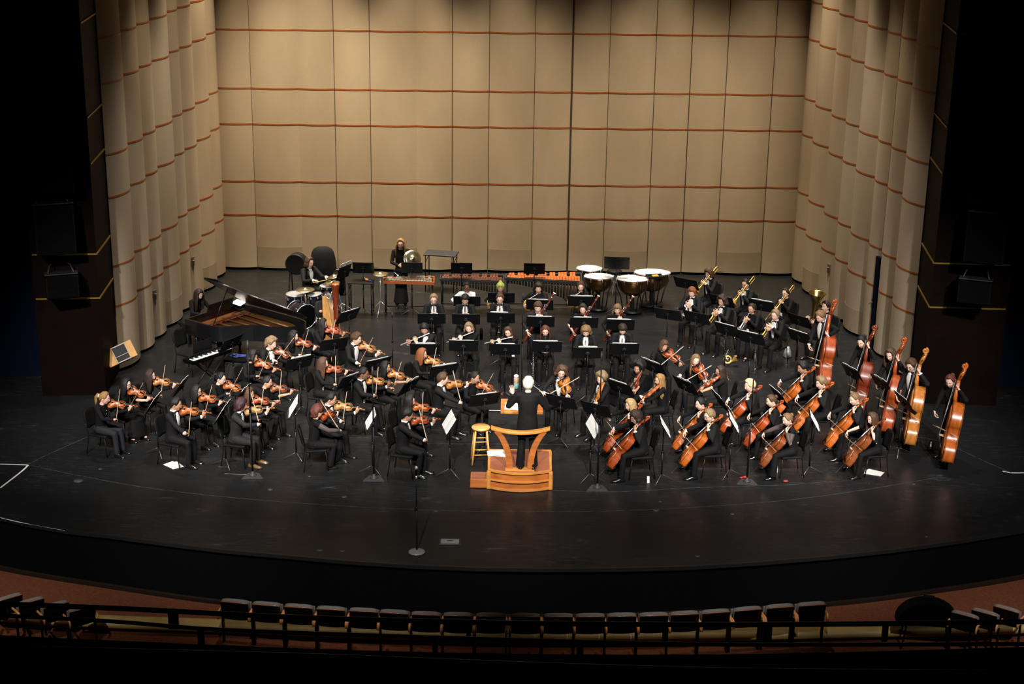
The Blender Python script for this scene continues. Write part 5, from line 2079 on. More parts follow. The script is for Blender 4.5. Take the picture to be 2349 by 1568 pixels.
CEL = [
    ('c1', 'the blond cellist of the inner desk', 'person with chin-length blond hair playing cello at the desk nearest the podium', (1446, 929), 184, (.45, 18, 20), L(hs='bob', hc='blond', skin='fair', wear='knit', eyes=False), 'red'),
    ('c2', 'the dark-haired foremost cellist', 'person in suit with thick dark hair and glasses, foremost cellist by the podium', (1459, 957), 188, (.4, 22, 22), L(sex='m', hs='mop', hc='dark', skin='tan', wear='tux', glasses=1, eyes=False), 'red'),
    ('c3', 'the cellist with glossy pinned-back hair', 'person with glossy black hair pinned back, playing cello behind the bespectacled cellist', (1607, 926), 180, (.15, 16, 20), L(hs='tied', tail='bun', hc='black', skin='fair', wear='knit', eyes=False), 'orange'),
    ('c4', 'the bespectacled cellist with polished shoes', 'person in suit with light brown hair, glasses and polished shoes, playing a bright cello', (1627, 953), 186, (.12, 20, 22), L(sex='m', hs='short', hc='sandy', skin='fair', wear='tux', glasses=1), 'orange'),
    ('c5', 'the cellist with slicked platinum hair', 'person with slicked platinum-blond hair in dark suit, playing cello', (1720, 884), 178, (.15, 18, 18), L(sex='m', hs='short', hc='pale', skin='pink', wear='tux'), 'red'),
    ('c6', 'the cellist with a tight brown bun', 'person with tight brown bun and plain black top, playing cello', (1769, 919), 182, (.12, 20, 14), L(hs='tied', tail='bun', hc='brown', skin='fair', wear='knit'), 'red'),
    ('c7', 'the black-haired tuxedo cellist at the rear', 'person in tuxedo with swept black hair, rearmost cellist', (1841, 843), 184, (.2, 20, 16), L(sex='m', hs='wavy', hc='black', skin='olive', wear='tux', eyes=False), 'orange'),
    ('c8', 'the sandy-haired cellist with white cuffs', 'person in tuxedo with short sandy hair and white cuffs, playing cello', (1883, 878), 184, (.2, 20, 20), L(sex='m', hs='wavy', hc='sandy', skin='fair', wear='tux', eyes=False), 'orange'),
    ('c9', 'the cellist in sheer sleeves', 'person with pinned light hair and sheer black sleeves, playing a dark cello', (1806, 962), 186, (.2, 22, 20), L(hs='tied', tail='bun', hc='light', skin='fair', wear='sheer', legs='wide', eyes=False), 'brown'),
    ('c10', 'the short-haired cellist before the basses', 'person with short light brown hair in black, playing cello in front of the basses', (1960, 915), 184, (.15, 22, 20), L(sex='m', hs='crop', hc='light', skin='fair', wear='suit', eyes=False), 'orange'),
    ('c11', 'the cellist with long straight brown hair', 'person with long straight brown hair, outermost front cellist beside papers on the floor', (2001, 960), 188, (.25, 20, 20), L(hs='xlong', hc='brown', skin='pink', wear='vneck', eyes=False), 'brown'),
]
for key, ref, lab, px, ang, (s, hp, hy), lk, vn in CEL:
    lk['ref'] = ref
    P = pose_cello(s + .3, 8, hp - 8, hy)
    player(key, lab, P, px, ang, lk, None, vn)

BAS = [
    ('b1', 'the sandy-haired bassist below the tuba', 'person with sandy hair and blue wristband playing double bass below the tuba', (1882, 726), 214, dict(pos=.62, hp=26, hy=6), L(sex='m', hs='short', hc='light', skin='pink', wear='tux', band=1), 'red'),
    ('b2', 'the dark-haired bassist by the gap', 'person with dark cropped hair playing double bass near the gap in the wall', (1977, 784), 200, dict(pos=.79), L(hs='tied', tail='bun', hc='black', skin='fair', wear='knit', eyes=False), 'deep'),
    ('b3', 'the centre-parted bassist', 'person with long centre-parted brown hair playing a glossy red double bass', (2043, 813), 202, dict(pos=.79), L(hs='long', hc='brown', skin='fair', wear='knit', eyes=False), 'red'),
    ('b4', 'the bassist in bow tie and glasses', 'person in tuxedo, bow tie and glasses with combed hair, playing a light brown double bass', (2090, 838), 206, dict(pos=.77, hy=20), L(sex='m', hs='wavy', hc='brown', skin='fair', wear='tux', glasses=1), 'amber'),
    ('b5', 'the outermost bassist', 'person with tied auburn hair playing a bright orange double bass at the outer edge', (2180, 874), 204, dict(pos=.77), L(hs='tied', tail='bun', hc='auburn', skin='fair', wear='knit', eyes=False), 'orange'),
]
for key, ref, lab, px, ang, kw, lk, vn in BAS:
    lk['ref'] = ref
    P = pose_bass(**kw)
    player(key, lab, P, px, ang, lk, 1.0, vn)

WND = [
    ('f1', 'the flautist with black hair', 'person in tuxedo with black hair, flautist at the piano end of the winds', (974, 755), -88, pose_flute(20), L(sex='m', hs='fringe', hc='black', skin='tan', wear='tux', eyes=False), None),
    ('f2', 'the flautist with centre-parted light hair', 'person with straight centre-parted light brown hair playing flute behind a stand', (1076, 752), -88, pose_flute(19), L(hs='bob', hc='sandy', skin='pink', wear='knit', badge=.0), None),
    ('f3', 'the flautist with long dark brown hair', 'person with long dark brown hair and choker playing flute', (1166, 762), -92, pose_flute(11), L(hs='long', hc='brown', skin='fair', wear='knit', badge=-.1), None),
    ('o1', 'the oboist with long reddish-brown hair', 'person with long reddish-brown hair looking down behind a stand, holding an oboe', (1251, 759), -90, pose_clarinet('oboe', 20), L(hs='long', hc='auburn', skin='fair', wear='blouse'), None),
    ('o2', 'the oboist with a shaggy fringe', 'person in tuxedo with shaggy light brown fringe looking down, hands together on an oboe', (1344, 760), -92, pose_clarinet('oboe', 26), L(sex='m', hs='mop', hc='light', skin='fair', wear='tux', eyes=False), None),
    ('o3', 'the oboist with neat dark hair', 'person in tuxedo with neat dark hair, bent over at the cello end of the winds', (1428, 756), -92, pose_clarinet('oboe', 28), L(sex='m', hs='fringe', hc='dark', skin='fair', wear='tux', eyes=False), None),
    ('k1', 'the clarinettist with short fair hair', 'person in tuxedo with short fair hair and glasses playing clarinet', (995, 687), -88, pose_clarinet('clarinet', 10), L(sex='m', hs='short', hc='sandy', skin='pink', wear='tux', glasses=1), None),
    ('k2', 'the clarinettist with long black fringe', 'person in tuxedo with a black fringe playing clarinet below the white-sweatered horn player', (1067, 688), -90, pose_clarinet('clarinet', 12), L(sex='m', hs='fringe', hc='black', skin='tan', wear='tux', eyes=False), None),
    ('k3', 'the clarinettist in glasses with dark hair', 'person in tuxedo with short dark hair and glasses playing clarinet below the green-haired player', (1147, 686), -92, pose_clarinet('clarinet', 10), L(sex='m', hs='short', hc='brown', skin='fair', wear='tux', open=1, glasses=1), None),
    ('g1', 'the bassoonist in dark jacket', 'person in jacket and white shirt with brown fringe playing bassoon', (1234, 705), -90, pose_bassoon(), L(sex='m', hs='fringe', hc='brown', skin='fair', wear='grey', notie=1), None),
    ('g2', 'the bassoonist with a bare arm', 'person with dark centre-parted hair and one bare arm hanging, playing a red bassoon', (1337, 709), -90, pose_bassoon(), L(hs='bob', hc='dark', skin='pink', wear='short'), None),
    ('g3', 'the bassoonist nearest the timpani', 'person with ash-brown fringe playing bassoon nearest the timpani', (1416, 710), -92, pose_bassoon(), L(hs='frog', hc='light', skin='fair', wear='knit'), None),
    ('h1', 'the horn player in white sweater', 'person in white sweater with dark braided hair playing french horn', (1071, 659), -88, pose_horn(), L(hs='tied', tail='pony', hc='black', skin='dark', wear='white'), None),
    ('h2', 'the green-haired horn player', 'person with pale green hair in a top bun playing french horn', (1148, 660), -88, pose_horn(), L(hs='fringe', tail='topbun', hc='green', skin='tan', wear='knit'), None),
    ('h3', 'the horn player with shaggy dark hair', 'person in navy jacket with shaggy dark hair playing french horn', (1235, 661), -92, pose_horn(), L(sex='m', hs='mop', hc='dark', skin='fair', wear='suit', eyes=False), None),
    ('h4', 'the horn player with long hair by the timpani', 'person with long centre-parted brown hair playing french horn beside the timpani', (1332, 658), -90, pose_horn(), L(hs='long', hc='brown', skin='fair', wear='knit'), None),
    ('t1', 'the rearmost trombonist', 'person in suit with brown hair and glasses, rearmost trombonist beside the timpani', (1626, 628), -134, pose_trombone(32), L(sex='m', hs='mop', hc='brown', skin='fair', wear='tux', glasses=1), 'brass'),
    ('t2', 'the trombonist in round spectacles', 'person in tuxedo with black cropped hair and round spectacles playing trombone', (1710, 652), -134, pose_trombone(34), L(sex='m', hs='crop', hc='black', skin='tan', wear='tux', glasses=1), 'brass'),
    ('t3', 'the trombonist beside the tuba', 'person with dark parted hair playing a bright trombone beside the tuba, white badge', (1802, 672), -134, pose_trombone(36), L(hs='tied', hc='dark', skin='fair', wear='knit', badge=.06, glasses=1), 'brass'),
    ('p1', 'the russet-haired trumpeter', 'person in tuxedo with russet hair playing a silver trumpet nearest the timpani', (1587, 671), -112, pose_trumpet(38), L(sex='m', hs='fringe', hc='red', skin='fair', wear='tux', eyes=False), 'silver'),
    ('p2', 'the trumpeter with dark curls', 'person with dark curls and long legs playing a brass trumpet', (1656, 691), -128, pose_trumpet(34), L(sex='m', hs='curlylong', hc='dark', skin='tan', wear='tux', eyes=False), 'brass'),
    ('p3', 'the trumpeter in open shoes', 'person with dark hair tied back and low shoes playing a silver trumpet', (1724, 708), -128, pose_trumpet(36), L(hs='tied', tail='pony', hc='dark', skin='tan', wear='knit', badge=.05, flats=1), 'silver'),
    ('p4', 'the fair-haired trumpeter with bow tie', 'person in tuxedo with combed fair hair playing a brass trumpet at the row end', (1778, 723), -130, pose_trumpet(36), L(sex='m', hs='short', hc='sandy', skin='pink', wear='tux', open=1), 'brass'),
]
for key, ref, lab, px, ang, P, lk, fin in WND:
    lk['ref'] = ref
    player(key, lab, P, px, ang, lk, None, None, {'brass': M_BRASS, 'silver': M_STEEL}.get(fin))

# tuba
P = Pose(lean=2, hp=2)
P.knees = ((.2, .40, .50), (-.2, .40, .50))
P.LW, P.Ld, P.Ln = V((.02, .34, .86)), V((.6, .4, .2)), V((.6, -.6, 0))
P.RW, P.Rd, P.Rn = V((.36, .30, .86)), V((-.6, .3, .3)), V((-.3, -.8, 0))
mm = P.mouth()
P.inst = [('tuba', Matrix.Translation((.20, .27, .58)) @ Matrix.Rotation(R(-6), 4, 'Y') @ Matrix.Rotation(R(-120), 4, 'Z'), True)]
player('u1', 'person in dark clothes half hidden behind the tuba bell, playing tuba', P, (1894, 703), -142, L(sex='m', hs='short', hc='dark', skin='fair', wear='suit', ref='the tuba player'))

# conductor
P = Pose(seat=False, lean=3, hp=8, hy=-4, sh=.182)
P.knees = ((.10, .02, .50), (-.10, .0, .50))
P.feet = ((.12, -.02, .085), (-.12, -.02, .085))
P.LW, P.Ld, P.Ln, P.Lc = V((-.27, .22, 1.37)), V((-.15, .1, 1)), V((.3, -.9, 0)), .12
P.RW, P.Rd, P.Rn, P.Rc = V((.27, .26, 1.30)), V((-.1, .2, .95)), V((-.7, .2, 0)), (.6, .8, .9, .9)
P.Lp, P.Rp = V((-.55, -.5, -1)), V((.55, -.5, -1))
POD_H = .37
lk = L(sex='m', hs='white', hc='white', skin='pink', wear='suit', coat=1, legs='wide', eyes=False, ref='the white-haired conductor')
s = .985
Mr = Matrix.Rotation(R(0), 4, 'Z') @ Matrix.Scale(s, 4)
w_ = fl(1212, 881, P.headc.z * s + POD_H)
o_ = Mr @ P.headc
Mc = Matrix.Translation((w_.x - o_.x, w_.y - o_.y, POD_H)) @ Mr
r = make_person(lk, P, Mc, random.Random(5))
tag(r, 'person with white hair in a long black coat conducting on the wooden podium, back turned', 'person')


def baton():
    b = MB()
    b.tube([(0, 0, 0), (0, .36, 0)], [.0035, .0018], 6)
    h = MB()
    h.ell((0, -.01, 0), (.010, .022, .010), 8, 6)
    return [('stick', b, mat('baton_white', (.75, .74, .7), .5), None), ('grip', h, M_MAPLE, None)]


spawn('baton', baton, 'baton', Mc @ axes(P.RW + V((-.02, .03, .09)), V((-.75, .25, .48)), (0, 0, 1)), 'thin white baton held up by the white-haired conductor', 'baton')

# percussionist with hand cymbals
P = Pose(seat=False, lean=1, hp=4, hy=-10)
P.knees = ((.08, .02, .50), (-.08, .02, .50))
P.feet = ((.10, .0, .085), (-.10, .0, .085))
P.LW, P.Ld, P.Ln = V((-.25, .22, 1.28)), V((.1, .9, .2)), V((.9, 0, 0))
P.RW, P.Rd, P.Rn = V((.06, .30, 1.14)), V((-.2, .9, .2)), V((-.9, 0, 0))
P.Lc = P.Rc = .9
P.Lp, P.Rp = V((-.9, -.3, -.8)), V((.9, -.3, -.8))
lk = L(hs='xlong', hc='honey', skin='pink', wear='knit', legs='skirt', ref='the standing percussionist')
M = anchor(P, 919, 560, -82, .97)
r = make_person(lk, P, M, random.Random(9))
tag(r, 'person standing in long black skirt with very long fair hair, holding a pair of cymbals', 'person')


def cymbal(R0=.25, dome=.05, up=True):
    def f():
        c = MB()
        pr = [(.012, .052), (.03, .05), (.05, .034), (.058, .026), (R0 * .5, .018), (R0 * .8, .008), (R0, 0), (R0, -.002), (R0 * .8, .006), (R0 * .5, .016), (.058, .023), (.03, .046), (.012, .048)]
        c.lathe([(r_, z) for r_, z in pr], 36)
        s = MB()
        s.ell((0, 0, .06), (.022, .022, .012), 8, 6)
        return [('plate', c, M_CYMB, None), ('strap_pad', s, M_EBONY, None)]
    return f


A = M @ V((-.27, .38, 1.34))
ax_ = (M.to_3x3() @ V((-.30, .80, .42))).normalized()
spawn('cymbal_hand', cymbal(.205), 'cymbal', axes(A, ax_.orthogonal(), ax_), 'large bronze hand cymbal facing out, held by the standing percussionist', 'cymbal')
A = M @ V((-.24, .32, 1.31))
spawn('cymbal_hand', cymbal(.235), 'cymbal', axes(A, ax_.orthogonal(), -ax_), 'bronze hand cymbal half hidden behind its pair, held by the standing percussionist', 'cymbal')

# drummer
P = Pose(lean=4, hp=4, hy=0)
P.knees = ((.22, .40, .52), (-.22, .40, .52))
P.feet = ((.25, .45, .085), (-.25, .42, .085))
P.RW, P.Rd, P.Rn = V((.17, .42, .88)), V((-.1, .9, .1)), V((0, -.1, -1))
P.LW, P.Ld, P.Ln = V((-.17, .48, .90)), V((.1, .9, .15)), V((0, -.1, -1))
P.Lc = P.Rc = .9
M = anchor(P, 710, 602, -42, 1.0)
r = make_person(L(sex='m', hs='bob', hc='brown', skin='fair', wear='tux', notie=1), P, M, random.Random(19))
tag(r, 'person in black jacket with chin-length brown hair, seated, drumming with two sticks', 'person')
DRM = (M, P)


def drumstick():
    b = MB()
    b.tube([(0, -.1, 0), (0, .2, 0), (0, .28, 0)], [.0085, .008, .005], 7)
    t = MB()
    t.ell((0, .295, 0), (.009, .014, .009), 8, 6)
    return [('shaft', b, mat('hickory', (.55, .40, .20), .5), None), ('tip', t, M_PAPER, None)]


spawn('drumstick', drumstick, 'drumstick', M @ axes(P.RW + V((-.01, .09, -.02)), V((-.55, .8, .25)), (0, 0, 1)), 'pale wooden drumstick in the lower hand of the drummer', 'drumstick')
spawn('drumstick', drumstick, 'drumstick', M @ axes(P.LW + V((.01, .09, -.02)), V((-.2, .8, .5)), (0, 0, 1)), 'pale wooden drumstick in the raised hand of the drummer', 'drumstick')

# harpist (mostly hidden)
P = Pose(lean=6, hp=10, hy=-10)
P.RW, P.Rd, P.Rn = V((.08, .50, 1.02)), V((.1, .9, .1)), V((-.9, 0, 0))
P.LW, P.Ld, P.Ln = V((-.17, .42, 1.0)), V((0, .9, .2)), V((.9, 0, 0))
M = anchor(P, 750, 682, -70, .93)
r = make_person(L(hs='long', hc='black', skin='tan', wear='short', legs='skirt'), P, M, random.Random(23))
tag(r, 'person in black seated behind the harp, bare arm reaching along its strings', 'person')
HRP = (M, P)
spawn('chair', chair_parts, 'chair', place(M.to_translation(), -70), 'black chair under the hidden harpist', 'chair')

# pianist
P = Pose(lean=10, hp=22, hy=0)
P.RW, P.Rd, P.Rn = V((.20, .46, .79)), V((0, 1, -.15)), V((0, 0, -1))
P.LW, P.Ld, P.Ln = V((-.18, .46, .79)), V((0, 1, -.15)), V((0, 0, -1))
P.Lc = P.Rc = .35
P.Lp, P.Rp = V((-.8, -.6, -.8)), V((.8, -.6, -.8))
M = anchor(P, 456, 675, -36, .93)
r = make_person(L(hs='xlong', hc='dark', skin='fair', wear='knit'), P, M, random.Random(29))
tag(r, 'person with very long dark hair seated at the grand piano', 'person')
PIA = (M, P)
finish_people()
# ------------------------------------------------------------------ podium, stool, lectern
M_OAK = mat('podium_oak', (.44, .135, .030), .35, noise_amt=.25, nscale=5, stretch=(.4, 3, 3), coat=.3)
M_OAKP = mat('podium_top', (.27, .085, .038), .6, noise_amt=.2, nscale=6)
M_OAKL = mat('rail_oak', (.60, .25, .055), .32, noise_amt=.2, nscale=5, stretch=(.5, 3, 3), coat=.4)
M_STOOL = mat('stool_pine', (.66, .34, .10), .35, noise_amt=.2, nscale=4, stretch=(.6, 3, 3), coat=.4)

pbl, pbr = fl(1120, 1029, POD_H), fl(1263, 1030, POD_H)
pfl, pfr = fl(1120, 1075, POD_H), fl(1267, 1079, POD_H)
pc = (pbl + pbr + pfl + pfr) / 4
pw = ((pbr - pbl).length + (pfr - pfl).length) / 2
pd = ((pbl - pfl).length + (pbr - pfr).length) / 2


def podium():
    hw, hd = pw / 2, pd / 2
    bow = [(-hw + 2 * hw * t, -hd - .16 * (1 - (2 * t - 1) ** 2)) for t in [i / 14 for i in range(15)]]
    base = MB()
    ins = [(x * .97, y + .03) for x, y in bow]
    base.prism(ins + [(hw * .97, hd - .02), (-hw * .97, hd - .02)], .012, POD_H - .03)
    top = MB()
    top.prism(bow + [(hw, hd), (-hw, hd)], POD_H - .035, POD_H - .004)
    cp = MB()
    cp.prism([(x * .93, y + .05) for x, y in bow] + [(hw * .93, hd - .05), (-hw * .93, hd - .05)], POD_H - .006, POD_H)
    md = MB()
    for z0, z1, o in ((.012, .045, .008), (.175, .20, .010)):
        md.prism([(x, y - o) for x, y in bow] + [(x, y + .03) for x, y in reversed(bow)], z0, z1)
    parts = [('base', base, M_OAK, None), ('top_board', top, M_OAKL, None), ('carpet', cp, M_OAKP, None), ('moulding', md, M_OAKL, None)]
    for sx in (-1, 1):
        for yy in (-hd - .0, hd - .02):
            p = MB()
            p.box((sx * (hw - .02), yy, (POD_H - .03) / 2), (.07, .07, POD_H - .034), 0, None, .006)
            parts.append(('corner_post', p, M_OAKL, None))
    st = MB()
    st.box((-hw - .16, -hd + .18, .085), (.30, .36, .16), 0, None, .006)
    parts.append(('step', st, M_OAK, None))
    sk = MB()
    sk.box((-hw - .16, -hd + .18, .169), (.26, .30, .008))
    parts.append(('step_tread', sk, M_OAKP, 8))
    # back rail
    rl = MB()
    zt = 1.17
    pts = [V((-.52 + 1.04 * t, -hd - .06 - .17 * (1 - (2 * t - 1) ** 2) + .02, zt + .02 * (2 * t - 1) ** 2)) for t in [i / 14 for i in range(15)]]
    rr = []
    for i, p in enumerate(pts):
        rr.append([p + V((0, y, z)) for y, z in ((-.045, -.028), (.045, -.028), (.05, .0), (.04, .026), (-.04, .026), (-.05, .0))])
    rl.rings(rr, 0, True, False)
    parts.append(('rail', rl, M_OAKL, None))
    for sx in (-1, 1):
        q = MB()
        path = crom([(sx * .185, -hd - .02, POD_H - .002), (sx * .195, -hd - .03, POD_H + .22), (sx * .245, -hd - .06, POD_H + .46), (sx * .33, -hd - .10, POD_H + .66), (sx * .40, -hd - .13, zt - .03)], 5)
        rr = [[p + V((sx * dx * w, dy, 0)) for dx, dy in ((-1, -.03), (1, -.03), (1, .03), (-1, .03))] for p, w in zip(path, [.055 - .0 * k for k in range(len(path))])]
        if sx < 0:
            rr = [list(reversed(r_)) for r_ in rr]
        q.rings(rr, 0, True, False)
        parts.append(('rail_post', q, M_OAK, None))
    bb = MB()
    bb.box((0, -hd - .03, POD_H + .018), (.52, .11, .034), 0, None, .004)
    parts.append(('rail_foot', bb, M_OAKL, None))
    return parts


spawn('podium', podium, 'podium', Matrix.Translation((pc.x, pc.y, 0)), 'varnished wooden conductor podium with bowed front, side step and curved back rail', 'podium')


def stool():
    s = MB()
    H = .715
    s.lathe([(.155, H - .035), (.170, H - .028), (.172, H - .01), (.165, H), (.02, H + .001)], 28)
    parts = [('seat', s, M_STOOL, None)]
    cs = [(math.cos(R(a)), math.sin(R(a))) for a in (40, 140, 220, 320)]
    for cx, cy_ in cs:
        l = MB()
        l.tube([(cx * .13, cy_ * .13, H - .03), (cx * .215, cy_ * .215, .01)], [.019, .021], 10)
        parts.append(('leg', l, M_STOOL, None))

    def at(c, z):
        f = (H - .03 - z) / (H - .04)
        return V((c[0] * (.13 + .085 * f), c[1] * (.13 + .085 * f), z))
    for i in range(4):
        for z in ((.20, .45) if i % 2 == 0 else (.32, .56)):
            rg = MB()
            rg.tube([at(cs[i], z), at(cs[(i + 1) % 4], z)], .011, 8)
            parts.append(('rung', rg, M_STOOL, None))
    return parts


p = fl(1103, 978, .715)
spawn('stool', stool, 'stool', Matrix.Translation((p.x, p.y, 0)) @ Matrix.Rotation(R(6), 4, 'Z'), 'light wooden bar stool with round seat beside the podium', 'stool')


def lectern():
    Md = Matrix.Translation((0, 0, 1.0)) @ Matrix.Rotation(R(14), 4, 'X')
    d = MB()
    d.box((0, 0, 0), (.78, .46, .025), 0, Md, .004)
    l = MB()
    l.box((0, -.225, .025), (.78, .02, .045), 0, Md)
    p = MB()
    p.box((0, 0, .50), (.10, .08, .94), 0, None, .006)
    f = MB()
    f.box((0, 0, .035), (.50, .42, .05), 0, None, .01)
    return [('desk', d, M_OAK, None), ('ledge', l, M_OAKL, 0), ('column', p, M_OAK, None), ('foot', f, M_OAK, None)]


LM = Matrix.Translation(V((Mc.translation.x, 0, 0)))
lp = fl(1197, 932, 1.0)
LM = Matrix.Translation((lp.x, lp.y, 0))
spawn('lectern', lectern, 'lectern', LM, 'reddish wooden lectern desk half hidden in front of the conductor', 'lectern')


def loose_sheets(n, w, h, sd):
    def f():
        rn = random.Random(sd)
        parts = []
        for i in range(n):
            b = MB()
            a = rn.uniform(-.25, .25)
            M_ = Matrix.Translation((rn.uniform(-.04, .04), rn.uniform(-.03, .03), .004 + i * .005)) @ Matrix.Rotation(a, 4, 'Z')
            b.box((0, 0, 0), (w, h, .003), 0, M_)
            parts.append(('page', b, M_PAPER, None))
        return parts
    return f


Md = LM @ Matrix.Translation((-.08, 0, 1.0)) @ Matrix.Rotation(R(14), 4, 'X') @ Matrix.Translation((0, -.02, .010))
spawn('score', loose_sheets(1, .40, .22, 4), 'sheet_music', Md, 'open white score on the reddish wooden lectern', 'sheet music')
p = fl(1141, 1040, POD_H)
spawn('pod_sheets', loose_sheets(4, .30, .23, 8), 'paper_stack', Matrix.Translation(p), 'loose white sheets lying on the podium corner', 'paper')
p = fl(401, 1066)
spawn('floor_sheets', loose_sheets(2, .22, .30, 9), 'paper_stack', Matrix.Translation(p) @ Matrix.Rotation(R(38), 4, 'Z'), 'white sheets on the floor beside the tuxedoed outer violinist', 'paper')
p = fl(2004, 1083)
spawn('floor_sheets', loose_sheets(2, .22, .30, 9), 'paper_stack', Matrix.Translation(p) @ Matrix.Rotation(R(60), 4, 'Z'), 'white sheets on the floor under the long-haired outer cellist', 'paper')
for x, y, a, lab in ((1487, 1107, 8, 'small white paper slip under the foremost cellist chair'), (1781, 1083, 10, 'small white paper slip under the chair of the cellist in sheer sleeves')):
    b = MB()
    b.box((0, 0, .06), (.045, .02, .12))
    tag(obj('paper_slip', b, M_PAPER, None, Matrix.Translation(fl(x, y)) @ Matrix.Rotation(R(a), 4, 'Z') @ Matrix.Rotation(R(-12), 4, 'X')), lab, 'paper')
b = MB()
b.ell((0, 0, .016), (.075, .03, .016), 12, 6)
b.ell((.05, .01, .02), (.04, .025, .018), 10, 6)
b.ell((-.05, -.01, .018), (.04, .025, .016), 10, 6)
tag(obj('red_cloth', b, mat('red_cloth', (.5, .02, .015), .7), None, Matrix.Translation(fl(1707, 1096)) @ Matrix.Rotation(R(12), 4, 'Z')), 'small crumpled red cloth beside a microphone stand base', 'cloth')
b = MB()
b.ell((0, 0, .02), (.05, .035, .02), 10, 6)
tag(obj('rosin', b, mat('rust_red', (.30, .05, .03), .6), None, Matrix.Translation(fl(1802, 1105))), 'small dull red rosin cake on the floor behind the front cellist', 'rosin')
# floor pocket
b = MB()
b.box((0, 0, .004), (.36, .24, .006), 0, None, .002)
b2 = MB()
b2.box((0, 0, .0085), (.30, .17, .003), 0)
b3 = MB()
b3.box((0, .02, .012), (.10, .02, .004))
t = empty('floor_pocket', Matrix.Translation(fl(1032, 1242)))
tag(t, 'rectangular grey metal floor pocket plate set in the apron', 'floor plate')
obj('rim', b, mat('pocket_rim', (.035, .035, .035), .5, .3), t)
obj('cover', b2, mat('pocket_cover', (.22, .22, .22), .5, .2), t)
obj('handle', b3, M_EBONY, t)

# ------------------------------------------------------------------ music stands
ST = [  # pixel of desk middle, facing angle of the desk (towards its player), name, sheet?
    (356, 921, 174, 'beside the violinist in ballet flats', 1), (418, 884, 172, 'of the violinist nearest the tan loudspeaker', 1), (512, 945, 174, 'of the purple-haired violinist', 1),
    (557, 905, 166, 'between the bespectacled and purple-haired violinists', 1), (675, 932, 186, 'before the auburn-haired desk, showing its pages', 1), (852, 960, 190, 'of the foremost violin desk, showing its pages', 1),
    (1031, 967, 192, 'nearest the stool, showing its white page', 1), (941, 885, 150, 'of the tuxedoed violinist closest to the conductor', 1), (866, 836, 128, 'behind the honey-pale violin', 1), (806, 872, 140, 'between the violinist with the folded cuff and the upright bow', 1),
    (767, 789, 118, 'below the harp, seen from its black back', 0), (687, 832, 126, 'of the curly sandy-haired violinist', 1), (800, 724, 140, 'at the harp with a small white page', 1), (1112, 916, 112, 'of the violinist with centre-parted hair', 1), (1018, 850, 118, 'of the red-haired violinist', 1),
    (975, 801, 92, 'of the black-haired flautist', 1), (1063, 793, 90, 'of the light-haired flautist', 1), (1159, 801, 90, 'of the dark brown-haired flautist', 1), (1255, 795, 90, 'of the reddish-haired oboist', 1), (1348, 809, 90, 'of the shaggy oboist', 1), (1432, 800, 90, 'of the neat-haired oboist', 1),
    (990, 731, 92, 'of the fair-haired clarinettist', 0), (1069, 732, 90, 'of the clarinettist with black fringe', 0), (1149, 729, 88, 'of the clarinettist in glasses', 1), (1240, 738, 90, 'of the bassoonist in dark jacket', 1), (1340, 740, 90, 'of the bare-armed bassoonist', 1), (1423, 745, 88, 'of the bassoonist nearest the timpani', 1),
    (1071, 691, 90, 'of the horn player in white sweater', 0), (1150, 683, 90, 'of the green-haired horn player', 0), (1238, 699, 86, 'of the shaggy-haired horn player', 1), (1333, 691, 88, 'of the long-haired horn player', 1),
    (1287, 921, 64, 'of the violist in round glasses', 0), (1366, 938, 58, 'low before the curly blond violist', 0), (1422, 889, 46, 'of the afro-haired violist', 1), (1499, 842, 40, 'of the brown-haired rear violist', 1), (1571, 884, 36, 'of the ash-blond violist', 1),
    (1358, 978, -14, 'showing its white page beside the podium', 1), (1524, 980, 0, 'of the bespectacled cellist', 1), (1650, 919, 14, 'between the glossy-haired and platinum-haired cellists', 1), (1681, 969, -3, 'of the cellist with a bun', 1), (1785, 909, 16, 'of the black-haired rear cellist', 1), (1866, 963, -6, 'of the cellist in front of the basses', 1),
    (1953, 855, 24, 'of the dark-haired bassist', 1), (2021, 881, 22, 'of the centre-parted bassist', 1), (2073, 923, 14, 'of the outer bassists', 1),
    (1573, 650, 56, 'of the rearmost trombonist', 0), (1532, 721, 66, 'of the russet-haired trumpeter', 0), (1597, 728, 56, 'beside the russet-haired trumpeter', 0), (1667, 756, 48, 'of the curly-haired trumpeter', 1), (1723, 775, 54, 'of the fair-haired trumpeter with a curling page', 1), (1747, 701, 58, 'of the round-spectacled trombonist', 1), (1833, 735, 40, 'of the trombonist beside the tuba', 0), (1833, 772, 40, 'of the bassist below the tuba', 1), (1655, 690, 54, 'hidden behind the curly-haired trumpeter', 0),
    (833, 614, 88, 'empty, beside the tray table', 0), (945, 614, 88, 'at the orange-framed vibraphone', 0), (1059, 615, 90, 'at the xylophone', 0), (1226, 616, 90, 'at the marimba', 0), (1415, 603, 84, 'among the timpani', 0)]
NST = 0
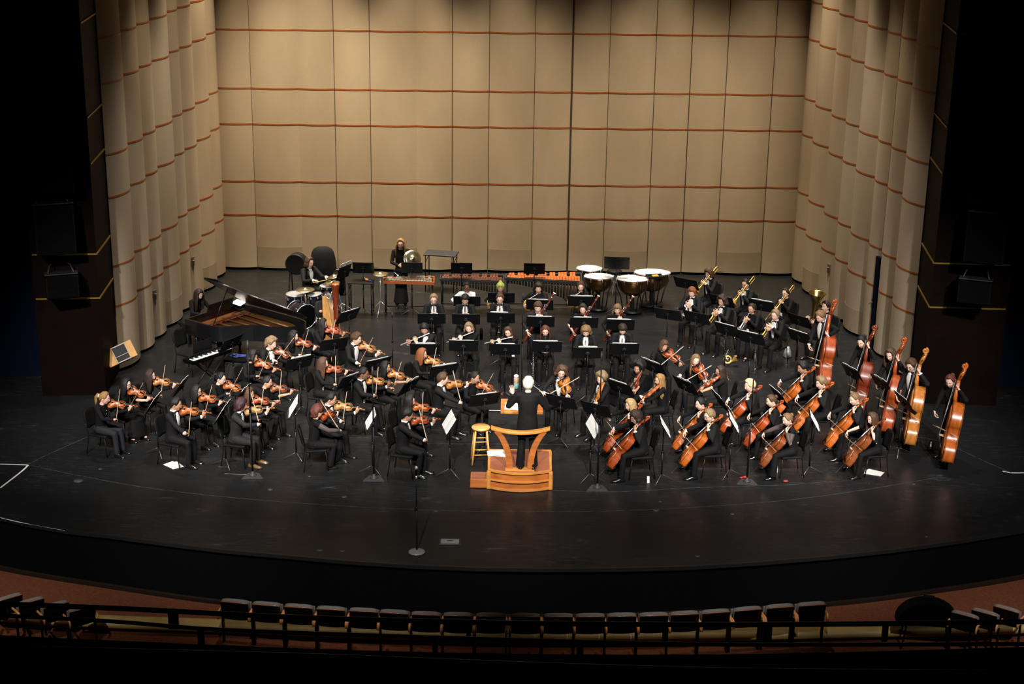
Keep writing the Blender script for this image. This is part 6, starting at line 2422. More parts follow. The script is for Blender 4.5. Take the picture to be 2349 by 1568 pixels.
for x, y, ang, who, sh in ST:
    Ht = 1.05
    big = True
    key = 'stand'
    w_ = .60
    if y < 640 and x < 1300:
        w_, key, Ht = .50, 'stand_small', 1.12
    elif y < 660 and x < 1500:
        w_, key, Ht = .60, 'stand_perc', 1.22
    hh = .30 if key == 'stand_small' else .34
    tilt = 32
    if key != 'stand':
        tilt = 18
    if (x, y) in ((1287, 921), (1366, 938)):
        Ht, key = .86, 'stand_low'
    p = fl(x, y, Ht)
    dd = V((math.cos(R(ang)), math.sin(R(ang)), 0))
    M = place(V((p.x, p.y, 0)), ang)
    spawn(key, stand_desk(w_, hh, Ht, tilt), 'music_stand', M, ('black music stand ' + who), 'music stand')
    if sh:
        rn = random.Random(NST * 7 + 1)
        v = NST % 4
        spawn('sheet_%s_%d' % (key, v), sheet(.50 - .12 * (v % 2), .30, Ht, tilt, .022 + .004 * v, hh, .003 + .003 * v), 'sheet_music', M @ Matrix.Translation((rn.uniform(-.04, .04), 0, 0)), 'white pages on the stand ' + who, 'sheet music')
    NST += 1

# white pages on the drummer's stand
p = fl(790, 624, 1.15)
M = place(V((p.x, p.y, 0)), 150)
spawn('stand_drum', stand_desk(.5, .34, 1.15, 18), 'music_stand', M, 'black music stand beside the drummer with tall angled pages', 'music stand')
spawn('sheet_drum', sheet(.40, .36, 1.15, 18, .04, .34, .012), 'sheet_music', M, 'tall white pages angled on the stand beside the drummer', 'sheet music')


# ------------------------------------------------------------------ microphones
M_MICB = mat('mic_base_grey', (.040, .041, .043), .4)


def tall_mic(H, kind):
    def f():
        b = MB()
        b.prism([(-.19, -.11), (.19, -.11), (.10, .13), (-.10, .13)], .006, .028)
        b.prism([(-.15, -.08), (.15, -.08), (.08, .10), (-.08, .10)], .028, .045)
        b.lathe([(.075, .045), (.06, .062), (.03, .075), (.022, .12)], 16)
        sh = MB()
        sh.tube([(0, 0, .07), (0, 0, H * .5)], .017, 8)
        sh.tube([(0, 0, H * .5), (0, 0, H - .14)], .012, 8)
        sh.tube([(0, 0, H * .48), (0, 0, H * .52)], .024, 8)
        m = MB()
        m.tube([(0, 0, H - .16), (0, 0, H - .12), (0, 0, H)], [.012, .020, .020], 10)
        m.ell((0, 0, H), (.021, .021, .02), 10, 6)
        return [('base', b, M_MICB, None), ('pole', sh, M_STAND, None), ('microphone', m, M_SPK2, None)]
    return f


for x, y, ty, rz, lab in ((580, 1094, 782, 4, 'tall microphone stand with flared base in front of the purple-haired violinist'), (858, 1100, 842, 0, 'tall microphone stand with flared base between the violin desks'), (1370, 1122, 810, -2, 'tall microphone stand with flared base crossing the curly blond violist'), (1713, 1108, 812, -4, 'tall microphone stand with flared base among the cellists')):
    p = fl(x, y)
    top = ray_y(x, ty, p.y)
    spawn('tallmic_%d' % round(top.z * 10), tall_mic(top.z, 0), 'microphone_stand', Matrix.Translation(p) @ Matrix.Rotation(R(rz), 4, 'Z'), lab, 'microphone stand')


def thin_mic(H):
    def f():
        parts = []
        sh = MB()
        sh.tube([(0, 0, .2), (0, 0, H * .55)], .013, 8)
        sh.tube([(0, 0, H * .55), (0, 0, H - .1)], .009, 8)
        sh.tube([(0, 0, H * .53), (0, 0, H * .57)], .02, 8)
        m = MB()
        m.tube([(0, 0, H - .12), (0, 0, H)], [.012, .016], 8)
        parts = [('pole', sh, M_STAND, None), ('microphone', m, M_SPK2, None)]
        for a in (30, 150, 270):
            l = MB()
            l.tube([(0, 0, .24), (.28 * math.cos(R(a)), .28 * math.sin(R(a)), .012)], .008, 6)
            parts.append(('leg', l, M_STAND, None))
        return parts
    return f


for x, y, ty, lab in ((1196, 915, 672, 'thin black microphone pole rising behind the white-haired conductor'), (901, 862, 716, 'thin black microphone pole between the harp and the flutes')):
    p = fl(x, y)
    top = ray_y(x, ty, p.y)
    spawn('thin_%d' % x, thin_mic(top.z), 'microphone_stand', Matrix.Translation(p), lab, 'microphone stand')


def front_mic():
    b = MB()
    b.lathe([(.135, .004), (.14, .010), (.12, .022), (.05, .034), (.02, .045)], 28)
    H = 1.50
    sh = MB()
    sh.tube([(0, 0, .04), (0, 0, .78)], .0125, 8)
    sh.tube([(0, 0, .78), (0, 0, H - .18)], .009, 8)
    sh.tube([(0, 0, .75), (0, 0, .82)], .018, 8)
    c = MB()
    c.tube([(0, 0, H - .19), (0, 0, H - .14)], .018, 8)
    m = MB()
    m.tube([(0, 0, H - .16), (0, 0, H - .03)], [.012, .019], 10)
    g = MB()
    g.ell((0, 0, H), (.028, .028, .034), 12, 8)
    return [('base', b, mat('mic_round_base', (.22, .22, .22), .4, .3), None), ('pole', sh, M_STAND, None), ('clip', c, M_STEEL, None), ('microphone', m, M_SPK, None), ('grille', g, M_STEEL, 3)]


p = fl(956, 1266)
spawn('front_mic', front_mic, 'microphone_stand', Matrix.Translation(p), 'straight vocal microphone stand with round grey base alone on the apron', 'microphone stand')


# bottle behind the conductor
def bottle():
    a = MB()
    a.lathe([(.030, .002), (.036, .01), (.036, .13), (.034, .135)], 16)
    b = MB()
    b.lathe([(.034, .133), (.036, .14), (.036, .26), (.03, .275)], 16)
    c = MB()
    c.lathe([(.030, .273), (.034, .28), (.034, .315), (.02, .325), (.012, .34)], 16)
    return [('base', a, mat('teal', (.16, .38, .34), .5), None), ('body', b, mat('tan_band', (.45, .27, .19), .5), None), ('cap', c, mat('pale_cap', (.6, .6, .58), .4), None)]


p = fl(1184, 890)
spawn('bottle', bottle, 'bottle', Matrix.Translation(p) @ Matrix.Diagonal((1.5, 1.5, .9, 1)), 'drink bottle with teal base, tan body and white cap behind the conductor', 'bottle')


def dark_bottle():
    a = MB()
    a.lathe([(.03, .002), (.037, .01), (.037, .20), (.03, .22), (.028, .26), (.015, .27)], 16)
    return [('body', a, M_SPK, None)]


p = fl(1104, 778)
spawn('dark_bottle', dark_bottle, 'bottle', Matrix.Translation(p), 'tall black flask on the floor between two clarinettists', 'bottle')


# ------------------------------------------------------------------ grand piano
M_PIANO = mat('piano_black', (.004, .004, .0045), .3, coat=.25)
M_GOLDP = mat('piano_plate_gold', (.14, .062, .012), .45, .4)
M_SBRD = mat('soundboard_spruce', (.11, .030, .007), .4, coat=.1)
M_KEYW = mat('key_ivory', (.8, .79, .75), .3)
M_FELT = mat('red_felt', (.3, .02, .02), .9)
PA = R(-36)
PM = Matrix.Rotation(PA, 4, 'Z')
a_ = fl(424, 731, 1.0)
off = PM @ V((0, -.78, 0))
PO = V((a_.x - off.x, a_.y - off.y, 0))
PM = Matrix.Translation(PO) @ PM @ Matrix.Diagonal((.82, 1, 1, 1))
PL = [(0, -.78), (.95, -.78), (1.15, -.70), (1.40, -.50), (1.70, -.26), (2.05, -.10), (2.40, .06), (2.62, .24), (2.70, .46), (2.64, .66), (2.45, .76), (2.2, .78), (0, .78)]
PC = [(p.x, p.y) for p in crom([V((x, y, 0)) for x, y in PL[1:12]], 4)]
POUT = [(0, -.78)] + PC + [(0, .78)]


def scale_poly(pl, d):
    cx, cy_ = 1.15, .15
    return [(x + (d if x < cx else -d) * min(1, abs(x - cx)), y + (d if y < cy_ else -d) * min(1, abs(y - cy_) * 3)) for x, y in pl]


def piano():
    rim = MB()
    inn = scale_poly(POUT, .05)
    n = len(POUT)
    vs = [V((x, y, .66)) for x, y in POUT] + [V((x, y, 1.0)) for x, y in POUT] + [V((x, y, 1.0)) for x, y in inn] + [V((x, y, .80)) for x, y in inn]
    fs = []
    for i in range(n):
        j = (i + 1) % n
        for k in range(3):
            fs.append((k * n + i, k * n + j, (k + 1) * n + j, (k + 1) * n + i))
    fs.append(tuple(reversed(range(n))))
    rim.add(vs, fs, 0, False)
    sb = MB()
    sb.prism(scale_poly(POUT, .045), .80, .82)
    pl = MB()
    pts = [(.42, -.62), (.62, -.66), (.98, -.64), (1.25, -.44), (1.6, -.14), (2.0, .04), (2.3, .2), (2.45, .42), (2.35, .6), (2.1, .66), (.42, .66)]
    inn2 = [(x + (.07 if x < 1.2 else -.09), y + (.07 if y < .15 else -.07)) for x, y in pts]
    m_ = len(pts)
    pl.add([V((x, y, .885)) for x, y in pts] + [V((x, y, .885)) for x, y in inn2] + [V((x, y, .84)) for x, y in pts] + [V((x, y, .84)) for x, y in inn2],
           [(i, (i + 1) % m_, m_ + (i + 1) % m_, m_ + i) for i in range(m_)] + [(2 * m_ + i, 2 * m_ + (i + 1) % m_, (i + 1) % m_, i) for i in range(m_)] + [(m_ + i, m_ + (i + 1) % m_, 3 * m_ + (i + 1) % m_, 3 * m_ + i) for i in range(m_)], 0, False)
    for y0, x1, y1 in ((-.35, 1.35, -.30), (-.05, 1.75, -.02), (.25, 2.15, .18), (.48, 2.3, .42)):
        pl.tube([(.45, y0, .90), (x1, y1, .90)], .022, 6)
    pl.box((.52, 0, .90), (.16, 1.26, .02))
    st = MB()
    for i in range(24):
        y = -.58 + i * .05
        x1 = .9 + max(0, (y + .6)) * 1.15
        st.tube([(.62, y, .905), (min(2.2, x1), y * .92 + .02, .905)], .0022, 3)
    fe = MB()
    for y in (-.5, -.3, -.1, .1, .3, .5):
        fe.box((.70, y, .915), (.03, .15, .012))
    lid = MB()
    al = R(34)

    def up(x, y, dz):
        d = .78 - y
        return V((x, .78 - d * math.cos(al) + dz * math.sin(al), 1.01 + d * math.sin(al) + dz * math.cos(al)))
    lo = [(.44, -.79)] + [(x, y) for x, y in [(p_[0], p_[1] - .005) for p_ in PC]] + [(.44, .78)]
    nl = len(lo)
    lid.add([up(x, y, 0) for x, y in lo] + [up(x, y, .022) for x, y in lo], [(i, (i + 1) % nl, nl + (i + 1) % nl, nl + i) for i in range(nl)] + [tuple(reversed(range(nl))), tuple(range(nl, 2 * nl))], 0, False)
    fl_ = MB()
    fl_.add([up(.44, -.79, .024), up(.44, .78, .024), up(.85, .78, .05), up(.85, -.79, .05), up(.44, -.79, .046), up(.44, .78, .046), up(.85, .78, .07), up(.85, -.79, .07)], [(0, 1, 2, 3), (7, 6, 5, 4), (0, 4, 5, 1), (1, 5, 6, 2), (2, 6, 7, 3), (3, 7, 4, 0)], 0, False)
    pr = MB()
    q = up(.95, -.45, 0)
    pr.tube([(.95, -.73, .95), q], .013, 6)
    md = MB()
    md.box((0, 0, 0), (.03, .74, .27), 0, Matrix.Translation((.33, 0, 1.14)) @ Matrix.Rotation(R(18), 4, 'Y'), .006)
    kb = MB()
    kb.box((-.02, 0, .70), (.36, 1.54, .07), 0, None, .01)
    for sy in (-1, 1):
        kb.box((.04, sy * .72, .78), (.40, .12, .22), 0, None, .02)
    wk = MB()
    wk.box((-.09, 0, .748), (.15, 1.26, .022), 0)
    bk = MB()
    for i in range(36):
        o = i % 5
        bk.box((-.065, -.60 + i * .0338, .765), (.095, .012, .014))
    parts = [('case', rim, M_PIANO, None), ('soundboard', sb, M_SBRD, None), ('iron_frame', pl, M_GOLDP, None), ('strings', st, mat('piano_wire', (.06, .05, .035), .4, .6), None), ('felt_dampers', fe, M_FELT, None), ('lid', lid, M_PIANO, None), ('lid_flap', fl_, M_PIANO, 5), ('lid_prop', pr, M_PIANO, None), ('music_desk', md, M_PIANO, None), ('keybed', kb, M_PIANO, None), ('white_keys', wk, M_KEYW, None), ('black_keys', bk, M_EBONY, None)]
    for x, y in ((.22, -.62), (.22, .62), (2.25, .42)):
        l = MB()
        l.lathe([(.075, .66), (.07, .5), (.05, .12), (.055, .08), (.03, .06), (.03, .05)], 12, 0, Matrix.Translation((x, y, 0)))
        l.lathe([(.022, 0.003), (.03, .03), (.022, .06)], 10, 0, Matrix.Translation((x, y, 0)))
        parts.append(('leg', l, M_PIANO, None))
    ly = MB()
    ly.box((.25, 0, .4), (.04, .14, .5), 0, None, .01)
    ly.box((.25, 0, .12), (.14, .26, .05), 0, None, .01)
    parts.append(('pedal_lyre', ly, M_PIANO, None))
    return parts


spawn('piano', piano, 'grand_piano', PM, 'long black grand piano with raised lid at the side of the stage', 'piano')
spawn('score_piano', loose_sheets(1, .28, .20, 31), 'sheet_music', Matrix.Translation(fl(551, 694, 1.06)) @ Matrix.Rotation(R(-20), 4, 'Z') @ Matrix.Rotation(R(14), 4, 'X'), 'white music pages lying on the raised desk of the grand piano', 'sheet music')


def bench():
    s = MB()
    s.box((0, 0, .46), (.72, .36, .09), 0, None, .03)
    parts = [('seat', s, M_CHAIR, None)]
    for sx in (-.3, .3):
        for sy in (-.13, .13):
            l = MB()
            l.box((sx, sy, .215), (.05, .05, .42), 0, None, .006)
            parts.append(('leg', l, M_PIANO, None))
    return parts


spawn('bench', bench, 'piano_bench', place(PIA[0].to_translation(), -36), 'black padded bench under the pianist', 'bench')


# ------------------------------------------------------------------ electric keyboard, amplifier, spare chair
def ekey():
    b = MB()
    b.box((0, 0, .76), (1.10, .30, .085), 0, None, .015)
    w = MB()
    w.box((0, -.07, .805), (1.02, .135, .014))
    k = MB()
    for i in range(29):
        if i % 7 in (2, 6):
            continue
        k.box((-.485 + i * .0345, -.04, .816), (.017, .085, .014))
    s = MB()
    for sy in (-.12, .12):
        s.tube([(-.36, sy, .018), (.36, sy, .72)], .016, 6)
        s.tube([(.36, sy, .018), (-.36, sy, .72)], .016, 6)
    for sx in (-.36, .36):
        s.tube([(sx, -.2, .018), (sx, .2, .018)], .014, 6)
    d = MB()
    d.box((0, .17, .92), (.5, .01, .24), 0, None, .003)
    return [('body', b, M_SPK, None), ('white_keys', w, M_KEYW, None), ('black_keys', k, M_EBONY, None), ('cross_stand', s, M_CHLEG, None), ('music_rest', d, M_STAND, None)]


kp = fl(478, 812, .78)
spawn('ekey', ekey, 'electric_keyboard', Matrix.Translation((kp.x, kp.y, 0)) @ Matrix.Rotation(R(52), 4, 'Z'), 'black electric keyboard with white keys on a cross stand in front of the piano', 'keyboard')
q = fl(436, 790, .62)
spawn('chair', chair_parts, 'chair', place(V((q.x, q.y, 0)), -30), 'empty black chair at the electric keyboard', 'chair')
q = fl(532, 792, 1.0)
spawn('stand', stand_desk(.56, .34, 1.05, 32), 'music_stand', place(V((q.x, q.y, 0)), 150), 'black music stand behind the electric keyboard', 'music stand')


def amp():
    b = MB()
    b.box((0, 0, .24), (.50, .36, .46), 0, None, .02)
    g = MB()
    g.box((0, -.185, .22), (.44, .012, .36), 0, None, .005)
    return [('cabinet', b, M_SPK, None), ('grille', g, M_BLACK, None)]


q = fl(545, 818, .47)
AMP = Matrix.Translation((q.x, q.y, 0)) @ Matrix.Rotation(R(-10), 4, 'Z')
spawn('amp', amp, 'amplifier', AMP, 'black amplifier box beside the electric keyboard', 'amplifier')
b = MB()
rn = random.Random(2)
b.tube(crom([V((rn.uniform(-.17, .17), rn.uniform(-.11, .11), .008 + rn.uniform(0, .02))) for _ in range(14)], 6), .007, 6)
tag(obj('cable', b, mat('blue_cable', (.04, .09, .38), .5), None, AMP @ Matrix.Translation((0, 0, .475))), 'coiled blue cable heaped on the black amplifier box', 'cable')


# ------------------------------------------------------------------ harp
M_HARPC = mat('harp_column', (.13, .020, .006), .3, coat=.5, noise_amt=.2, nscale=6)
M_HARPS = mat('harp_soundboard', (.34, .165, .038), .4, noise_amt=.2, nscale=5, stretch=(4, 4, .6), coat=.3)


def harp():
    # plane x-z: column at x = 0, sound box towards -x
    c = MB()
    c.lathe([(.055, .02), (.06, .08), (.062, .13), (.056, .2), (.054, 1.15), (.066, 1.19), (.056, 1.24), (.060, 1.45), (.078, 1.52), (.066, 1.58), (.084, 1.66), (.092, 1.72), (.085, 1.735), (.01, 1.737)], 18)
    tp = MB()
    tp.lathe([(.086, 1.736), (.07, 1.746), (.01, 1.75)], 18)
    sb = MB()
    # soundboard: tapering box from base near the column up to the shoulder
    lo, hi = V((-.06, 0, .12)), V((-.62, 0, 1.30))
    d = (hi - lo).normalized()
    nn = V((d.z, 0, -d.x))
    rr = []
    for t, w, th in ((0, .24, .16), (.3, .21, .15), (.7, .16, .11), (1, .11, .075)):
        p_ = lo.lerp(hi, t)
        rr.append([p_ + V((0, w * y, 0)) - nn * (th * z) for y, z in ((-1, 0), (1, 0), (.95, .5), (.55, 1), (-.55, 1), (-.95, .5))])
    sb.rings(rr, 0, True, False)
    ss = MB()
    rr = []
    for t, w in ((.0, .235), (.3, .205), (.7, .155), (1, .105)):
        p_ = lo.lerp(hi, t) + nn * .004
        rr.append([p_ + V((0, w * y, 0)) + nn * z for y, z in ((-1, -.003), (1, -.003), (1, .003), (-1, .003))])
    ss.rings(rr, 0, True, False)
    sp = MB()
    sp.tube([lo + nn * .01, hi + nn * .01], .012, 6)
    ne = MB()
    path = crom([hi + V((.0, 0, -.02)), hi + V((.05, 0, .05)), V((-.44, 0, 1.30)), V((-.28, 0, 1.33)), V((-.14, 0, 1.50)), V((-.02, 0, 1.58))], 6)
    rr = [[p_ + V((0, y, z)) for y, z in ((-.022, -.045), (.022, -.045), (.028, .04), (-.028, .04))] for p_ in path]
    ne.rings(rr, 0, True, False)
    mp = MB()
    for i in range(2, len(path) - 2):
        p_ = path[i]
        mp.tube([p_ + V((0, -.03, -.0)), p_ + V((0, -.055, .01))], .007, 5)
        mp.tube([p_ + V((0, .03, .0)), p_ + V((0, .05, .01))], .006, 5)
    st = MB()
    for i in range(26):
        t = .05 + .9 * i / 25
        a = lo.lerp(hi, t) + nn * .012
        x = -.06 - .48 * i / 25
        k = min(range(len(path)), key=lambda j: abs(path[j].x - x))
        st.tube([a, path[k] + V((0, -.03, -.02))], .0012, 3)
    ft = MB()
    ft.box((-.10, 0, .05), (.52, .40, .07), 0, None, .02)
    return [('column', c, M_HARPC, None), ('crown', tp, mat('harp_crown', (.50, .12, .02), .3, coat=.4), 0), ('sound_box', sb, M_HARPC, None), ('soundboard', ss, M_HARPS, 2), ('string_rib', sp, M_HARPS, 2), ('neck', ne, mat('harp_neck', (.055, .022, .010), .35, coat=.4), None), ('tuning_pins', mp, M_CHROME, 5), ('strings', st, M_STRING, None), ('pedal_base', ft, M_OAKL, None)]


hp_ = fl(773, 827)
spawn('harp', harp, 'harp', Matrix.Translation(hp_) @ Matrix.Rotation(R(-66), 4, 'Z') @ Matrix.Scale(1.0, 4), 'tall wooden harp with tan soundboard and dark red column beside the piano', 'harp')


# ------------------------------------------------------------------ drum kit
M_DRUM = mat('drum_shell_black', (.006, .006, .010), .2, coat=.6)
M_DHEAD = mat('drum_head_grey', (.26, .26, .25), .5)
M_WHEAD = mat('drum_head_white', (.62, .60, .59), .5)


def drum(r, h, lugs=8, legs=False, head=None):
    def f():
        s = MB()
        s.lathe([(r * .985, -h), (r, -h + .005), (r, -.005), (r * .985, 0)], 28)
        hd = MB()
        hd.lathe([(r * .99, .0), (r * .97, .006), (r * .5, .008), (.01, .008)], 28)
        rm = MB()
        for z in (.004, -h - .004):
            rm.tube([(r * 1.03 * math.cos(2 * PI * i / 28), r * 1.03 * math.sin(2 * PI * i / 28), z) for i in range(29)], .009, 6)
        parts = [('shell', s, M_DRUM, None), ('head', hd, head or M_DHEAD, None), ('rim', rm, M_CHROME, None)]
        for i in range(lugs):
            a = 2 * PI * i / lugs
            l = MB()
            l.box((0, 0, 0), (.022, .016, .045), 0, Matrix.Translation((r * 1.03 * math.cos(a), r * 1.03 * math.sin(a), -h * .22)), .004)
            l.tube([(r * 1.04 * math.cos(a), r * 1.04 * math.sin(a), 0), (r * 1.04 * math.cos(a), r * 1.04 * math.sin(a), -h * .2)], .004, 5)
            parts.append(('lug', l, M_CHROME, None))
        if legs:
            for i in range(3):
                a = 2 * PI * i / 3 + .6
                l = MB()
                l.tube([(r * 1.06 * math.cos(a), r * 1.06 * math.sin(a), -h * .4), (r * 1.08 * math.cos(a), r * 1.08 * math.sin(a), -legs + .012)], .007, 6)
                parts.append(('leg', l, M_CHROME, None))
        return parts
    return f


def tripod_under(z, parts, spread=.3):
    p_ = MB()
    p_.tube([(0, 0, -z + .3), (0, 0, -.0)], .011, 8)
    parts.append(('pole', p_, M_CHROME, None))
    for a in (20, 140, 260):
        l = MB()
        l.tube([(0, 0, -z + .34), (spread * math.cos(R(a)), spread * math.sin(R(a)), -z + .012)], .008, 6)
        parts.append(('leg', l, M_CHROME, None))
    return parts


def on_stand(fn, z, spread=.3):
    def f():
        return tripod_under(z, fn(), spread)
    return f


spawn('floor_tom', drum(.215, .40, 8, .66), 'floor_tom', Matrix.Translation(fl(678, 674, .66)), 'deep black floor tom with grey head beside the piano tail', 'drum')
spawn('rack_tom', on_stand(drum(.155, .24, 6), .68), 'rack_tom', Matrix.Translation(fl(722, 675, .72)) @ Matrix.Rotation(R(-8), 4, 'Y') @ Matrix.Translation((0, 0, 0)), 'small black tom between the floor tom and the harp', 'drum')
spawn('snare', on_stand(drum(.18, .15, 8, False, M_DHEAD), .66), 'snare_drum', Matrix.Translation(fl(752, 655, .68)), 'black snare drum under the drummer sticks beside the harp', 'drum')
bd = fl(702, 726, .29)
spawn('kick', drum(.28, .40, 8, False, M_SPK), 'bass_drum', Matrix.Translation(bd) @ Matrix.Rotation(R(-50), 4, 'Z') @ Matrix.Rotation(R(90), 4, 'Y'), 'black kick drum lying on its side below the toms', 'drum')
spawn('ride', on_stand(cymbal(.22), .80), 'cymbal', Matrix.Translation(fl(700, 664, .82)), 'flat bronze cymbal above the floor tom', 'cymbal')
spawn('crash', on_stand(cymbal(.17), 1.0), 'cymbal', Matrix.Translation(fl(766, 634, 1.0)) @ Matrix.Rotation(R(-14), 4, 'Y'), 'tilted small bronze cymbal beside the drummer pages', 'cymbal')
spawn('hat', on_stand(cymbal(.18), .78), 'cymbal', Matrix.Translation(fl(762, 648, .80)) @ Matrix.Rotation(R(4), 4, 'X'), 'bronze hi-hat cymbal just behind the harp crown', 'cymbal')


def throne():
    s = MB()
    s.lathe([(.17, -.08), (.185, -.06), (.185, -.02), (.16, 0), (.01, .002)], 24)
    return tripod_under(.5, [('seat', s, M_CHAIR, None)], .26)


spawn('throne', throne, 'drum_stool', Matrix.Translation(DRM[0].to_translation() + V((0, 0, .49))), 'round black drum stool under the drummer', 'stool')


# covered drums at the back wall
def covered_gong():
    b = MB()
    M_ = Matrix.Translation((0, 0, .98)) @ Matrix.Rotation(R(90), 4, 'X')
    b.lathe([(.02, -.12), (.235, -.12), (.24, -.12), (.255, -.105), (.256, -.10), (.256, .10), (.255, .105), (.24, .12), (.235, .12), (.02, .12)], 32, 0, M_)
    parts = [('cover', b, M_STAND, None)]
    for sx in (-.18, .18):
        for sy in (-.14, .14):
            l = MB()
            l.tube([(sx * .9, sy * .4, .75), (sx, sy * 1.3, .012)], .018, 6)
            parts.append(('leg', l, M_CHLEG, None))
    return parts


q = fl(681, 604, .98)
spawn('gong', covered_gong, 'concert_bass_drum', Matrix.Translation((q.x, q.y, 0)) @ Matrix.Rotation(R(-12), 4, 'Z'), 'round black covered drum on thin legs against the back wall', 'drum')
M_CLOTH = mat('charcoal_cloth', (.006, .0065, .008), .9, bump=.5, nscale=7, spec=.2)


def draped():
    b = MB()
    rn = random.Random(4)
    rr = []
    n = 40
    for z, rx, ry in ((.02, .36, .26), (.3, .34, .24), (.6, .32, .22), (.85, .30, .20), (1.0, .27, .17), (1.08, .22, .13), (1.12, .15, .08), (1.125, .01, .01)):
        amp_ = .05 * max(0, 1 - z / 1.15)
        rr.append([V((rx * math.cos(2 * PI * i / n) * (1 + amp_ * (math.sin(i * 1.1) + .6 * math.sin(i * 2.7))), ry * math.sin(2 * PI * i / n) * (1 + amp_ * (math.sin(i * 1.1) + .6 * math.sin(i * 2.7))), z)) for i in range(n)])
    b.rings(rr)
    return [('drape', b, M_CLOTH, None)]


q = fl(741, 600, .75)
spawn('draped', draped, 'draped_drum', Matrix.Translation((q.x, q.y, 0)), 'large drum draped in charcoal cloth behind the drummer', 'drum')
q = fl(776, 624, .55)
b = MB()
b.box((0, 0, .30), (.30, .30, .56), 0, None, .06)
t = empty('black_case', Matrix.Translation((q.x, q.y, 0)))
tag(t, 'small black case standing behind the drummer music stand', 'case')
obj('shell', b, M_SPK, t)
b = MB()
b.tube(crom([(-.06, 0, .58), (-.04, 0, .62), (.04, 0, .62), (.06, 0, .58)], 4), .01, 6)
obj('handle', b, M_CHROME, t)


# ------------------------------------------------------------------ tray table and trap table
def trap(w, d, h, m, leg):
    def f():
        tb = MB()
        tb.box((0, 0, h), (w, d, .035), 0, None, .006)
        parts = [('table_top', tb, m, None)]
        for sx in (-1, 1):
            for sy in (-1, 1):
                l = MB()
                l.tube([(sx * w * .44, sy * d * .42, h - .015), (sx * w * .44, sy * d * .42, .012)], leg, 6)
                parts.append(('leg', l, M_CHLEG, None))
            br = MB()
            br.tube([(sx * w * .44, -d * .42, h - .20), (sx * w * .44, d * .42, h - .10)], leg * .7, 6)
            br.tube([(sx * w * .44, -d * .42, .24), (sx * w * .44, d * .42, .24)], leg * .7, 6)
            parts.append(('brace', br, M_CHLEG, None))
        return parts
    return f


q = fl(1012, 581, .95)
spawn('trap_grey', trap(.80, .46, .95, mat('table_slate', (.014, .016, .019), .6), .012), 'folding_table', Matrix.Translation((q.x, q.y, 0)) @ Matrix.Rotation(R(-10), 4, 'Z'), 'slate topped folding table on thin legs against the back wall', 'table')
q = fl(828, 645, .80)
TT = Matrix.Translation((q.x, q.y, 0)) @ Matrix.Rotation(R(-2), 4, 'Z')
spawn('trap_black', trap(.60, .40, .80, M_STAND, .016), 'tray_table', TT, 'black padded tray table below the empty percussion stand', 'table')


def castanet():
    b = MB()
    b.ell((0, 0, .028), (.045, .035, .028), 10, 6)
    h = MB()
    h.tube([(0, 0, .035), (-.06, .01, .07)], .008, 6)
    return [('body', b, mat('orange_toy', (.62, .20, .04), .4), None), ('handle', h, M_MAPLE, None)]


spawn('castanet', castanet, 'woodblock', TT @ Matrix.Translation((.14, .0, .818)), 'small orange woodblock lying on the black tray table', 'percussion')
b = MB()
b.tube([(-.02, 0, .012), (.08, -.03, .012)], .011, 6)
tag(obj('mallet', b, mat('blue_handle', (.03, .05, .25), .5), None, TT @ Matrix.Translation((.19, -.03, .818))), 'blue handled beater beside the orange woodblock', 'beater')


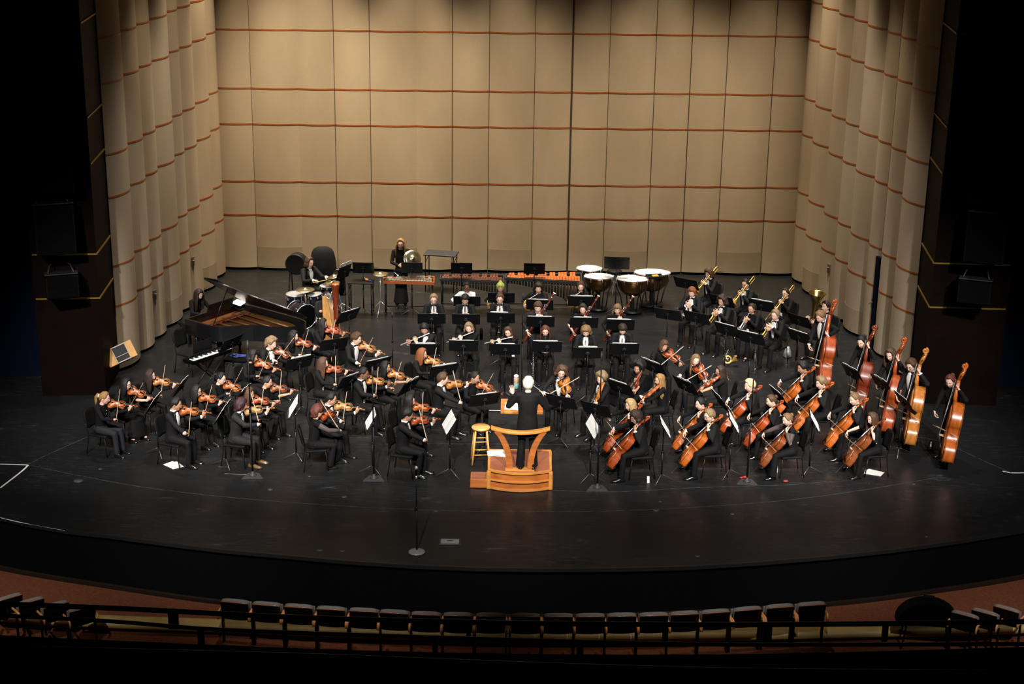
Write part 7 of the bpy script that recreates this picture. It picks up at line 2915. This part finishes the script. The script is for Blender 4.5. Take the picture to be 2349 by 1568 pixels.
# ------------------------------------------------------------------ keyboard percussion
def barset(Lx, w_lo, w_hi, n, mbar, mframe, H, reson=None, frame_h=.07, thick=.016, mflip=1):
    """low notes at +x; player stands at +y"""
    def f():
        parts = []
        fr = MB()
        q_ = [(-Lx / 2 - .05, -w_hi / 2), (Lx / 2 + .05, -w_lo / 2), (Lx / 2 + .05, w_lo / 2), (-Lx / 2 - .05, w_hi / 2)]
        inn = [(x * .965, y * .8) for x, y in q_]
        vs = [V((x, y, H - frame_h)) for x, y in q_] + [V((x, y, H)) for x, y in q_] + [V((x, y, H)) for x, y in inn] + [V((x, y, H - frame_h)) for x, y in inn]
        fs = []
        for i in range(4):
            j = (i + 1) % 4
            for k in range(4):
                fs.append((k * 4 + i, k * 4 + j, ((k + 1) % 4) * 4 + j, ((k + 1) % 4) * 4 + i))
        fr.add(vs, fs, 0, False)
        parts.append(('frame', fr, mframe, None))
        pat = [1, 1, 0, 1, 1, 1, 0]
        for i in range(n):
            t = (i + .5) / n
            x = -Lx / 2 + Lx * t
            w = w_hi + (w_lo - w_hi) * t
            bw = Lx / n * .91
            b = MB()
            b.box((x, -w * .23, H + .018), (bw, w * .46, thick), 0, None, .004)
            parts.append(('bar', b, mbar, None))
            if pat[i % 7] and i < n - 1:
                b = MB()
                b.box((x + Lx / n * .5, w * .21, H + .027), (bw, w * .44, thick), 0, None, .004)
                parts.append(('bar', b, mbar, None))
        for sx in (-1, 1):
            l = MB()
            ww = (w_lo if sx > 0 else w_hi) * .42
            xx = sx * (Lx / 2 + .0)
            l.tube([(xx, -ww, H - frame_h), (xx, -ww, .05)], .018, 6)
            l.tube([(xx, ww, H - frame_h), (xx, ww, .05)], .018, 6)
            l.tube([(xx, -ww, .16), (xx, ww, .16)], .014, 6)
            for yy in (-ww, ww):
                l.ell((xx, yy, .032), (.030, .018, .030), 10, 6)
            parts.append(('end_leg', l, M_CHLEG, None))
        br = MB()
        br.tube([(-Lx / 2, 0, .17), (Lx / 2, 0, .17)], .014, 6)
        parts.append(('cross_bar', br, M_CHLEG, None))
        if reson:
            rs = MB()
            for i in range(n):
                t = (i + .5) / n
                x = -Lx / 2 + Lx * t
                ln = reson[0] + (reson[1] - reson[0]) * t ** 1.7
                rs.tube([(x, -(w_hi + (w_lo - w_hi) * t) * .25, H - .03), (x, -(w_hi + (w_lo - w_hi) * t) * .25, H - .03 - ln)], Lx / n * .36, 7)
            parts.append(('resonators', rs, mat('resonator_bronze', (.07, .055, .035), .4, .7), None))
        return parts
    return f


M_ROSE = mat('rosewood_orange', (.36, .085, .014), .4, noise_amt=.4, nscale=3, coat=.3)
M_ROSED = mat('rosewood_dark', (.075, .018, .009), .4, noise_amt=.35, nscale=3, coat=.3)
M_ALU = mat('vibe_bar_silver', (.30, .28, .22), .35, .8)
M_ORF = mat('orange_frame', (.34, .075, .014), .4, coat=.2)
for px, ang, fnargs, key, nm, lab in (((938, 640, .84), 2, (1.10, .52, .30, 16, M_ALU, M_ORF, .84, None, .065), 'glock', 'vibraphone', 'orange framed vibraphone with silver bars below the standing cymbal player'),
                                      ((1083, 636, .84), -2, (1.42, .62, .34, 22, M_ROSED, M_BLACK, .84, (.12, .35), .06), 'xylo', 'xylophone', 'dark rosewood xylophone between the vibraphone and the marimba'),
                                      ((1247, 634, .86), -1, (1.72, .82, .36, 25, M_ROSE, M_BLACK, .86, (.12, .62), .06), 'marimba', 'marimba', 'large marimba with bright orange bars and deep resonators beside the timpani')):
    q = fl(*px)
    spawn(key, barset(*fnargs), nm, Matrix.Translation((q.x, q.y, 0)) @ Matrix.Rotation(R(ang), 4, 'Z'), lab, nm)
for px, lab in (((913, 632), 'pale mallet lying on the bars of the orange framed vibraphone'),):
    b = MB()
    b.tube([(0, 0, 0), (0, .26, .02)], .005, 5)
    b.ell((0, 0, .0), (.02, .024, .02), 10, 6)
    tag(obj('mallet', b, M_PAPER, None, Matrix.Translation(fl(*px, .91)) @ Matrix.Rotation(R(25), 4, 'Z')), lab, 'mallet')
spawn('susp', on_stand(cymbal(.20), 1.0), 'cymbal', Matrix.Translation(fl(872, 628, 1.0)), 'bronze suspended cymbal on a tripod beside the vibraphone', 'cymbal')

# ------------------------------------------------------------------ timpani
M_COPPER = mat('timpani_copper', (.20, .10, .035), .22, .9)


def timp(r, H=.84):
    def f():
        b = MB()
        b.lathe([(.05, H - r * 1.15), (r * .5, H - r * 1.02), (r * .8, H - r * .75), (r * .95, H - r * .4), (r, H - .05), (r, H - .02)], 32)
        h = MB()
        h.lathe([(r * 1.04, H - .012), (r * 1.03, H + .004), (r * .9, H + .008), (.01, H + .009)], 36)
        rm = MB()
        rm.tube([(r * 1.05 * math.cos(2 * PI * i / 36), r * 1.05 * math.sin(2 * PI * i / 36), H - .004) for i in range(37)], .013, 6)
        parts = [('bowl', b, M_COPPER, None), ('head', h, M_WHEAD, None), ('rim', rm, M_CHROME, None)]
        for i in range(8):
            a = 2 * PI * i / 8 + .2
            c, s_ = math.cos(a), math.sin(a)
            t_ = MB()
            t_.tube([(r * 1.08 * c, r * 1.08 * s_, H + .012), (r * 1.08 * c, r * 1.08 * s_, H - .10)], .008, 6)
            t_.box((0, 0, 0), (.03, .012, .012), 0, Matrix.Translation((r * 1.08 * c, r * 1.08 * s_, H + .014)) @ Matrix.Rotation(a + .5, 4, 'Z'))
            parts.append(('tension_rod', t_, M_CHROME, None))
        for i in range(4):
            a = PI / 2 * i + .4
            c, s_ = math.cos(a), math.sin(a)
            l = MB()
            l.tube([(r * 1.07 * c, r * 1.07 * s_, H - .08), (r * 1.06 * c, r * 1.06 * s_, H - r * .6), (r * .8 * c, r * .8 * s_, H - r * 1.15), (r * .62 * c, r * .62 * s_, .06)], .014, 6)
            parts.append(('strut', l, M_CHLEG, None))
        bs = MB()
        bs.lathe([(r * .7, .03), (r * .72, .05), (r * .6, .09), (.06, .10), (.05, H - r * 1.1)], 20)
        parts.append(('base', bs, M_CHLEG, None))
        pd_ = MB()
        pd_.box((0, r * .85, .07), (.10, .26, .02), 0, Matrix.Rotation(R(0), 4, 'Z'), .004)
        parts.append(('pedal', pd_, M_CHROME, None))
        return parts
    return f


for px, r, tl, lab in (((1352, 615), .295, 3, 'smallest of the timpani, white headed, next to the marimba'), ((1374, 634), .335, 5, 'copper kettledrum with white head behind the long-haired horn player'), ((1452, 639), .375, 5, 'copper kettledrum with white head showing a red mark, by the brass'), ((1497, 625), .415, 6, 'largest kettledrum, with a small tray resting on its white head')):
    q = fl(px[0], px[1], .85)
    spawn('timp_%d' % round(r * 1000), timp(r), 'timpani', Matrix.Translation((q.x, q.y, 0)) @ Matrix.Rotation(R(-tl), 4, 'X') @ Matrix.Translation((0, 0, .0)), lab, 'timpani')


def stick_tray():
    b = MB()
    b.box((0, 0, 0), (.40, .26, .02), 0, None, .004)
    for s_ in (-1, 1):
        b.box((0, s_ * .125, .02), (.40, .012, .04))
    p_ = MB()
    p_.tube([(0, 0, 0), (0, 0, -.86)], .014, 8)
    parts = [('tray', b, M_STAND, None), ('pole', p_, M_CHLEG, None)]
    for a in (20, 140, 260):
        l = MB()
        l.tube([(0, 0, -.70), (.28 * math.cos(R(a)), .28 * math.sin(R(a)), -.868)], .010, 6)
        parts.append(('leg', l, M_CHLEG, None))
    return parts


q = fl(1503, 635, .88)
spawn('tray', stick_tray, 'mallet_tray', Matrix.Translation(q) @ Matrix.Rotation(R(14), 4, 'Z'), 'black mallet tray standing against the largest kettledrum', 'tray')
b = MB()
b.box((0, 0, .02), (.15, .09, .035), 0, None, .008)
tag(obj('sponge', b, mat('yellow_sponge', (.55, .30, .03), .8), None, Matrix.Translation(q + V((0, .0, .01))) @ Matrix.Rotation(R(14), 4, 'Z')), 'yellow felt block on the mallet tray by the timpani', 'felt block')
q = fl(1412, 632, .62)
spawn('tstool', on_stand(lambda: [('seat', throne()[0][1], M_CHAIR, None)], .62), 'timpani_stool', Matrix.Translation(V((q.x, q.y + .5, .62))), 'round black stool between the timpani under the tall music stand', 'stool')


# ------------------------------------------------------------------ spare instruments on the floor by the brass
def clar_stand():
    b = MB()
    b.tube([(0, 0, .03), (0, 0, .08), (0, 0, .66)], [.037, .016, .0135], 12)
    k = MB()
    for i in range(12):
        k.lathe([(.008, 0), (.008, .004)], 8, 0, Matrix.Translation((0, -.016, .12 + i * .04)) @ Matrix.Rotation(R(90), 4, 'X'))
    k.tube([(0, 0, .025), (0, 0, .03)], .039, 14)
    parts = [('body', b, M_EBONY, None), ('keys', k, M_CHROME, None)]
    for a in (20, 110, 200, 290):
        l = MB()
        l.tube([(0, 0, .05), (.12 * math.cos(R(a)), .12 * math.sin(R(a)), .008)], .006, 5)
        parts.append(('peg_leg', l, M_CHLEG, None))
    return parts


q = fl(1222, 886)
spawn('bass_cl', clar_stand, 'english_horn', Matrix.Translation(q) @ Matrix.Scale(1.25, 4), 'black woodwind with silver keys upright on the floor beside the reddish-haired oboist', 'woodwind')
q = fl(1729, 856)
spawn('bass_cl', clar_stand, 'clarinet', Matrix.Translation(q) @ Matrix.Scale(.9, 4), 'silver keyed instrument upright on the floor before the fair-haired trumpeter', 'woodwind')


def mute():
    b = MB()
    b.lathe([(.02, .0), (.075, .005), (.08, .02), (.05, .12), (.03, .17), (.028, .18)], 18)
    return [('body', b, M_STEEL, None)]


q = fl(1806, 818)
spawn('mute', mute, 'brass_mute', Matrix.Translation(q) @ Matrix.Scale(1.3, 4), 'silver cone mute standing on the floor behind the fair-haired trumpeter', 'mute')
spawn('i_french_horn', french_horn, 'flugelhorn', Matrix.Translation(fl(1669, 824, .16)) @ Matrix.Rotation(R(70), 4, 'X') @ Matrix.Scale(.62, 4), 'small coiled brass instrument on the floor by the trumpeter in open shoes', 'brass instrument')
# bow quiver strap bag beside the outer bassist
b = MB()
b.ell((0, 0, .11), (.05, .035, .11), 10, 8)
t = empty('shoulder_bag', Matrix.Translation(fl(2135, 1032)))
tag(t, 'small dark bag with a white tag on the floor beside the outermost bassist', 'bag')
obj('bag', b, M_CLOTH, t)
b = MB()
b.box((-.02, -.04, .12), (.03, .006, .14))
obj('tag', b, M_PAPER, t)
b = MB()
b.tube(crom([V((x, y, .006)) for x, y in ((0, 0), (.12, -.02), (.3, -.04), (.5, -.01))], 4), .005, 5)
tag(obj('cable', b, mat('grey_cable', (.12, .12, .12), .5), None, Matrix.Translation(fl(515, 1086))), 'thin grey cable trailing to a microphone stand base on the floor', 'cable')
# ------------------------------------------------------------------ light
w = bpy.data.worlds.new('world')
SC.world = w
w.use_nodes = True
w.node_tree.nodes['Background'].inputs[0].default_value = (.35, .45, .8, 1)
w.node_tree.nodes['Background'].inputs[1].default_value = .0025


def lamp(kind, name, loc, target, power, col, **kw):
    l = bpy.data.lights.new(name, kind)
    l.energy = power
    l.color = col
    for k_, v_ in kw.items():
        setattr(l, k_, v_)
    o = bpy.data.objects.new(name, l)
    COL.objects.link(o)
    o.location = loc
    d = V(target) - V(loc)
    o.rotation_euler = d.to_track_quat('-Z', 'Y').to_euler()
    return o


WARM = (1, .83, .60)
NEUT = (1, .95, .89)
yb = cornL.y
# downlights of the shell ceiling, close to the back wall
for i, x in enumerate((-6.3, -5.0, -3.9, -2.6, -1.5, -.2, 1.0, 2.3, 3.6, 4.7, 6.0)):
    lamp('SPOT', 'shell_downlight', (x, yb - 1.75, 11.0), (x, yb - 1.1, 0), (2900, 4500, 2900, 3900, 2650, 3350, 2200, 2650, 2900, 2550, 2550)[i], WARM, spot_size=R((47, 53, 45, 51, 44, 48, 43, 45, 50, 44, 47)[i]), spot_blend=1.0, shadow_soft_size=.15)
# rows further downstage
for y, pw in ((yb - 4.4, 2600), (yb - 7.4, 2600), (yb - 10.4, 2400)):
    for x in (-6.2, -3.1, 0, 3.1, 6.2):
        lamp('SPOT', 'stage_downlight', (x, y, 11.5), (x * .97, y - .3, 0), pw, NEUT, spot_size=R(44), spot_blend=.9, shadow_soft_size=.25)
# front of house
for x, tx in ((-9, -6.6), (-6, -4.2), (-2.5, -1.6), (2.5, 1.6), (6, 4.2), (9, 6.6)):
    lamp('SPOT', 'front_spot', (x, 13, 13.0), (tx, 31.2, .4), 15000, NEUT, spot_size=R(22), spot_blend=.7, shadow_soft_size=.2)
for y in (yb - 1.8, yb - 3.8, yb - 5.8):  # added spots that only brighten the side walls
    for sx in (-1, 1):
        lamp('SPOT', 'side_wall_fill', (sx * 6.3, y, 11.2), (sx * 7.3, y, 0), 1300, WARM, spot_size=R(42), spot_blend=.8, shadow_soft_size=.2)
# extra spots added to even out the light on the apron
for x in (-7.5, -2.6, 2.6, 7.5):
    lamp('SPOT', 'apron_fill', (x, 12, 13.5), (x, 27.0, 0), 8500, NEUT, spot_size=R(30), spot_blend=.8, shadow_soft_size=.2)
# unseen spots added over the first rows, standing in for stage spill
for x in (-9, -3, 3, 9):
    lamp('SPOT', 'house_fill', (x, 22.6, 8.5), (x, 21.6, -.4), 520, WARM, spot_size=R(44), spot_blend=.9, shadow_soft_size=.15)
vs_ = SC.view_settings
SC.display_settings.display_device = 'sRGB'
vs_.view_transform = 'Standard'
vs_.look = 'None'
vs_.gamma = 1
vs_.exposure = 0.0
vs_.use_curve_mapping = False
cy = SC.cycles
cy.max_bounces = 5
cy.diffuse_bounces = 3
cy.glossy_bounces = 3
cy.transmission_bounces = 3
cy.sample_clamp_indirect = 6
cy.caustics_reflective = False
cy.caustics_refractive = False
cy.use_denoising = True
